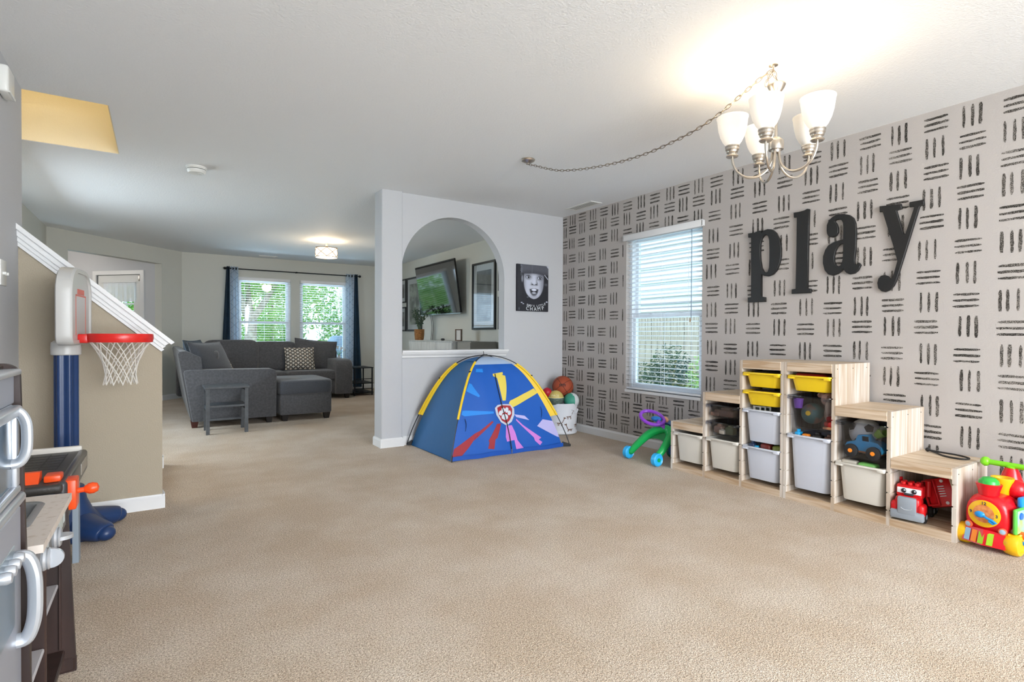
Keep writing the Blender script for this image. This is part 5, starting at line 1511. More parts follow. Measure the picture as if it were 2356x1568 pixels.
# ------------------------------------------------------------------ pop-up play tent
M_TENTBLUE = P('tent_blue', '#0a57b4', 0.55)
M_TENTTEAL = P('tent_side_teal', '#155c92', 0.55, bump=0.15, bscale=14)
tent = thing('play_tent', 'blue pop up play tent with yellow sleeves and bright ray print', 'tent', (2.65, 4.5, 0))
TA = Vector((2.62, 4.5, 0.865))
def tp(c, t, lift=0.0):
    th = PI / 2 * t
    r = math.cos(th) * (1 - 0.16 * math.sin(2 * th)) * (1 + lift)
    return Vector((TA.x + (c[0] - TA.x) * r - 2.65, TA.y + (c[1] - TA.y) * r - 4.5, TA.z * math.sin(th) + lift * 0.3))
TFL, TFR, TBL, TBR = (2.065, 4.10), (3.245, 4.09), (2.045, 4.915), (3.235, 4.915)
TENT_ART = [
    ('yellow', [(0.412, 0.615), (0.615, 0.631), (0.6, 0.604), (0.569, 0.6), (0.631, 0.588), (0.527, 0.365), (0.488, 0.365), (0.469, 0.569), (0.412, 0.588)]),
    ('yellow', [(0.558, 0.342), (0.581, 0.362), (0.985, 0.45), (1.0, 0.408), (0.588, 0.308)]),
    ('sky', [(0.081, 0.681), (0.219, 0.681), (0.235, 0.635), (0.092, 0.642)]),
    ('sky', [(0.031, 0.527), (0.069, 0.519), (0.204, 0.415), (0.192, 0.404), (0.019, 0.458)]),
    ('sky', [(0.023, 0.312), (0.058, 0.312), (0.365, 0.292), (0.365, 0.277), (0.058, 0.273), (0.023, 0.285)]),
    ('lavender', [(0.808, 0.162), (0.896, 0.204), (1.0, 0.185), (1.0, 0.069), (0.981, 0.073)]),
    ('lavender', [(0.596, 0.258), (0.704, 0.242), (0.742, 0.208), (0.608, 0.238)]),
    ('pink', [(0.604, 0.227), (0.658, 0.181), (0.815, 0.081), (0.785, 0.069), (0.815, 0.05), (0.785, 0.031), (0.746, 0.065), (0.742, 0.088), (0.6, 0.215)]),
    ('pink', [(0.485, 0.185), (0.546, 0.185), (0.569, 0.135), (0.581, 0.081), (0.635, 0.019), (0.558, 0.023), (0.55, 0.085), (0.477, 0.081), (0.469, 0.112)]),
    ('red', [(0.392, 0.204), (0.435, 0.204), (0.408, 0.15), (0.388, 0.112), (0.369, 0.104), (0.358, 0.042), (0.304, 0.05), (0.315, 0.088), (0.308, 0.1)]),
    ('red', [(0.177, 0.154), (0.227, 0.169), (0.135, 0.073), (0.054, 0.004), (0.0, 0.004), (0.008, 0.073)]),
    ('red', [(0.227, 0.169), (0.342, 0.227), (0.358, 0.219), (0.173, 0.108)]),
    ('silver', [(0.381, 0.315), (0.419, 0.335), (0.5, 0.338), (0.569, 0.335), (0.604, 0.3), (0.592, 0.254), (0.55, 0.208), (0.492, 0.185), (0.435, 0.212), (0.392, 0.265)]),
    ('crimson', [(0.408, 0.315), (0.469, 0.331), (0.565, 0.323), (0.581, 0.296), (0.565, 0.254), (0.531, 0.219), (0.492, 0.2), (0.446, 0.223), (0.415, 0.269)]),
    ('pale', [(0.519, 0.242), (0.515, 0.235), (0.504, 0.227), (0.485, 0.223), (0.469, 0.227), (0.458, 0.231), (0.446, 0.238), (0.446, 0.246), (0.45, 0.254), (0.462, 0.262), (0.481, 0.265), (0.496, 0.265), (0.512, 0.258), (0.519, 0.25)]),
    ('pale', [(0.462, 0.273), (0.458, 0.265), (0.45, 0.258), (0.442, 0.254), (0.435, 0.258), (0.427, 0.262), (0.419, 0.265), (0.419, 0.273), (0.423, 0.281), (0.431, 0.288), (0.438, 0.292), (0.45, 0.292), (0.458, 0.288), (0.462, 0.281)]),
    ('pale', [(0.5, 0.292), (0.492, 0.285), (0.485, 0.277), (0.477, 0.273), (0.465, 0.273), (0.458, 0.277), (0.454, 0.285), (0.454, 0.292), (0.458, 0.304), (0.465, 0.308), (0.477, 0.312), (0.485, 0.312), (0.492, 0.308), (0.5, 0.3)]),
    ('pale', [(0.535, 0.292), (0.531, 0.285), (0.523, 0.277), (0.515, 0.273), (0.504, 0.273), (0.5, 0.277), (0.496, 0.285), (0.496, 0.292), (0.5, 0.3), (0.508, 0.308), (0.515, 0.312), (0.527, 0.312), (0.535, 0.308), (0.538, 0.3)]),
    ('pale', [(0.558, 0.269), (0.554, 0.262), (0.546, 0.258), (0.538, 0.254), (0.531, 0.254), (0.523, 0.258), (0.519, 0.265), (0.523, 0.273), (0.527, 0.281), (0.531, 0.285), (0.542, 0.288), (0.55, 0.288), (0.554, 0.285), (0.558, 0.277)]),
]
ZIP = [(0.446, 0.612), (0.446, 0.508), (0.458, 0.408), (0.469, 0.319), (0.485, 0.246), (0.496, 0.181), (0.504, 0.108), (0.508, 0.031)]
def inpoly(x, y, poly):
    c = False
    j = len(poly) - 1
    for i in range(len(poly)):
        xi, yi = poly[i]
        xj, yj = poly[j]
        if (yi > y) != (yj > y) and x < (xj - xi) * (y - yi) / (yj - yi) + xi:
            c = not c
        j = i
    return c
ART = {'yellow': P('tent_print_yellow', '#e2cc55', 0.55), 'sky': P('tent_print_sky', '#1c86e2', 0.55), 'lavender': P('tent_print_lavender', '#b9b4e6', 0.55),
       'pink': P('tent_print_pink', '#cf7fd6', 0.55), 'red': P('tent_print_red', '#9c2330', 0.55), 'silver': P('tent_print_silver', '#c3c8d4', 0.5),
       'crimson': P('tent_print_crimson', '#a01c26', 0.5), 'pale': P('tent_print_pale', '#cfd5df', 0.5)}
keys = list(ART)
boxes = [(k, p, min(q[0] for q in p), max(q[0] for q in p), min(q[1] for q in p), max(q[1] for q in p)) for k, p in TENT_ART]
NA_, NT_ = 48, 40
T1 = 0.745                                          # printed door reaches this far up the poles
b = MB()
for j in range(NT_ + 1):
    for i in range(NA_ + 1):
        a, tt = i / NA_, T1 * j / NT_
        p = tp(TFL, tt) * (1 - a) + tp(TFR, tt) * a
        p.y -= 0.012 * math.sin(PI * a) * math.sin(PI * min(1, tt / T1)) + 0.004 * math.sin(a * 17 + tt * 9) * math.sin(PI * a)
        b.v.append(tuple(p))
for j in range(NT_):
    for i in range(NA_):
        a, tt = (i + 0.5) / NA_, T1 * (j + 0.5) / NT_
        mi = 0
        o = j * (NA_ + 1) + i
        b.f.append((o, o + 1, o + NA_ + 2, o + NA_ + 1))
        b.mi.append(mi)
fp = b.obj('front_panel', M_TENTBLUE, tent, smooth=80, fix=False)
def front_pt(a, tt, lift):
    p = tp(TFL, tt) * (1 - a) + tp(TFR, tt) * a
    p.y -= 0.012 * math.sin(PI * a) * math.sin(PI * min(1, tt / T1)) + 0.004 * math.sin(a * 17 + tt * 9) * math.sin(PI * a) + lift
    p.z += lift * 0.5
    return tuple(p)
def clip_half(poly, lim, keep_above, ax):
    out = []
    for i in range(len(poly)):
        p, q = poly[i], poly[(i + 1) % len(poly)]
        ip, iq = (p[ax] >= lim) == keep_above, (q[ax] >= lim) == keep_above
        if ip:
            out.append(p)
        if ip != iq and abs(q[ax] - p[ax]) > 1e-9:
            f = (lim - p[ax]) / (q[ax] - p[ax])
            out.append((p[0] + (q[0] - p[0]) * f, p[1] + (q[1] - p[1]) * f))
    return out
lifts = {'silver': 0.0035, 'crimson': 0.0045, 'pale': 0.0055}
for k in keys:
    for kk, p, x0, x1, y0, y1 in boxes:
        if kk != k:
            continue
        b = MB()
        st = 0.02
        for jj in range(int(y0 / st), int(y1 / st) + 1):
            for ii in range(int(x0 / st), int(x1 / st) + 1):
                q = p
                for lim, ab, ax in ((jj * st, True, 1), ((jj + 1) * st, False, 1), (ii * st, True, 0), ((ii + 1) * st, False, 0)):
                    q = clip_half(q, lim, ab, ax)
                    if len(q) < 3:
                        break
                if len(q) >= 3:
                    b.poly([front_pt(a, tt, lifts.get(k, 0.0022)) for a, tt in q])
        b.obj('print_' + {'silver': 'shield_edge', 'crimson': 'shield', 'pale': 'spot'}.get(k, 'ray'), ART[k], fp, smooth=0, fix=False)

def tent_side(c0, c1, t0, t1, name, m, sagdir):
    b = MB()
    loops = []
    for j in range(25):
        tt = t0 + (t1 - t0) * j / 24
        loops.append([tuple((tp(c0, tt) * (1 - i / 16) + tp(c1, tt) * (i / 16)) + Vector(sagdir) * (0.012 * math.sin(PI * i / 16))) for i in range(17)])
    b.loft(loops, False, False, False)
    return b.obj(name, m, tent, smooth=80, fix=False)
tent_side(TBL, TFL, 0, 0.80, 'side_panel', M_TENTTEAL, (1, 0, 0))
tent_side(TFR, TBR, 0, 0.80, 'side_panel', M_TENTTEAL, (-1, 0, 0))
tent_side(TBR, TBL, 0, 0.80, 'back_panel', M_TENTTEAL, (0, -1, 0))
M_MESHTOP = P('tent_mesh_top', '#a9bdd8', 0.7)
tent_side(TFL, TFR, T1, 0.965, 'top_panel', M_MESHTOP, (0, 0, 0))
tent_side(TBL, TFL, 0.80, 0.965, 'top_panel', P('tent_top_blue', '#2d69a6', 0.6), (0, 0, 0))
tent_side(TFR, TBR, 0.80, 0.965, 'top_panel', P('tent_top_blue', '#2d69a6', 0.6), (0, 0, 0))
tent_side(TBR, TBL, 0.80, 0.965, 'top_panel', M_MESHTOP, (0, 0, 0))
MB().poly([tuple(tp(c, 0.0) + Vector((0, 0, 0.004))) for c in (TFL, TFR, TBR, TBL)]).obj('tent_floor', M_TENTTEAL, tent, smooth=0, fix=False)
b = MB()
N = 24
for j in range(2):
    for i in range(N + 1):
        a = i / N
        p = tp(TFL, 0.0) * (1 - a) + tp(TFR, 0.0) * a
        p.y -= 0.014 + 0.006 * math.sin(a * 9)
        p.z = 0.004 + 0.035 * j + 0.004 * math.sin(a * 21)
        b.v.append(tuple(p))
for i in range(N):
    b.f.append((i, i + 1, N + 2 + i, N + 1 + i))
    b.mi.append(0)
b.obj('hem', P('tent_hem_blue', '#0c4fae', 0.55), tent, smooth=60, fix=False)
zipv = [tuple(tp(TFL, tt) * (1 - a) + tp(TFR, tt) * a + Vector((0, -0.017, 0.003))) for a, tt in ZIP]
MB().tube(smooth_path(zipv, 4), 0.004, 6).obj('zipper', M_BLACK, tent)
zp = Vector(zipv[-1])
MB().rbox((zp.x - 0.005, zp.y - 0.006, zp.z - 0.04), (zp.x + 0.005, zp.y, zp.z), 0.002, 1).obj('zip_pull', P('zip_silver', '#c7ccd2', 0.3, metal=1.0), tent)
corner_out = {'fl': (2.045, 4.065), 'fr': (3.315, 4.06), 'bl': (2.005, 4.93), 'br': (3.28, 4.93)}
M_POLE = P('tent_pole', '#191b1f', 0.4)
for c0, c1 in (('fl', 'br'), ('fr', 'bl')):
    pts = [tp(corner_out[c0], i / 24, 0.0) + Vector((0, 0, 0.012)) for i in range(25)] + [tp(corner_out[c1], 1 - i / 24, 0.0) + Vector((0, 0, 0.012)) for i in range(1, 25)]
    MB().tube([tuple(p) for p in pts], 0.0045, 8).obj('pole', M_POLE, tent)
M_SLEEVE = P('tent_sleeve_yellow', '#efc71c', 0.55)
def sleeve(c, cin, t0, t1):
    b = MB()
    L = []
    for i in range(19):
        tt = t0 + (t1 - t0) * i / 18
        L.append((tp(c, tt) + Vector((0, 0, 0.012)), 0.0105))
    b.tube([tuple(p) for p, r in L], [r for p, r in L], 10)
    inn = [tuple(tp(cin, t0 + (t1 - t0) * i / 18)) for i in range(19)]
    b.loft([[tuple(p) for p, r in L], inn], False, False, False)
    b.obj('sleeve', M_SLEEVE, tent, smooth=60, fix=False)
sleeve(corner_out['fr'], TFR, 0.22, 0.72)
sleeve(corner_out['fl'], TFL, 0.25, 0.77)
sleeve(corner_out['bl'], TBL, 0.22, 0.73)
sleeve(corner_out['br'], TBR, 0.22, 0.72)
for k, c in (('fl', TFL), ('fr', TFR), ('bl', TBL), ('br', TBR)):
    o = corner_out[k]
    b = MB()
    p, q = Vector((o[0] - 2.65, o[1] - 4.5, 0)), Vector((c[0] - 2.65, c[1] - 4.5, 0))
    b.loft([[(p.x, p.y, 0.002), (p.x, p.y, 0.024), (p.x + 0.012, p.y, 0.024), (p.x + 0.012, p.y, 0.002)], [(q.x, q.y, 0.002), (q.x, q.y, 0.05), (q.x + 0.012, q.y, 0.05), (q.x + 0.012, q.y, 0.002)]])
    b.obj('corner_strap', M_BLACK, tent, smooth=0)
ap = tp(TFL, 1.0)
MB().rbox((ap.x - 0.03, ap.y - 0.006, ap.z + 0.012), (ap.x + 0.03, ap.y + 0.006, ap.z + 0.02), 0.003, 1).cyl((ap.x - 0.01, ap.y, ap.z + 0.015), (ap.x - 0.015, ap.y, ap.z + 0.05), 0.003, n=6).obj('apex_clip', M_BLACK, tent)
for c, tt in (('fr', 0.55), ('fl', 0.62), ('bl', 0.52)):
    p = tp(corner_out[c], tt) + Vector((0, 0, 0.02))
    MB().rbox((p.x - 0.01, p.y - 0.006, p.z - 0.008), (p.x + 0.01, p.y + 0.006, p.z + 0.012), 0.003, 1).obj('sleeve_clip', M_BLACK, tent)
for (a, tt) in ((0.055, 0.26), (0.93, 0.30)):
    p = tp(TFL, tt) * (1 - a) + tp(TFR, tt) * a
    MB().tube(smooth_path([(p.x, p.y - 0.02, p.z), (p.x + 0.012, p.y - 0.024, p.z - 0.05), (p.x, p.y - 0.03, p.z - 0.11)], 5), 0.004, 6, squash=0.4).obj('tie_strap', M_BLACK, tent)

# ------------------------------------------------------------------ canvas print on the partition
def canvas_print():
    x0, x1, z0, z1 = 3.284, 3.712, 1.338, 1.855
    t = thing('canvas_print', 'black and white canvas photo of a child in a cap', 'wall art', ((x0 + x1) / 2, YP, z0))
    w, h = x1 - x0, z1 - z0
    MB().rbox((-w / 2, -0.026, 0), (w / 2, -0.001, h), 0.003, 2).obj('canvas_block', P('canvas_dark', '#22232e', 0.7), t)
    def sm(a,b,x):
        x=max(0.,min(1.,(x-a)/(b-a))); return x*x*(3-2*x)
    def ell(p,q,cx,cy,rx,ry,soft=.18):
        d=math.hypot((p-cx)/rx,(q-cy)/ry); return 1-sm(1-soft,1+soft,d)
    def nz(p,q,s):
        v=math.sin(p*127.1*s+q*311.7*s)*43758.5453; return v-math.floor(v)
    def shade(p,q):
        v=0.12+0.03*nz(p,q,1)
        def mix(a,c):
            nonlocal v
            v=v*(1-a)+a*c
        # hood folds at the sides
        mix(0.5*ell(p,q,0.03,0.45,0.10,0.40,0.6),0.20)
        cx=0.525
        # cap
        edge=0.175+0.16*(p-cx)**2
        cap=sm(0.09,0.13,p+0.015*math.sin(q*60))*(1-sm(edge-0.01,edge+0.008,q))
        mix(cap,0.33+0.05*nz(p,q,2)-0.06*sm(0.10,0.0,abs(q-edge)))
        if abs(p-0.465-0.02*(0.2-q))<0.010 and q<edge: mix(0.6,0.45)
        if 0.10<p<0.16 and q<edge+0.04 and nz(p,q,3)>0.6: mix(0.7,0.6)
        # face
        t=(q-0.16)/(0.725-0.16)
        if 0<t<1.02:
            half=0.335*math.sqrt(max(0.0,1-max(0.0,(t-0.30)/0.72)**2.3))
            f=(1-sm(half-0.03,half+0.008,abs(p-cx)))*sm(edge-0.004,edge+0.012,q)
            fv=0.80-0.25*sm(0.12,0.33,p-cx)-0.18*sm(0.2,0.34,cx-p)-0.22*sm(edge+0.07,edge,q)-0.10*sm(0.60,0.72,q)
            mix(f,fv)
        mix(ell(p,q,0.155,0.305,0.028,0.075,0.4),0.55)
        for ex,ey,r in ((0.345,0.262,1),(0.715,0.272,1)):
            mix(0.55*ell(p,q,ex,ey-0.004,0.105,0.056,0.6),0.38)
            a=ell(p,q,ex,ey,0.072,0.033,0.25); mix(a,0.16)
            a=ell(p,q,ex,ey+0.003,0.060,0.024,0.2); mix(a,0.93)
            mix(ell(p,q,ex+0.010,ey,0.034,0.028,0.2),0.06)
            mix(ell(p,q,ex+0.018,ey-0.008,0.009,0.008,0.4),0.95)
            mix(0.38*ell(p,q,ex+0.01,ey-0.072,0.10,0.013,0.7),0.25)
            mix(0.3*ell(p,q,ex,ey+0.055,0.07,0.012,0.7),0.5)
        # nose
        mix(0.35*ell(p,q,0.535,0.37,0.035,0.09,0.8),0.92)
        mix(0.45*ell(p,q,0.615,0.36,0.022,0.055,0.8),0.42)
        mix(0.55*ell(p,q,0.535,0.432,0.105,0.016,0.7),0.42)
        for nx in (0.475,0.60): mix(0.85*ell(p,q,nx,0.418,0.028,0.013,0.5),0.16)
        mix(0.4*ell(p,q,0.445,0.405,0.018,0.03,0.7),0.4); mix(0.6*ell(p,q,0.635,0.405,0.018,0.03,0.7),0.3)
        # mouth: wide open smile
        w=0.148*math.sqrt(max(0,1-((q-0.525)/0.145)**2)) if q>0.505 else 0
        topq=0.512-0.02*math.cos((p-0.53)*18)*0.6
        if q>topq and w>0:
            a=1-sm(w-0.012,w+0.006,abs(p-0.53)); mix(a,0.42)
            w2=0.118*math.sqrt(max(0,1-((q-0.525)/0.115)**2)); a=(1-sm(w2-0.01,w2+0.006,abs(p-0.53)))*(1 if q>topq+0.012 else 0); mix(a,0.10)
        mix(ell(p,q,0.53,0.537,0.085,0.026,0.2),0.90)
        mix(ell(p,q,0.53,0.603,0.068,0.024,0.3),0.74)
        mix(0.5*ell(p,q,0.53,0.668,0.08,0.012,0.7),0.5)
        if 0.87<p<0.985 and abs((p-0.88)-(q-0.205)*1.25)<0.012: v=0.8
        if p>0.935 and q<0.05 and (p-0.935)>q: v=0.75
        for x,y,rx,ry,c in ((0.14,0.82,0.03,0.010,.85),(0.19,0.845,0.025,0.010,.8),(0.95,0.79,0.03,0.014,.85),(0.89,0.815,0.02,0.008,.8),(0.06,0.955,0.022,0.03,.35),(0.33,0.70,0.03,0.012,.45),(0.92,0.41,0.05,0.03,.3)):
            mix(ell(p,q,x,y,rx,ry,0.5),c)
        return v
    NX, NZ = 110, 132
    vs, fs, cs = [], [], []
    for j in range(NZ + 1):
        for i in range(NX + 1):
            p, q = i / NX, j / NZ
            vs.append((-w / 2 + 0.002 + (w - 0.004) * p, -0.0268, h - 0.002 - (h - 0.004) * q))
            v = shade(p, q)
            cs.append((v * 0.97, v * 0.99, min(1, v * 1.04 + 0.02)))
    for j in range(NZ):
        for i in range(NX):
            o = j * (NX + 1) + i
            fs.append((o, o + 1, o + NX + 2, o + NX + 1))
    me = D.meshes.new('photo_print')
    me.from_pydata(vs, [], fs)
    at = me.color_attributes.new('print', 'FLOAT_COLOR', 'POINT')
    flat = []
    for c_ in cs:
        l = lin([x * 255 for x in c_])
        flat += [l[0], l[1], l[2], 1.0]
    at.data.foreach_set('color', flat)
    m = D.materials.new('canvas_photo_print')
    m.use_nodes = True
    nt = NT(m)
    an = nt.n('ShaderNodeAttribute', attribute_name='print')
    b = m.node_tree.nodes['Principled BSDF']
    b.inputs['Roughness'].default_value = 0.6
    nt.l(an.outputs['Color'], b.inputs['Base Color'])
    me.materials.append(m)
    link('photo_print', me, t)
    wt = P('print_white', '#d9dde2', 0.6)
    for k, chh in enumerate("DAD'S LITTLE"):
        u = (k - 5.5) / 5.5
        text_mesh(chh, 0.030, wt, t, frame((0.045 + u * 0.118, -0.0275, 0.060 + 0.016 * u * u + 0.008 * u), (1, 0, 0.12 + 0.25 * u), (-0.12 - 0.25 * u, 0, 1)), 'print_lettering', bold=0.0008)
    for k, chh in enumerate("CHAMP"):
        u = (k - 2) / 2
        text_mesh(chh, 0.058, wt, t, frame((0.03 + u * 0.105, -0.0275, 0.024 + 0.010 * u * u + 0.004 * u), (1, 0, 0.06 + 0.2 * u), (-0.06 - 0.2 * u, 0, 0.8)), 'print_lettering', bold=0.0004)
canvas_print()
# ------------------------------------------------------------------ living room: sectional sofa
M_SOFA = mat('sofa_grey_chenille', '#444345', rough=0.9, sheen=0.3, c2='#515052', nscale=45, bump=0.25, bscale=420)
M_SOFADK = mat('sofa_dark_weave', '#36383d', rough=0.9, sheen=0.3, c2='#494b51', nscale=160, bump=0.3, bscale=500)
M_LEGDK = mat('leg_espresso', '#1c1614', rough=0.4)
M_LEGRED = mat('leg_mahogany', '#4a1f18', rough=0.35)

def sup(b, c, r, e1=0.3, e2=0.3, n=28, m=18, M=None, mi=0):
    """superellipsoid: soft cushion"""
    def s(v, e):
        return math.copysign(abs(v) ** e, v)
    loops = []
    for k in range(m + 1):
        a = -PI / 2 + PI * k / m
        ca, sa = s(math.cos(a), e1), s(math.sin(a), e1)
        loops.append([(r[0] * ca * s(math.cos(2 * PI * i / n), e2), r[1] * ca * s(math.sin(2 * PI * i / n), e2), r[2] * sa) for i in range(n)])
    mm = Matrix.Translation(c) @ (M or Matrix.Identity(4))
    loops = [[tuple(mm @ Vector(p)) for p in L] for L in loops]
    return b.loft(loops, True, True, True, mi)

sofa = thing('sectional_sofa', 'grey sectional sofa in front of the living room windows', 'sofa', (1.3, 8.6, 0))
S = lambda p: (p[0] - 1.3, p[1] - 8.6, p[2])
def sbox(nm, lo, hi, r, m=M_SOFA, seg=4):
    return MB().rbox(S(lo), S(hi), r, seg).obj(nm, m, sofa, smooth=50)
# near arm panel: leans out to the left at the top
b = MB()
L = []
for y0, ins in ((7.07, 0.012), (7.075, 0.004), (7.10, 0.0), (7.24, 0.0), (7.27, 0.012)):
    L.append([S(p) for p in ((0.31 + ins, y0, 0.075), (0.225 + ins, y0, 0.62), (0.235 + ins, y0, 0.655 - ins), (0.30, y0, 0.665 - ins), (1.13, y0, 0.655 - ins), (1.185 - ins, y0, 0.635), (1.2 - ins, y0, 0.58), (1.195 - ins, y0, 0.075))])
b.loft(L).obj('arm', M_SOFA, sofa, smooth=50)
b = MB()
b.loft([[S(p) for p in ((0.30, y0, 0.08), (0.175, y0, 0.84), (0.19, y0, 0.87), (0.25, y0, 0.875), (0.40, y0, 0.80), (0.46, y0, 0.08))] for y0 in (7.09, 7.12, 10.16, 10.2)])
b.obj('back_frame', M_SOFA, sofa, smooth=40)
sbox('back_frame', (0.22, 10.0, 0.08), (2.72, 10.22, 0.80), 0.05)
sbox('seat_base', (0.40, 7.25, 0.08), (1.17, 9.3, 0.30), 0.03)
sbox('seat_base', (0.40, 9.22, 0.08), (2.52, 10.05, 0.30), 0.03)
sbox('seat_cushion', (0.42, 7.26, 0.29), (1.19, 8.25, 0.47), 0.05)
sbox('seat_cushion', (0.42, 8.26, 0.29), (1.19, 9.22, 0.47), 0.05)
sbox('seat_cushion', (0.45, 9.20, 0.30), (1.72, 9.95, 0.475), 0.05)
sbox('seat_cushion', (1.73, 9.20, 0.30), (2.50, 9.95, 0.475), 0.05)
b = MB()
prof = [(9.12, 0.08)] + [(9.12 + 0.0 * i, 0.5) for i in range(1)]
L = []
for x0, ins in ((2.465, 0.02), (2.475, 0.005), (2.50, 0.0), (2.70, 0.0), (2.735, 0.012), (2.745, 0.03)):
    L.append([S((x0, y, z)) for y, z in [(9.13 + ins, 0.08), (9.13 + ins, 0.50)] + [(9.28 - (0.15 - ins) * math.cos(a), 0.50 + (0.155 - ins) * math.sin(a)) for a in [PI / 2 * i / 6 for i in range(1, 7)]] + [(10.1, 0.655 - ins), (10.15, 0.08)]])
b.loft(L).obj('arm', M_SOFA, sofa, smooth=45)
def bc(c, r, rx=0.0, rz=0.0, m=M_SOFA, nm='back_cushion'):
    M = Matrix.Rotation(rz, 4, 'Z') @ Matrix.Rotation(rx, 4, 'X')
    o = sup(MB(), S(c), r, 0.32, 0.28, M=M).obj(nm, m, sofa, smooth=60)
    return o
bc((0.98, 9.84, 0.70), (0.40, 0.14, 0.27), -0.20, -0.10)
bc((1.62, 9.86, 0.69), (0.36, 0.14, 0.25), -0.20)
bc((0.50, 8.0, 0.66), (0.13, 0.48, 0.22), 0.0, 0.0)
bc((0.50, 9.0, 0.66), (0.13, 0.48, 0.22), 0.0, 0.0)
for (x, y), m in (((0.335, 7.14), M_LEGRED), ((1.12, 7.14), M_LEGDK), ((2.66, 9.2), M_LEGDK), ((2.55, 10.1), M_LEGDK), ((0.36, 10.1), M_LEGDK)):
    MB().loft([[S((x + sx * 0.026, y + sy * 0.026, 0.0)) for sx, sy in ((-1, -1), (1, -1), (1, 1), (-1, 1))], [S((x + sx * 0.042, y + sy * 0.042, 0.09)) for sx, sy in ((-1, -1), (1, -1), (1, 1), (-1, 1))]]).obj('leg', m, sofa, smooth=0)

ott = thing('ottoman', 'grey storage ottoman with textured top beside the sofa arm', 'ottoman', (1.545, 7.5, 0))
O = lambda p: (p[0] - 1.545, p[1] - 7.5, p[2])
MB().rbox(O((1.235, 7.075, 0.075)), O((1.855, 7.93, 0.33)), 0.025, 3).obj('ottoman_base', M_SOFA, ott, smooth=50)
sup(MB(), O((1.545, 7.50, 0.41)), (0.325, 0.445, 0.10), 0.25, 0.18).obj('top_cushion', M_SOFADK, ott, smooth=60)
for x in (1.30, 1.80):
    for y in (7.13, 7.87):
        MB().loft([[O((x + sx * 0.026, y + sy * 0.026, 0.0)) for sx, sy in ((-1, -1), (1, -1), (1, 1), (-1, 1))], [O((x + sx * 0.042, y + sy * 0.042, 0.085)) for sx, sy in ((-1, -1), (1, -1), (1, 1), (-1, 1))]]).obj('leg', M_LEGDK, ott, smooth=0)

# throw pillows
def pattern_mat():
    m = D.materials.new('pillow_dot_pattern')
    m.use_nodes = True
    nt = NT(m)
    b = m.node_tree.nodes['Principled BSDF']
    b.inputs['Roughness'].default_value = 0.9
    tc = nt.n('ShaderNodeTexCoord')
    mp = nt.n('ShaderNodeMapping')
    mp.inputs['Scale'].default_value = (13, 0.01, 17)
    nt.l(tc.outputs['Object'], mp.inputs['Vector'])
    v = nt.n('ShaderNodeTexVoronoi', Scale=1.0, Randomness=0.0)
    nt.l(mp.outputs['Vector'], v.inputs['Vector'])
    cr = nt.n('ShaderNodeValToRGB')
    e = cr.color_ramp.elements
    e[0].position, e[0].color = 0.22, lin('#cbbfae')
    e[1].position, e[1].color = 0.30, lin('#3a3734')
    x = cr.color_ramp.elements.new(0.47)
    x.color = lin('#5a554f')
    x = cr.color_ramp.elements.new(0.56)
    x.color = lin('#d6d1c8')
    nt.l(v.outputs['Distance'], cr.inputs['Fac'])
    nt.l(cr.outputs['Color'], b.inputs['Base Color'])
    return m
M_PATT = pattern_mat()
def pillow(nm, label, c, r, m, M):
    t = thing(nm, label, 'pillow', c)
    t.rotation_euler = M.to_euler()
    b = MB()
    n = 18
    for side in (1, -1):
        loops = []
        for j in range(n + 1):
            row = []
            for i in range(n + 1):
                u, v = -1 + 2 * i / n, -1 + 2 * j / n
                th = (max(0, 1 - u * u) * max(0, 1 - v * v)) ** 0.45
                k = 1 - 0.07 * (1 - abs(v)) * 0 - 0.06 * (1 - u * u) * abs(v) ** 2 * 1.0
                row.append((u * r[0] * (1 - 0.06 * (1 - v * v)), side * th * r[1], v * r[2] * (1 - 0.06 * (1 - u * u))))
            loops.append(row)
        b.loft(loops, False, False, False)
    b.obj('pillow_cover', m, t, smooth=80)
    ed = []
    for i in range(40):
        a = 4 * i / 40
        k = int(a)
        f = (a - k) * 2 - 1
        u, v = [(f, -1), (1, f), (-f, 1), (-1, -f)][k]
        ed.append((u * r[0] * (1 - 0.06 * (1 - v * v)), 0, v * r[2] * (1 - 0.06 * (1 - u * u))))
    MB().tube(ed, 0.006, 6, closed=True).obj('piping', m, t)
    return t
pillow('throw_pillow', 'square pillow with pale dot rows leaning on the back sofa seat', (1.98, 9.58, 0.665), (0.235, 0.075, 0.19), M_PATT, Matrix.Rotation(-0.28, 4, 'X'))
pillow('throw_pillow', 'dotted pillow half hidden behind the near sofa arm', (0.75, 8.75, 0.60), (0.22, 0.07, 0.17), M_PATT, Matrix.Rotation(0.9, 4, 'Z') @ Matrix.Rotation(-0.5, 4, 'X'))
pillow('grey_cushion', 'large plain grey cushion at the right arm of the sofa', (2.29, 9.80, 0.71), (0.36, 0.11, 0.27), M_SOFA, Matrix.Rotation(0.10, 4, 'Y') @ Matrix.Rotation(-0.22, 4, 'X'))
pillow('grey_cushion', 'large dark grey cushion slumped on the near left sofa back', (0.55, 7.62, 0.72), (0.33, 0.10, 0.27), M_SOFADK, Matrix.Rotation(0.95, 4, 'Z') @ Matrix.Rotation(-0.40, 4, 'X'))
pillow('grey_cushion', 'blue grey cushion tucked behind the dark cushion on the left sofa back', (0.42, 8.05, 0.75), (0.30, 0.09, 0.25), mat('pillow_blue_grey', '#59646e', rough=0.9, c2='#47515b', nscale=25), Matrix.Rotation(1.2, 4, 'Z') @ Matrix.Rotation(-0.3, 4, 'X'))

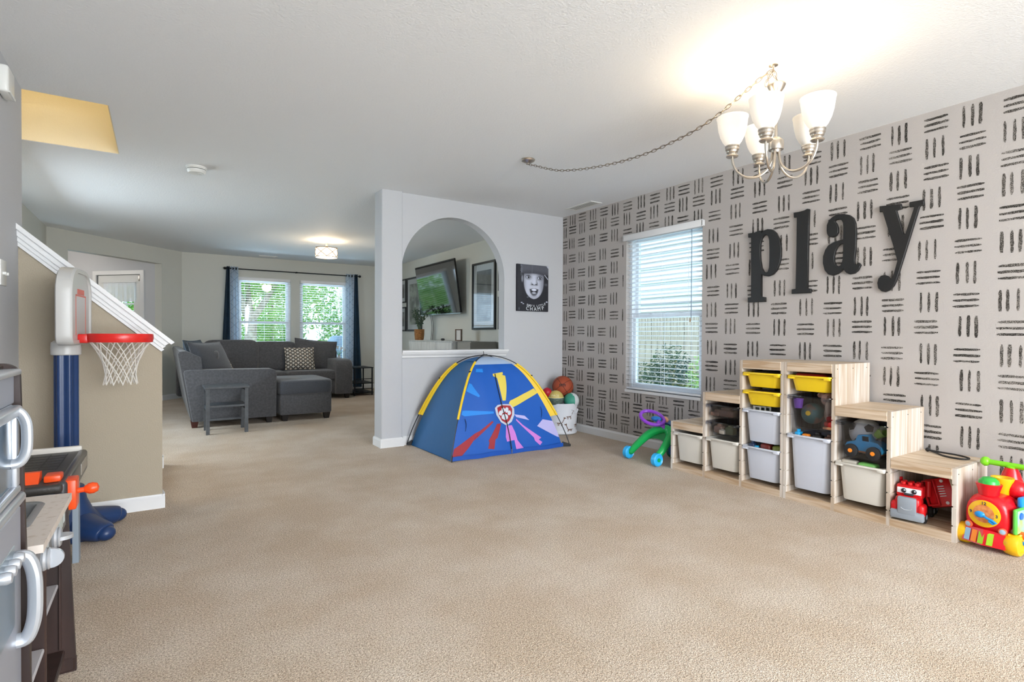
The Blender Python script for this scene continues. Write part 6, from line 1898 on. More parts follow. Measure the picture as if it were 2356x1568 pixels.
# small grey side table
M_TABLEGREY = mat('table_slate', '#3d4044', rough=0.5, c2='#4a4e52', nscale=20)
t = thing('side_table', 'small slate grey two tier side table before the sofa arm', 'side table', (0.615, 6.72, 0))
MB().rbox((-0.215, -0.20, 0.485), (0.215, 0.20, 0.51), 0.003, 1).obj('table_top', M_TABLEGREY, t)
for sx in (-1, 1):
    for sy in (-1, 1):
        MB().box((sx * 0.185 - 0.017, sy * 0.165 - 0.017, 0), (sx * 0.185 + 0.017, sy * 0.165 + 0.017, 0.486)).obj('leg', M_TABLEGREY, t, smooth=0)
MB().box((-0.185, -0.16, 0.285), (0.185, 0.16, 0.305)).obj('shelf', M_TABLEGREY, t, smooth=0)
for sx in (-1, 1):
    MB().box((sx * 0.185 - 0.012, -0.16, 0.25), (sx * 0.185 + 0.012, 0.16, 0.285)).obj('side_rail', M_TABLEGREY, t, smooth=0)
    MB().box((sx * 0.185 - 0.012, -0.16, 0.455), (sx * 0.185 + 0.012, 0.16, 0.486)).obj('side_rail', M_TABLEGREY, t, smooth=0)
MB().box((-0.17, 0.152, 0.10), (0.17, 0.176, 0.125)).obj('stretcher', M_TABLEGREY, t, smooth=0)
# end table
t = thing('end_table', 'dark metal three tier end table at the right sofa arm', 'end table', (3.02, 9.68, 0))
for z in (0.495, 0.225, 0.06):
    MB().box((-0.17, -0.27, z - 0.018), (0.17, 0.27, z)).obj('table_top' if z > 0.4 else 'shelf', M_DARKMETAL, t, smooth=0)
for sx in (-1, 1):
    for sy in (-1, 1):
        MB().box((sx * 0.155 - 0.010, sy * 0.25 - 0.010, 0), (sx * 0.155 + 0.010, sy * 0.25 + 0.010, 0.478)).obj('leg', M_DARKMETAL, t, smooth=0)
for z in (0.29, 0.12):
    MB().box((-0.15, -0.256, z - 0.006), (0.15, -0.244, z + 0.006)).obj('bar', M_DARKMETAL, t, smooth=0)

# curtains and rod
M_NAVY = mat('curtain_navy', '#1d3a4f', rough=0.8, c2='#17303f', nscale=8)
def sheer_mat():
    m = D.materials.new('curtain_sheer_trellis')
    m.use_nodes = True
    nt = NT(m)
    b = m.node_tree.nodes['Principled BSDF']
    out = [x for x in m.node_tree.nodes if x.type == 'OUTPUT_MATERIAL'][0]
    b.inputs['Roughness'].default_value = 0.85
    tc = nt.n('ShaderNodeTexCoord')
    mp = nt.n('ShaderNodeMapping')
    mp.inputs['Rotation'].default_value = (0, math.radians(45), 0)
    mp.inputs['Scale'].default_value = (9, 0.01, 9)
    nt.l(tc.outputs['Object'], mp.inputs['Vector'])
    v = nt.n('ShaderNodeTexVoronoi', Scale=1.0, Randomness=0.0, feature='DISTANCE_TO_EDGE')
    nt.l(mp.outputs['Vector'], v.inputs['Vector'])
    cr = nt.n('ShaderNodeValToRGB')
    e = cr.color_ramp.elements
    e[0].position, e[0].color = 0.02, lin('#7f93ad')
    e[1].position, e[1].color = 0.05, lin('#dfe8f2')
    nt.l(v.outputs['Distance'], cr.inputs['Fac'])
    nt.l(cr.outputs['Color'], b.inputs['Base Color'])
    tr = nt.n('ShaderNodeBsdfTranslucent')
    tr.inputs['Color'].default_value = lin('#cfe0f2')
    tp_ = nt.n('ShaderNodeBsdfTransparent')
    m1 = nt.n('ShaderNodeMixShader')
    m1.inputs['Fac'].default_value = 0.5
    nt.l(b.outputs[0], m1.inputs[1])
    nt.l(tr.outputs[0], m1.inputs[2])
    m2 = nt.n('ShaderNodeMixShader')
    m2.inputs['Fac'].default_value = 0.15
    nt.l(m1.outputs[0], m2.inputs[1])
    nt.l(tp_.outputs[0], m2.inputs[2])
    nt.l(m2.outputs[0], out.inputs['Surface'])
    return m
M_SHEER = sheer_mat()
def curtain(label, xt0, xt1, xb0, xb1, m, waves, sheer=False):
    t = thing('window_curtain', label, 'curtain', ((xt0 + xt1) / 2, 10.515, 0.05), 0, 'curtain panels on the living room rod')
    b = MB()
    NX, NZ = 60, 14
    loops = []
    for j in range(NZ + 1):
        f = j / NZ
        row = []
        for i in range(NX + 1):
            u = i / NX
            x = (xb0 + (xb1 - xb0) * u) * (1 - f) + (xt0 + (xt1 - xt0) * u) * f
            y = 10.515 + 0.028 * math.sin(u * waves * 2 * PI + 0.6) * (1 + 0.25 * math.sin(f * 3 + u * 5))
            row.append((x - (xt0 + xt1) / 2, y - 10.515, 2.19 * f))
        loops.append(row)
    b.loft(loops, False, False, False)
    b.obj('cloth', m, t, smooth=80, fix=False)
    for k in range(2):
        x = xt0 + (xt1 - xt0) * (0.3 + 0.4 * k) - (xt0 + xt1) / 2
        ringp = [(x, 0.022 * math.cos(a), 2.155 + 0.022 * math.sin(a)) for a in [2 * PI * i / 16 for i in range(16)]]
        MB().tube(ringp, 0.005, 6, closed=True).obj('grommet', M_DARKMETAL, t)
    return t
curtain('navy curtain panel left of the living room windows', 0.975, 1.025, 0.87, 1.03, M_NAVY, 2)
curtain('sheer white trellis curtain panel at the left window edge', 1.03, 1.16, 1.04, 1.19, M_SHEER, 3)
curtain('sheer white trellis curtain panel at the right window edge', 3.02, 3.185, 3.03, 3.17, M_SHEER, 3)
curtain('navy curtain panel right of the living room windows', 3.19, 3.245, 3.16, 3.34, M_NAVY, 2)
t = thing('curtain_rod', 'thin black curtain rod above the living room windows', 'curtain rod', (2.12, 10.515, 2.205))
MB().cyl((-1.15, 0, 0), (1.15, 0, 0), 0.009, n=12).obj('rod', M_DARKMETAL, t)
for s in (-1, 1):
    MB().sphere((s * 1.17, 0, 0), 0.024, 14, 10).obj('finial', M_DARKMETAL, t)
for x in (-1.0, 0.0, 1.0):
    MB().cyl((x, 0.0, 0), (x, 0.103, 0), 0.006, n=8).lathe([(0.014, -0.01), (0.014, 0.01)], 12, (x, 0, 0), (1, 0, 0)).obj('bracket', M_DARKMETAL, t)

# drum light
dl = thing('drum_light', 'drum ceiling light with crossed bronze bands in the living room', 'light', (2.048, 8.116, CEIL))
MB().lathe([(0.062, 0.0), (0.062, -0.02), (0.001, -0.024)], 28).obj('canopy', P('drum_canopy', '#e9e4da', 0.4), dl)
MB().cyl((0, 0, -0.02), (0, 0, -0.12), 0.012, n=12).obj('stem', P('drum_stem', '#d8c9a8', 0.3, metal=0.6), dl)
sh = MB().lathe([(0.152, -0.115), (0.152, -0.245)], 48, cap0=False, cap1=False).obj('shade', mat('drum_shade_lit', '#fff6e6', emit='#ffe9c8', estr=1.6), dl, smooth=60, fix=False)
MB().lathe([(0.150, -0.243), (0.001, -0.246)], 40, cap0=False, cap1=False).obj('diffuser', mat('drum_diffuser', '#fffaf0', emit='#fff1dc', estr=1.2), sh, smooth=60, fix=False)
M_BRONZE = P('drum_bronze', '#7a5a34', 0.35, metal=0.9)
for z in (-0.113, -0.245):
    MB().lathe([(0.152, z - 0.004), (0.157, z - 0.004), (0.157, z + 0.004), (0.152, z + 0.004)], 48, cap0=False, cap1=False).obj('ring_band', M_BRONZE, dl)
for k in range(6):
    a0, a1 = 2 * PI * k / 6 + 0.3, 2 * PI * (k + 1) / 6 + 0.3
    for z0, z1 in ((-0.115, -0.243), (-0.243, -0.115)):
        MB().tube([(0.156 * math.cos(a0 + (a1 - a0) * i / 8), 0.156 * math.sin(a0 + (a1 - a0) * i / 8), z0 + (z1 - z0) * i / 8) for i in range(9)], 0.0035, 6).obj('cross_band', M_BRONZE, dl)
MB().lathe([(0.012, -0.245), (0.01, -0.258), (0.001, -0.26)], 14).obj('finial', M_NICKEL, dl)
add_light('drum_lamp_up', 'POINT', (2.048, 8.116, CEIL - 0.10), 9.0, (1.0, 0.80, 0.55), radius=0.03)
add_light('drum_lamp_down', 'POINT', (2.048, 8.116, CEIL - 0.31), 14.0, (1.0, 0.86, 0.68), radius=0.10)

# ------------------------------------------------------------------ television wall seen through the arch
M_TVBLACK = P('tv_bezel', '#0b0b0d', 0.3)
tv = thing('television', 'large wall mounted black television tilted forward', 'television', (3.86, 8.045, 1.41))
Mtv = Matrix.Rotation(math.atan2(-0.12, 0.812), 4, 'Y')
MB().rbox((-0.03, -0.74, 0), (0.0, 0.74, 0.83), 0.006, 2).xf(Mtv).obj('tv_body', M_TVBLACK, tv)
MB().box((-0.0312, -0.73, 0.014), (-0.0302, 0.73, 0.82)).xf(Mtv).obj('tv_screen', mat('tv_glass', '#0a0c0f', rough=0.06, spec=0.9, coat=1.0), tv, smooth=0)
MB().box((-0.034, -0.74, -0.006), (0.0, 0.74, 0.008)).xf(Mtv).obj('tv_lower_trim', P('tv_trim', '#9a9da1', 0.3, metal=0.8), tv, smooth=0)
MB().box((-0.06, -0.15, 0.2), (0.0775, 0.15, 0.5)).obj('wall_mount', M_BLACK, tv, smooth=0)
for k, dy in enumerate((0.0, 0.06)):
    MB().tube(smooth_path([(0.0, 0.35 + dy, 0.0), (0.05, 0.42 + dy, -0.2), (0.06, 0.47 + dy, -0.43)], 5), 0.004, 6).obj('cable', P('cable_grey', '#3b3c40', 0.5), tv)

def pic_mat(name, top, bottom, seed):
    return mat(name, top, rough=0.5, c2=bottom, nscale=3.0 + seed, lo=0.42, hi=0.6, detail=5)
M_FRAME = P('frame_black', '#202124', 0.4)
M_MATB = P('mat_board', '#c9ccce', 0.7)
M_PICGLASS = glass_mat('picture_glass', (0.96, 0.97, 0.97), 0.14, 0.03)
def frame_on_tv_wall(label, y0, y1, z0, z1, fw, matw, pm):
    t = thing('picture_frame', label, 'picture frame', (XR, (y0 + y1) / 2, z0), 0, 'frames on the television wall')
    hw, h = (y1 - y0) / 2, z1 - z0
    b = MB()
    b.box((-0.03, -hw, 0), (-0.001, -hw + fw, h)).box((-0.03, hw - fw, 0), (-0.001, hw, h)).box((-0.03, -hw + fw, 0), (-0.001, hw - fw, fw)).box((-0.03, -hw + fw, h - fw), (-0.001, hw - fw, h))
    b.obj('frame', M_FRAME, t, smooth=0)
    MB().box((-0.012, -hw + fw, fw), (-0.008, hw - fw, h - fw)).obj('mat_board', M_MATB, t, smooth=0)
    MB().box((-0.0135, -hw + fw + matw, fw + matw), (-0.0122, hw - fw - matw, h - fw - matw)).obj('picture', pm, t, smooth=0)
    MB().box((-0.022, -hw + fw, fw), (-0.021, hw - fw, h - fw)).obj('glass', M_PICGLASS, t, smooth=0)
frame_on_tv_wall('tall black framed picture right of the television', 6.445, 7.105, 1.15, 2.125, 0.03, 0.09, pic_mat('picture_dusk', '#3c4348', '#6b7276', 1))
frame_on_tv_wall('black framed wedding style picture left of the television', 8.98, 9.66, 1.14, 2.13, 0.03, 0.09, pic_mat('picture_trees', '#555c54', '#aab0a4', 2))
frame_on_tv_wall('small black frame, upper one at the far end of the television wall', 9.70, 10.16, 1.68, 2.13, 0.025, 0.07, pic_mat('picture_dark', '#2f3236', '#8a8d8f', 3))
frame_on_tv_wall('small black frame, lower one at the far end of the television wall', 9.70, 10.16, 1.14, 1.60, 0.025, 0.07, pic_mat('picture_grey', '#4a4d50', '#9fa2a4', 4))
frame_on_tv_wall('small black frame, upper one at the arch jamb', 5.88, 6.36, 1.68, 2.12, 0.025, 0.07, pic_mat('picture_soft', '#6b6e70', '#b4b6b6', 5))
frame_on_tv_wall('small black frame, lower one at the arch jamb', 5.88, 6.36, 1.15, 1.60, 0.025, 0.07, pic_mat('picture_pale', '#7b7e80', '#c4c6c6', 6))

M_WASH = pine_mat('console_whitewash', '#d6d7d5', '#b9bbb9', (1, 1, 0.06), 60)
cs = thing('media_console', 'whitewashed three door media console under the television', 'console', (3.70, 7.70, 0))
MB().box((-0.2, -0.79, 0.06), (0.2, 0.79, 0.975)).obj('carcass', M_WASH, cs, smooth=0)
MB().rbox((-0.215, -0.80, 0.972), (0.225, 0.80, 0.985), 0.003, 1).obj('top', M_WASH, cs)
for k in range(3):
    y0 = -0.785 + k * 0.5267
    dr = MB().rbox((-0.218, y0, 0.08), (-0.2, y0 + 0.518, 0.962), 0.003, 1).obj('door', M_WASH, cs)
    MB().cyl((-0.235, y0 + 0.46, 0.55), (-0.218, y0 + 0.46, 0.55), 0.010, n=10).obj('knob', M_NICKEL, dr)
MB().box((-0.19, -0.77, 0.0), (0.19, 0.77, 0.06)).obj('plinth', M_WASH, cs, smooth=0)
gb = thing('grey_cabinet', 'grey taupe cabinet beside the white media console', 'cabinet', (3.70, 6.57, 0))
MB().box((-0.2, -0.19, 0.0), (0.2, 0.19, 0.98)).obj('carcass', P('cabinet_taupe', '#83807a', 0.5), gb, smooth=0)
MB().rbox((-0.21, -0.185, 0.72), (-0.2, 0.185, 0.965), 0.003, 1).obj('drawer', P('cabinet_taupe_front', '#8d8a83', 0.5), gb)
MB().rbox((-0.21, -0.185, 0.03), (-0.2, 0.185, 0.70), 0.003, 1).obj('door', P('cabinet_taupe_front', '#8d8a83', 0.5), gb)
pf = thing('photo_stand', 'small brown photo frame standing on the console', 'photo frame', (3.60, 6.93, 0.985), math.radians(20))
b = MB()
b.box((-0.01, -0.06, 0.0), (0.012, -0.045, 0.17)).box((-0.01, 0.045, 0.0), (0.012, 0.06, 0.17)).box((-0.01, -0.045, 0.155), (0.012, 0.045, 0.17)).box((-0.01, -0.045, 0), (0.012, 0.045, 0.015))
b.obj('frame', P('frame_brown', '#5a4636', 0.5), pf, smooth=0)
MB().box((0.0, -0.045, 0.015), (0.004, 0.045, 0.155)).obj('photo', P('photo_pale', '#d0cdc8', 0.5), pf, smooth=0)
o = MB().sphere((0, 0, 0.018), 0.035, 16, 10, sc=(0.8, 1.3, 0.5)).lathe([(0.02, 0.0), (0.02, 0.01)], 12).obj('game_controller', P('controller_dark', '#2b2d31', 0.4))
o.location = (3.60, 7.45, 0.985)
tag(o, 'small dark controller on the white media console', 'controller')
pl = thing('potted_plant', 'leafy eucalyptus plant in a woven basket pot on the console', 'plant', (3.62, 8.38, 0.985))
pl.scale = (1.2, 1.2, 1.15)
MB().lathe([(0.001, 0), (0.056, 0.0), (0.062, 0.02), (0.068, 0.08), (0.070, 0.15), (0.072, 0.155), (0.066, 0.155), (0.06, 0.13), (0.001, 0.125)], 28).obj('pot', mat('pot_wicker', '#a9743c', rough=0.7, c2='#7d5127', nscale=40, stretch=(1, 1, 3), bump=0.8, bscale=90), pl)
rnd = random.Random(5)
for k in range(13):
    a = 2 * PI * k / 13 + rnd.uniform(-0.2, 0.2)
    h, sp = rnd.uniform(0.22, 0.36), rnd.uniform(0.06, 0.17)
    pts = smooth_path([(0.01 * math.cos(a), 0.01 * math.sin(a), 0.12), (sp * 0.4 * math.cos(a), sp * 0.4 * math.sin(a), 0.12 + h * 0.6), (sp * math.cos(a), sp * math.sin(a), 0.12 + h)], 5)
    st = MB().tube(pts, 0.003, 5).obj('stem', P('stem_green', '#4a5a3c', 0.6), pl)
    b = MB()
    for j in range(3, len(pts)):
        for q in range(2):
            o_ = Vector(pts[j])
            d_ = Vector((rnd.gauss(0, 1), rnd.gauss(0, 1), rnd.uniform(-0.2, 0.8))).normalized()
            e_ = d_.orthogonal().normalized()
            s_ = rnd.uniform(0.022, 0.034)
            b.add([o_, o_ + d_ * s_ * 0.5 + e_ * s_ * 0.45, o_ + d_ * s_ * 1.1, o_ + d_ * s_ * 0.5 - e_ * s_ * 0.45], [(0, 1, 2, 3)])
    stuff(b.obj('leaves', P('leaf_sage', '#3e5344', 0.6), st, smooth=0, fix=False))
# ------------------------------------------------------------------ toy basketball hoop by the stairs
M_HNAVY = P('hoop_navy', '#1d3763', 0.35, bump=0.05, bscale=300)
M_HGREY = P('hoop_grey', '#bdbcb9', 0.35)
hp = thing('toy_basketball_hoop', 'toy basketball hoop with navy post and red rim by the knee wall', 'basketball hoop', (-0.41, 3.665, 0), math.radians(-6))
# base with four feet
b = MB()
prof = [(0.165, 0.0), (0.182, 0.015), (0.175, 0.05), (0.145, 0.09), (0.110, 0.13), (0.085, 0.19), (0.074, 0.26), (0.068, 0.265), (0.001, 0.265)]
b.lathe(prof, 32)
b.obj('base_body', M_HNAVY, hp, smooth=60)
for fx_, fy_ in ((0.195, -0.165), (0.195, 0.150), (-0.155, -0.150), (-0.155, 0.15)):
    pts = smooth_path([(fx_ * 0.3, fy_ * 0.3, 0.07), (fx_ * 0.6, fy_ * 0.65, 0.055), (fx_ * 0.9, fy_ * 0.95, 0.045), (fx_, fy_ * 1.03, 0.04)], 6)
    n = len(pts)
    rr = [0.095 - 0.042 * i / (n - 1) for i in range(n)]
    rr[-1] *= 0.8
    mb = MB().tube(pts, rr, 16, up=(0, 0, 1), squash=1.0)
    mb.v = [(x, y, max(0.0, (z - 0.05) * 0.72 + 0.05)) for x, y, z in mb.v]
    mb.sphere((pts[-1][0], pts[-1][1], 0.040), 0.044, 16, 10, sc=(1, 1, 0.85))
    mb.v = [(x, y, max(0.001, z)) for x, y, z in mb.v]
    mb.obj('base_foot', M_HNAVY, hp, smooth=60)
# fluted post
def fl(a):
    return 0.047 + 0.006 * math.cos(a * 6)
b = MB()
b.loft([[(fl(2 * PI * i / 60) * math.cos(2 * PI * i / 60), fl(2 * PI * i / 60) * math.sin(2 * PI * i / 60), z) for i in range(60)] for z in (0.23, 0.97)])
b.obj('post', M_HNAVY, hp, smooth=50)
MB().lathe([(0.060, 0.955), (0.064, 0.960), (0.064, 0.990), (0.062, 1.02), (0.05, 1.03)], 28).obj('collar', M_HGREY, hp)
# backboard: local y across, z up, x thickness
def board_outline(w, z0, z1, r0, r1):
    out = []
    for i in range(9):
        a = -PI / 2 + PI / 2 * i / 8
        out.append((w / 2 - r0 + r0 * math.cos(a), z0 + r0 + r0 * math.sin(a)))
    for i in range(13):
        a = PI / 2 * i / 12
        out.append((w / 2 - r1 + r1 * math.cos(a), z1 - r1 + r1 * math.sin(a)))
    return out + [(-p[0], p[1]) for p in out[::-1]]
o1 = board_outline(0.42, 1.008, 1.408, 0.05, 0.13)
o2 = board_outline(0.405, 1.015, 1.400, 0.045, 0.125)
o3 = board_outline(0.37, 1.035, 1.382, 0.04, 0.115)
MB().loft([[(0.0, p[0], p[1]) for p in o2], [(0.006, p[0], p[1]) for p in o1], [(0.06, p[0], p[1]) for p in o1], [(0.07, p[0], p[1]) for p in o2], [(0.07, p[0], p[1]) for p in o3], [(0.062, p[0] * 0.97, p[1]) for p in o3]]).obj('backboard', M_HGREY, hp, smooth=40)
M_HRED = P('hoop_red', '#d6251f', 0.3)
dec = MB()
for y0, y1, z0, z1 in ((-0.105, -0.097, 1.06, 1.27), (0.097, 0.105, 1.06, 1.27), (-0.105, 0.105, 1.262, 1.27)):
    dec.box((0.0622, y0, z0), (0.0632, y1, z1))
dec.box((0.0622, -0.07, 1.272), (0.0632, 0.07, 1.30))
dec.obj('target_print', P('hoop_print_red', '#d8695a', 0.5), hp, smooth=0)
# bracket and rim
MB().rbox((0.06, -0.07, 1.018), (0.105, 0.07, 1.066), 0.008, 2).obj('rim_bracket', M_HRED, hp)
RX = 0.235
b = MB()
b.lathe([(0.131, 1.022), (0.146, 1.022), (0.151, 1.040), (0.151, 1.062), (0.148, 1.068), (0.131, 1.066), (0.128, 1.045)], 48, (RX, 0, 0), cap0=False, cap1=False)
b.loft([b.v[0:48], b.v[6 * 48:7 * 48]], False, False)
b.obj('rim', M_HRED, hp, smooth=40)
# net of knotted cords: each strand zigzags down around the ring
M_NET = P('net_white', '#d9d4cc', 0.8)
levels = [(0.137, 1.026), (0.104, 0.972), (0.083, 0.925), (0.073, 0.885), (0.069, 0.845), (0.077, 0.795)]
NS = 12
for k in range(NS):
    for dirn in (1, -1):
        pts = []
        for j, (r, z) in enumerate(levels):
            a = 2 * PI * (k + 0.5 * (j if dirn > 0 else -j)) / NS * 1.0
            pts.append((RX + r * math.cos(a), r * math.sin(a), z + 0.004 * math.sin(k * 3 + j)))
        MB().tube(pts, 0.0028, 5).obj('net_cord', M_NET, hp)

# ------------------------------------------------------------------ toy workbench between kitchen and hoop
M_BBLACK = P('bench_black', '#35322f', 0.45, bump=0.1, bscale=200)
M_BGREY = P('bench_grey', '#8f9ba6', 0.45)
M_BORANGE = P('bench_orange', '#f2521a', 0.35)
wb = thing('toy_workbench', 'black topped toy workbench with orange vise beside the play kitchen', 'toy workbench', (-0.46, 2.945, 0))
def Bn(p):
    x, y, z = p
    x = -0.303 + (x + 0.275) * 0.93
    y = y * 1.107
    z = z * 0.508 / 0.562
    return (x + 0.46, y - 2.945, z)
MB().rbox(Bn((-0.625, 2.34, 0.525)), Bn((-0.275, 2.98, 0.562)), 0.012, 3).obj('bench_top', M_BBLACK, wb)
g = MB()
for k in range(6):
    y = 2.62 + 0.055 * k
    g.box(Bn((-0.58, y, 0.5622)), Bn((-0.33, y + 0.003, 0.5632)))
for x in (-0.55, -0.47, -0.40, -0.335):
    g.box(Bn((x, 2.60, 0.5624)), Bn((x + 0.004, 2.93, 0.5636)))
g.obj('grid_print', P('bench_line', '#1d1b19', 0.5), wb, smooth=0)
for k, (x, y) in enumerate(((-0.40, 2.50), (-0.44, 2.47), (-0.36, 2.46), (-0.42, 2.43), (-0.48, 2.50), (-0.50, 2.45), (-0.38, 2.54), (-0.46, 2.54))):
    MB().lathe([(0.010, 0.0), (0.010, 0.0012), (0.001, 0.0013)], 12, Bn((x, y, 0.5618))).obj('peg_hole', P('bench_hole', '#141312', 0.6), wb)
MB().rbox(Bn((-0.30, 2.36, 0.46)), Bn((-0.262, 2.99, 0.566)), 0.014, 3).obj('front_edge', P('bench_edge', '#3c3b3e', 0.3), wb)
MB().rbox(Bn((-0.2635, 2.74, 0.49)), Bn((-0.2585, 2.94, 0.545)), 0.004, 2).obj('edge_label', P('bench_label', '#9c958a', 0.4), wb)
MB().rbox(Bn((-0.63, 2.985, 0.50)), Bn((-0.285, 3.01, 0.585)), 0.008, 3).obj('back_rim', P('bench_cream', '#d8d3ca', 0.4), wb)
MB().rbox(Bn((-0.60, 2.38, 0.30)), Bn((-0.30, 2.95, 0.52)), 0.015, 2).obj('bench_body', P('bench_slate', '#46505a', 0.5), wb)
for x in (-0.60, -0.315):
    for y in (2.345, 2.90):
        MB().loft([[Bn(p) for p in ((x, y, 0.0), (x + 0.026, y, 0.0), (x + 0.026, y + 0.06, 0.0), (x, y + 0.06, 0.0))], [Bn(p) for p in ((x + 0.002, y, 0.50), (x + 0.024, y, 0.50), (x + 0.024, y + 0.05, 0.50), (x + 0.002, y + 0.05, 0.50))]]).obj('leg', M_BGREY, wb, smooth=0)
# vise: fixed jaw, moving jaw, screw and ball handle
vs_ = MB().rbox(Bn((-0.275, 2.375, 0.44)), Bn((-0.235, 2.46, 0.565)), 0.006, 2).obj('vise_plate', M_BORANGE, wb)
MB().rbox(Bn((-0.34, 2.385, 0.562)), Bn((-0.285, 2.455, 0.590)), 0.006, 2).obj('vise_jaw', M_BORANGE, vs_)
MB().loft([[Bn((x, y, z)) for y, z in ((2.385, 0.562), (2.455, 0.562), (2.455, 0.60), (2.42, 0.603))] for x in (-0.41, -0.355)]).obj('vise_jaw', M_BORANGE, vs_, smooth=0)
MB().cyl(Bn((-0.235, 2.42, 0.507)), Bn((-0.205, 2.42, 0.509)), 0.010, n=14).obj('vise_screw', M_BORANGE, vs_)
MB().lathe([(0.001, -0.024), (0.012, -0.022), (0.021, -0.008), (0.022, 0.006), (0.016, 0.020), (0.001, 0.025)], 20, Bn((-0.190, 2.42, 0.511)), (1, 0, 0.1)).obj('vise_handle', M_BORANGE, vs_)

# ------------------------------------------------------------------ wooden play kitchen in the near left corner
M_ESP = mat('kitchen_espresso', '#2b1d19', rough=0.45, c2='#3a2823', nscale=30, stretch=(1, 1, 0.1))
M_SILV = mat('kitchen_silver', '#9fa3ad', rough=0.42, metal=0.25)
M_SILVB = mat('kitchen_silver_bright', '#c3c8cf', rough=0.28, metal=0.55)
M_STONE = mat('kitchen_counter', '#d7ccc2', rough=0.4, c2='#c3b3a4', nscale=55, lo=0.55, hi=0.7)
kt = thing('play_kitchen', 'dark brown and silver play kitchen in the near left corner', 'play kitchen', (-0.44, 1.70, 0))
K = lambda p: (p[0] + 0.44, p[1] - 1.70, p[2])
def kb(nm, lo, hi, m, r=0.003, par=None, seg=1):
    return MB().rbox(K(lo), K(hi), r, seg).obj(nm, m, par or kt)
# tall fridge and microwave section
def side(nm, y0, y1, z1, xt, xb, rtop=0.0):
    pts = [(-0.63, 0.0), (xb, 0.0), (xt, z1 - rtop)]
    if rtop:
        pts += [(xt - rtop + rtop * math.cos(a), z1 - rtop + rtop * math.sin(a)) for a in [PI / 2 * i / 6 for i in range(1, 7)]]
    else:
        pts.append((xt, z1))
    pts.append((-0.63, z1))
    b = MB()
    b.loft([[K((x, y0, z)) for x, z in pts], [K((x, y1, z)) for x, z in pts]])
    return b.obj(nm, M_ESP, kt, smooth=20)
side('side_panel', 1.680, 1.697, 0.998, -0.272, -0.250, 0.03)
side('side_panel', 1.195, 1.212, 0.998, -0.272, -0.250, 0.03)
kb('hutch_back', (-0.63, 1.21, 0.05), (-0.618, 1.68, 0.99), M_ESP)
kb('upper_cornice', (-0.60, 1.212, 0.972), (-0.268, 1.68, 0.986), M_SILVB, 0.005, seg=3)
kb('hutch_top', (-0.62, 1.212, 0.985), (-0.30, 1.68, 0.995), M_ESP)
kb('upper_panel', (-0.31, 1.212, 0.905), (-0.282, 1.68, 0.972), M_SILV)
mw = kb('microwave_door', (-0.31, 1.215, 0.705), (-0.279, 1.665, 0.905), M_SILV, 0.004)
kb('door_bevel', (-0.285, 1.23, 0.880), (-0.262, 1.655, 0.905), M_SILVB, 0.008, mw, 3)
kb('door_bevel', (-0.285, 1.23, 0.705), (-0.266, 1.655, 0.722), M_SILVB, 0.006, mw, 3)
kb('door_bevel', (-0.283, 1.625, 0.72), (-0.268, 1.655, 0.882), M_SILVB, 0.005, mw, 2)
kb('door_glass', (-0.281, 1.25, 0.725), (-0.2775, 1.625, 0.878), P('kitchen_glass', '#41566a', 0.12), 0.001, mw)
def loop_handle(nm, y, z0, z1, out, x0, th, par, w=0.014):
    pts = smooth_path([K((x0, y, z0)), K((x0 + out * 0.55, y, z0 + 0.004)), K((x0 + out * 0.92, y, z0 + (z1 - z0) * 0.22)), K((x0 + out, y, (z0 + z1) / 2)), K((x0 + out * 0.92, y, z1 - (z1 - z0) * 0.22)), K((x0 + out * 0.55, y, z1 - 0.004)), K((x0, y, z1))], 6)
    return MB().tube(pts, th, 12, squash=0.8).obj(nm, M_SILVB, par)
loop_handle('handle', 1.625, 0.775, 0.893, 0.027, -0.278, 0.0125, mw)
kb('middle_ledge', (-0.32, 1.212, 0.676), (-0.262, 1.69, 0.700), M_SILVB, 0.010, seg=3)
fd = kb('fridge_door', (-0.31, 1.215, 0.045), (-0.270, 1.672, 0.670), M_SILV, 0.004)
rec = kb('dispenser', (-0.275, 1.30, 0.42), (-0.2685, 1.60, 0.60), P('kitchen_recess', '#7f8f9c', 0.3, metal=0.4), 0.002, fd)
for k in range(4):
    MB().lathe([(0.001, 0), (0.012, 0.0), (0.013, 0.010), (0.010, 0.018), (0.001, 0.020)], 20, K((-0.269, 1.47 + 0.04 * k, 0.572)), (1, 0, 0)).obj('dispenser_button', M_SILVB, rec)
loop_handle('handle', 1.625, 0.375, 0.565, 0.032, -0.270, 0.0165, fd)
for z in (0.20,):
    kb('door_panel_groove', (-0.2705, 1.25, z), (-0.2690, 1.65, z + 0.006), P('kitchen_groove', '#6f7480', 0.4), 0.0005, fd)
# counter section
side('side_panel', 2.182, 2.200, 0.540, -0.243, -0.222)
kb('divider', (-0.62, 1.935, 0.05), (-0.262, 1.950, 0.47), M_ESP)
b = MB()
edge = [(-0.63, 1.70), (-0.236, 1.70), (-0.232, 1.75), (-0.232, 2.14)] + [(-0.236 - 0.02 * i, 2.195 + 0.022 * math.sin(PI / 2 * min(1, i / 5))) for i in range(0, 20)] + [(-0.63, 2.217)]
hole = (-0.545, -0.300, 1.86, 2.13)
# counter built as a ring around the sink cut-out
def cbox(x0, x1, y0, y1):
    b.box(K((x0, y0, 0.541)), K((x1, y1, 0.561)))
cbox(-0.63, -0.234, 1.70, hole[2])
cbox(-0.63, hole[0], hole[2], hole[3])
cbox(hole[1], -0.234, hole[2], hole[3])
b.loft([[K((x, y, z)) for x, y in [(-0.234, hole[3]), (-0.234, 2.205), (-0.30, 2.216), (-0.40, 2.222), (-0.52, 2.222), (-0.63, 2.216), (-0.63, hole[3])]] for z in (0.541, 0.561)])
b.obj('countertop', M_STONE, kt, smooth=0)
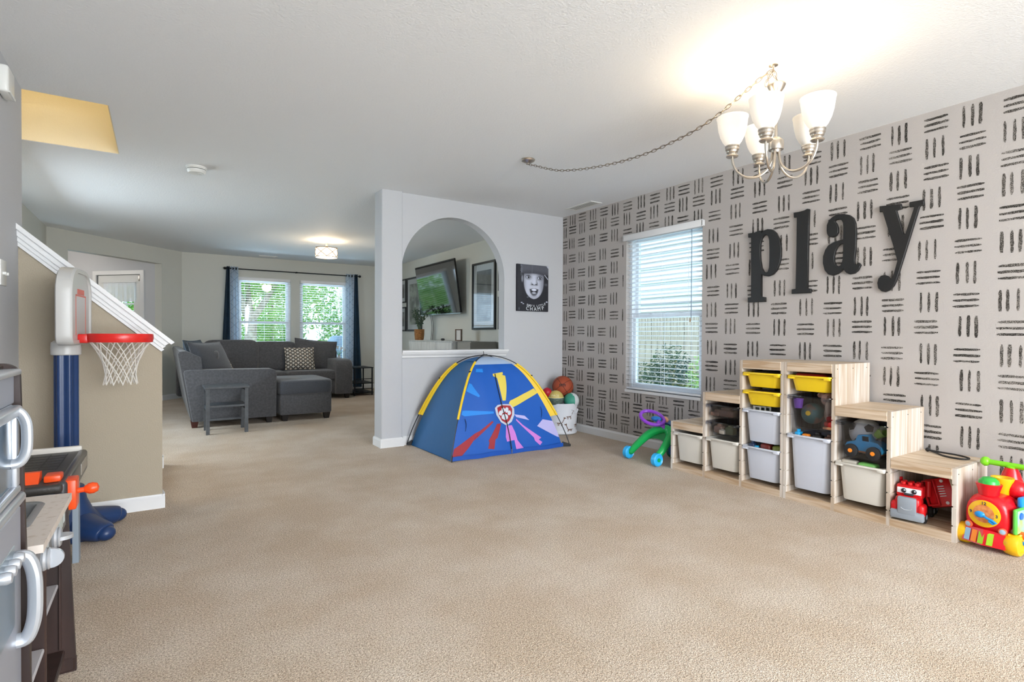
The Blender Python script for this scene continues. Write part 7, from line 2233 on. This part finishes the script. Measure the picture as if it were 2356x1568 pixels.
# sink bowl with rounded rim
sx, sy = (hole[0] + hole[1]) / 2, (hole[2] + hole[3]) / 2
sw, sh_ = hole[1] - hole[0], hole[3] - hole[2]
def sl(w, h, z, r):
    return [K((p[0], p[1], z)) for p in rrect(sx, sy, w, h, r, 6)]
MB().loft([sl(sw + 0.03, sh_ + 0.03, 0.5612, 0.045), sl(sw + 0.022, sh_ + 0.022, 0.5645, 0.043), sl(sw - 0.004, sh_ - 0.004, 0.5645, 0.04), sl(sw - 0.012, sh_ - 0.012, 0.559, 0.038), sl(sw - 0.05, sh_ - 0.05, 0.49, 0.035), sl(sw - 0.10, sh_ - 0.10, 0.483, 0.03)], False, True).obj('sink_bowl', P('kitchen_sink', '#8b8e8f', 0.3, metal=0.5), kt, smooth=50)
for k, yy in enumerate((1.735, 1.765)):
    MB().lathe([(0.001, 0), (0.012, 0), (0.014, 0.012), (0.008, 0.022), (0.001, 0.024)], 16, K((-0.335 - 0.03 * k, yy, 0.561))).obj('tap_knob', P('tap_blue_steel', '#8fb4d6', 0.2, metal=0.8), kt)
MB().tube(smooth_path([K((-0.585, 1.99, 0.56)), K((-0.585, 1.99, 0.66)), K((-0.55, 1.99, 0.70)), K((-0.50, 1.99, 0.67))], 6), 0.010, 10).obj('faucet', M_SILVB, kt)
ap_ = kb('control_panel', (-0.262, 1.70, 0.468), (-0.246, 2.182, 0.540), P('kitchen_control', '#6f6c69', 0.45), 0.003)
for y0, y1, z0, z1 in ((2.04, 2.11, 0.485, 0.528), (2.125, 2.132, 0.49, 0.522), (2.14, 2.147, 0.49, 0.522), (2.02, 2.027, 0.49, 0.522), (2.005, 2.012, 0.49, 0.522), (1.80, 1.86, 0.485, 0.528)):
    MB().rbox(K((-0.2465, y0, z0)), K((-0.2450, y1, z1)), 0.0006, 1).obj('control_print', P('control_print_white', '#bfc6c3', 0.5), ap_)
for yk, ang in ((1.935, 0.0), (1.765, PI / 2)):
    kn = MB().lathe([(0.001, 0), (0.027, 0.0), (0.029, 0.005), (0.026, 0.010), (0.027, 0.014), (0.023, 0.018), (0.001, 0.018)], 28, K((-0.246, yk, 0.505)), (1, 0, 0)).obj('oven_knob', M_SILVB, ap_)
    c_, s_ = math.cos(ang), math.sin(ang)
    pr = [(0.017, -0.024)] + [(0.018 + 0.026 * math.cos(a), 0.024 * math.sin(a)) for a in [-PI / 2 + PI * i / 12 for i in range(13)]] + [(0.017, 0.024)]
    b = MB()
    b.loft([[K((-0.246 + o, yk + w * c_ - t_ * s_, 0.505 + w * s_ + t_ * c_)) for o, w in pr] for t_ in (-0.005, 0.005)])
    b.obj('knob_grip', M_SILVB, kn, smooth=40)
kb('cabinet_back', (-0.63, 1.70, 0.05), (-0.618, 2.18, 0.54), M_ESP)
kb('cabinet_bottom', (-0.618, 1.70, 0.055), (-0.25, 2.18, 0.075), M_ESP)
kb('cabinet_shelf', (-0.60, 1.952, 0.275), (-0.265, 2.18, 0.287), P('kitchen_shelf_grey', '#b4b0b2', 0.5))
kb('cabinet_shelf', (-0.60, 1.70, 0.195), (-0.265, 1.933, 0.207), P('kitchen_shelf_grey', '#b4b0b2', 0.5))
kb('toe_kick', (-0.60, 1.21, 0.0), (-0.29, 2.18, 0.05), M_ESP)
for y0, y1 in ((1.702, 1.712), (2.172, 2.182)):
    kb('hinge_strip', (-0.264, y0, 0.08), (-0.258, y1, 0.46), M_ESP, 0.001)
kb('corner_foot', (-0.27, 2.178, 0.0), (-0.222, 2.204, 0.05), M_ESP, 0.008)

# ------------------------------------------------------------------ fittings on the left wall
t = thing('wall_chime', 'white door chime box high on the left wall', 'door chime', (XL, 3.56, 2.22))
MB().rbox((0.0005, -0.07, 0.0), (0.045, 0.07, 0.13), 0.012, 3).obj('chime_cover', M_PLASTIC, t)
for k in range(3):
    MB().rbox((0.010, -0.06 + 0.006 * k, 0.002 + 0.004 * k), (0.0475, 0.071, 0.005 + 0.004 * k), 0.001, 1).obj('chime_slot', M_PLASTIC, t)
t = thing('light_switch', 'white toggle light switch on the left wall above the kitchen', 'switch', (XL, 3.60, 1.302))
MB().rbox((0.0005, -0.06, 0.0), (0.006, 0.058, 0.125), 0.003, 2).obj('plate', M_PLASTIC, t)
for y in (-0.025, 0.025):
    MB().rbox((0.005, y - 0.005, 0.052), (0.020, y + 0.005, 0.066), 0.002, 1).obj('toggle', M_PLASTIC, t)
# warm lamp upstairs in the stairwell
ul = thing('stairwell_light', 'warm ceiling light at the top of the stairwell', 'light', (-1.5, 4.6, 4.9))
MB().lathe([(0.14, 0), (0.14, -0.02), (0.11, -0.06), (0.05, -0.085), (0.001, -0.09)], 24).obj('dome', mat('stairwell_dome_lit', '#fff2d8', emit='#ffdca0', estr=6.0), ul)
add_light('stairwell_lamp', 'POINT', (-1.3, 4.6, 4.6), 36, (1.0, 0.89, 0.70), radius=0.12)
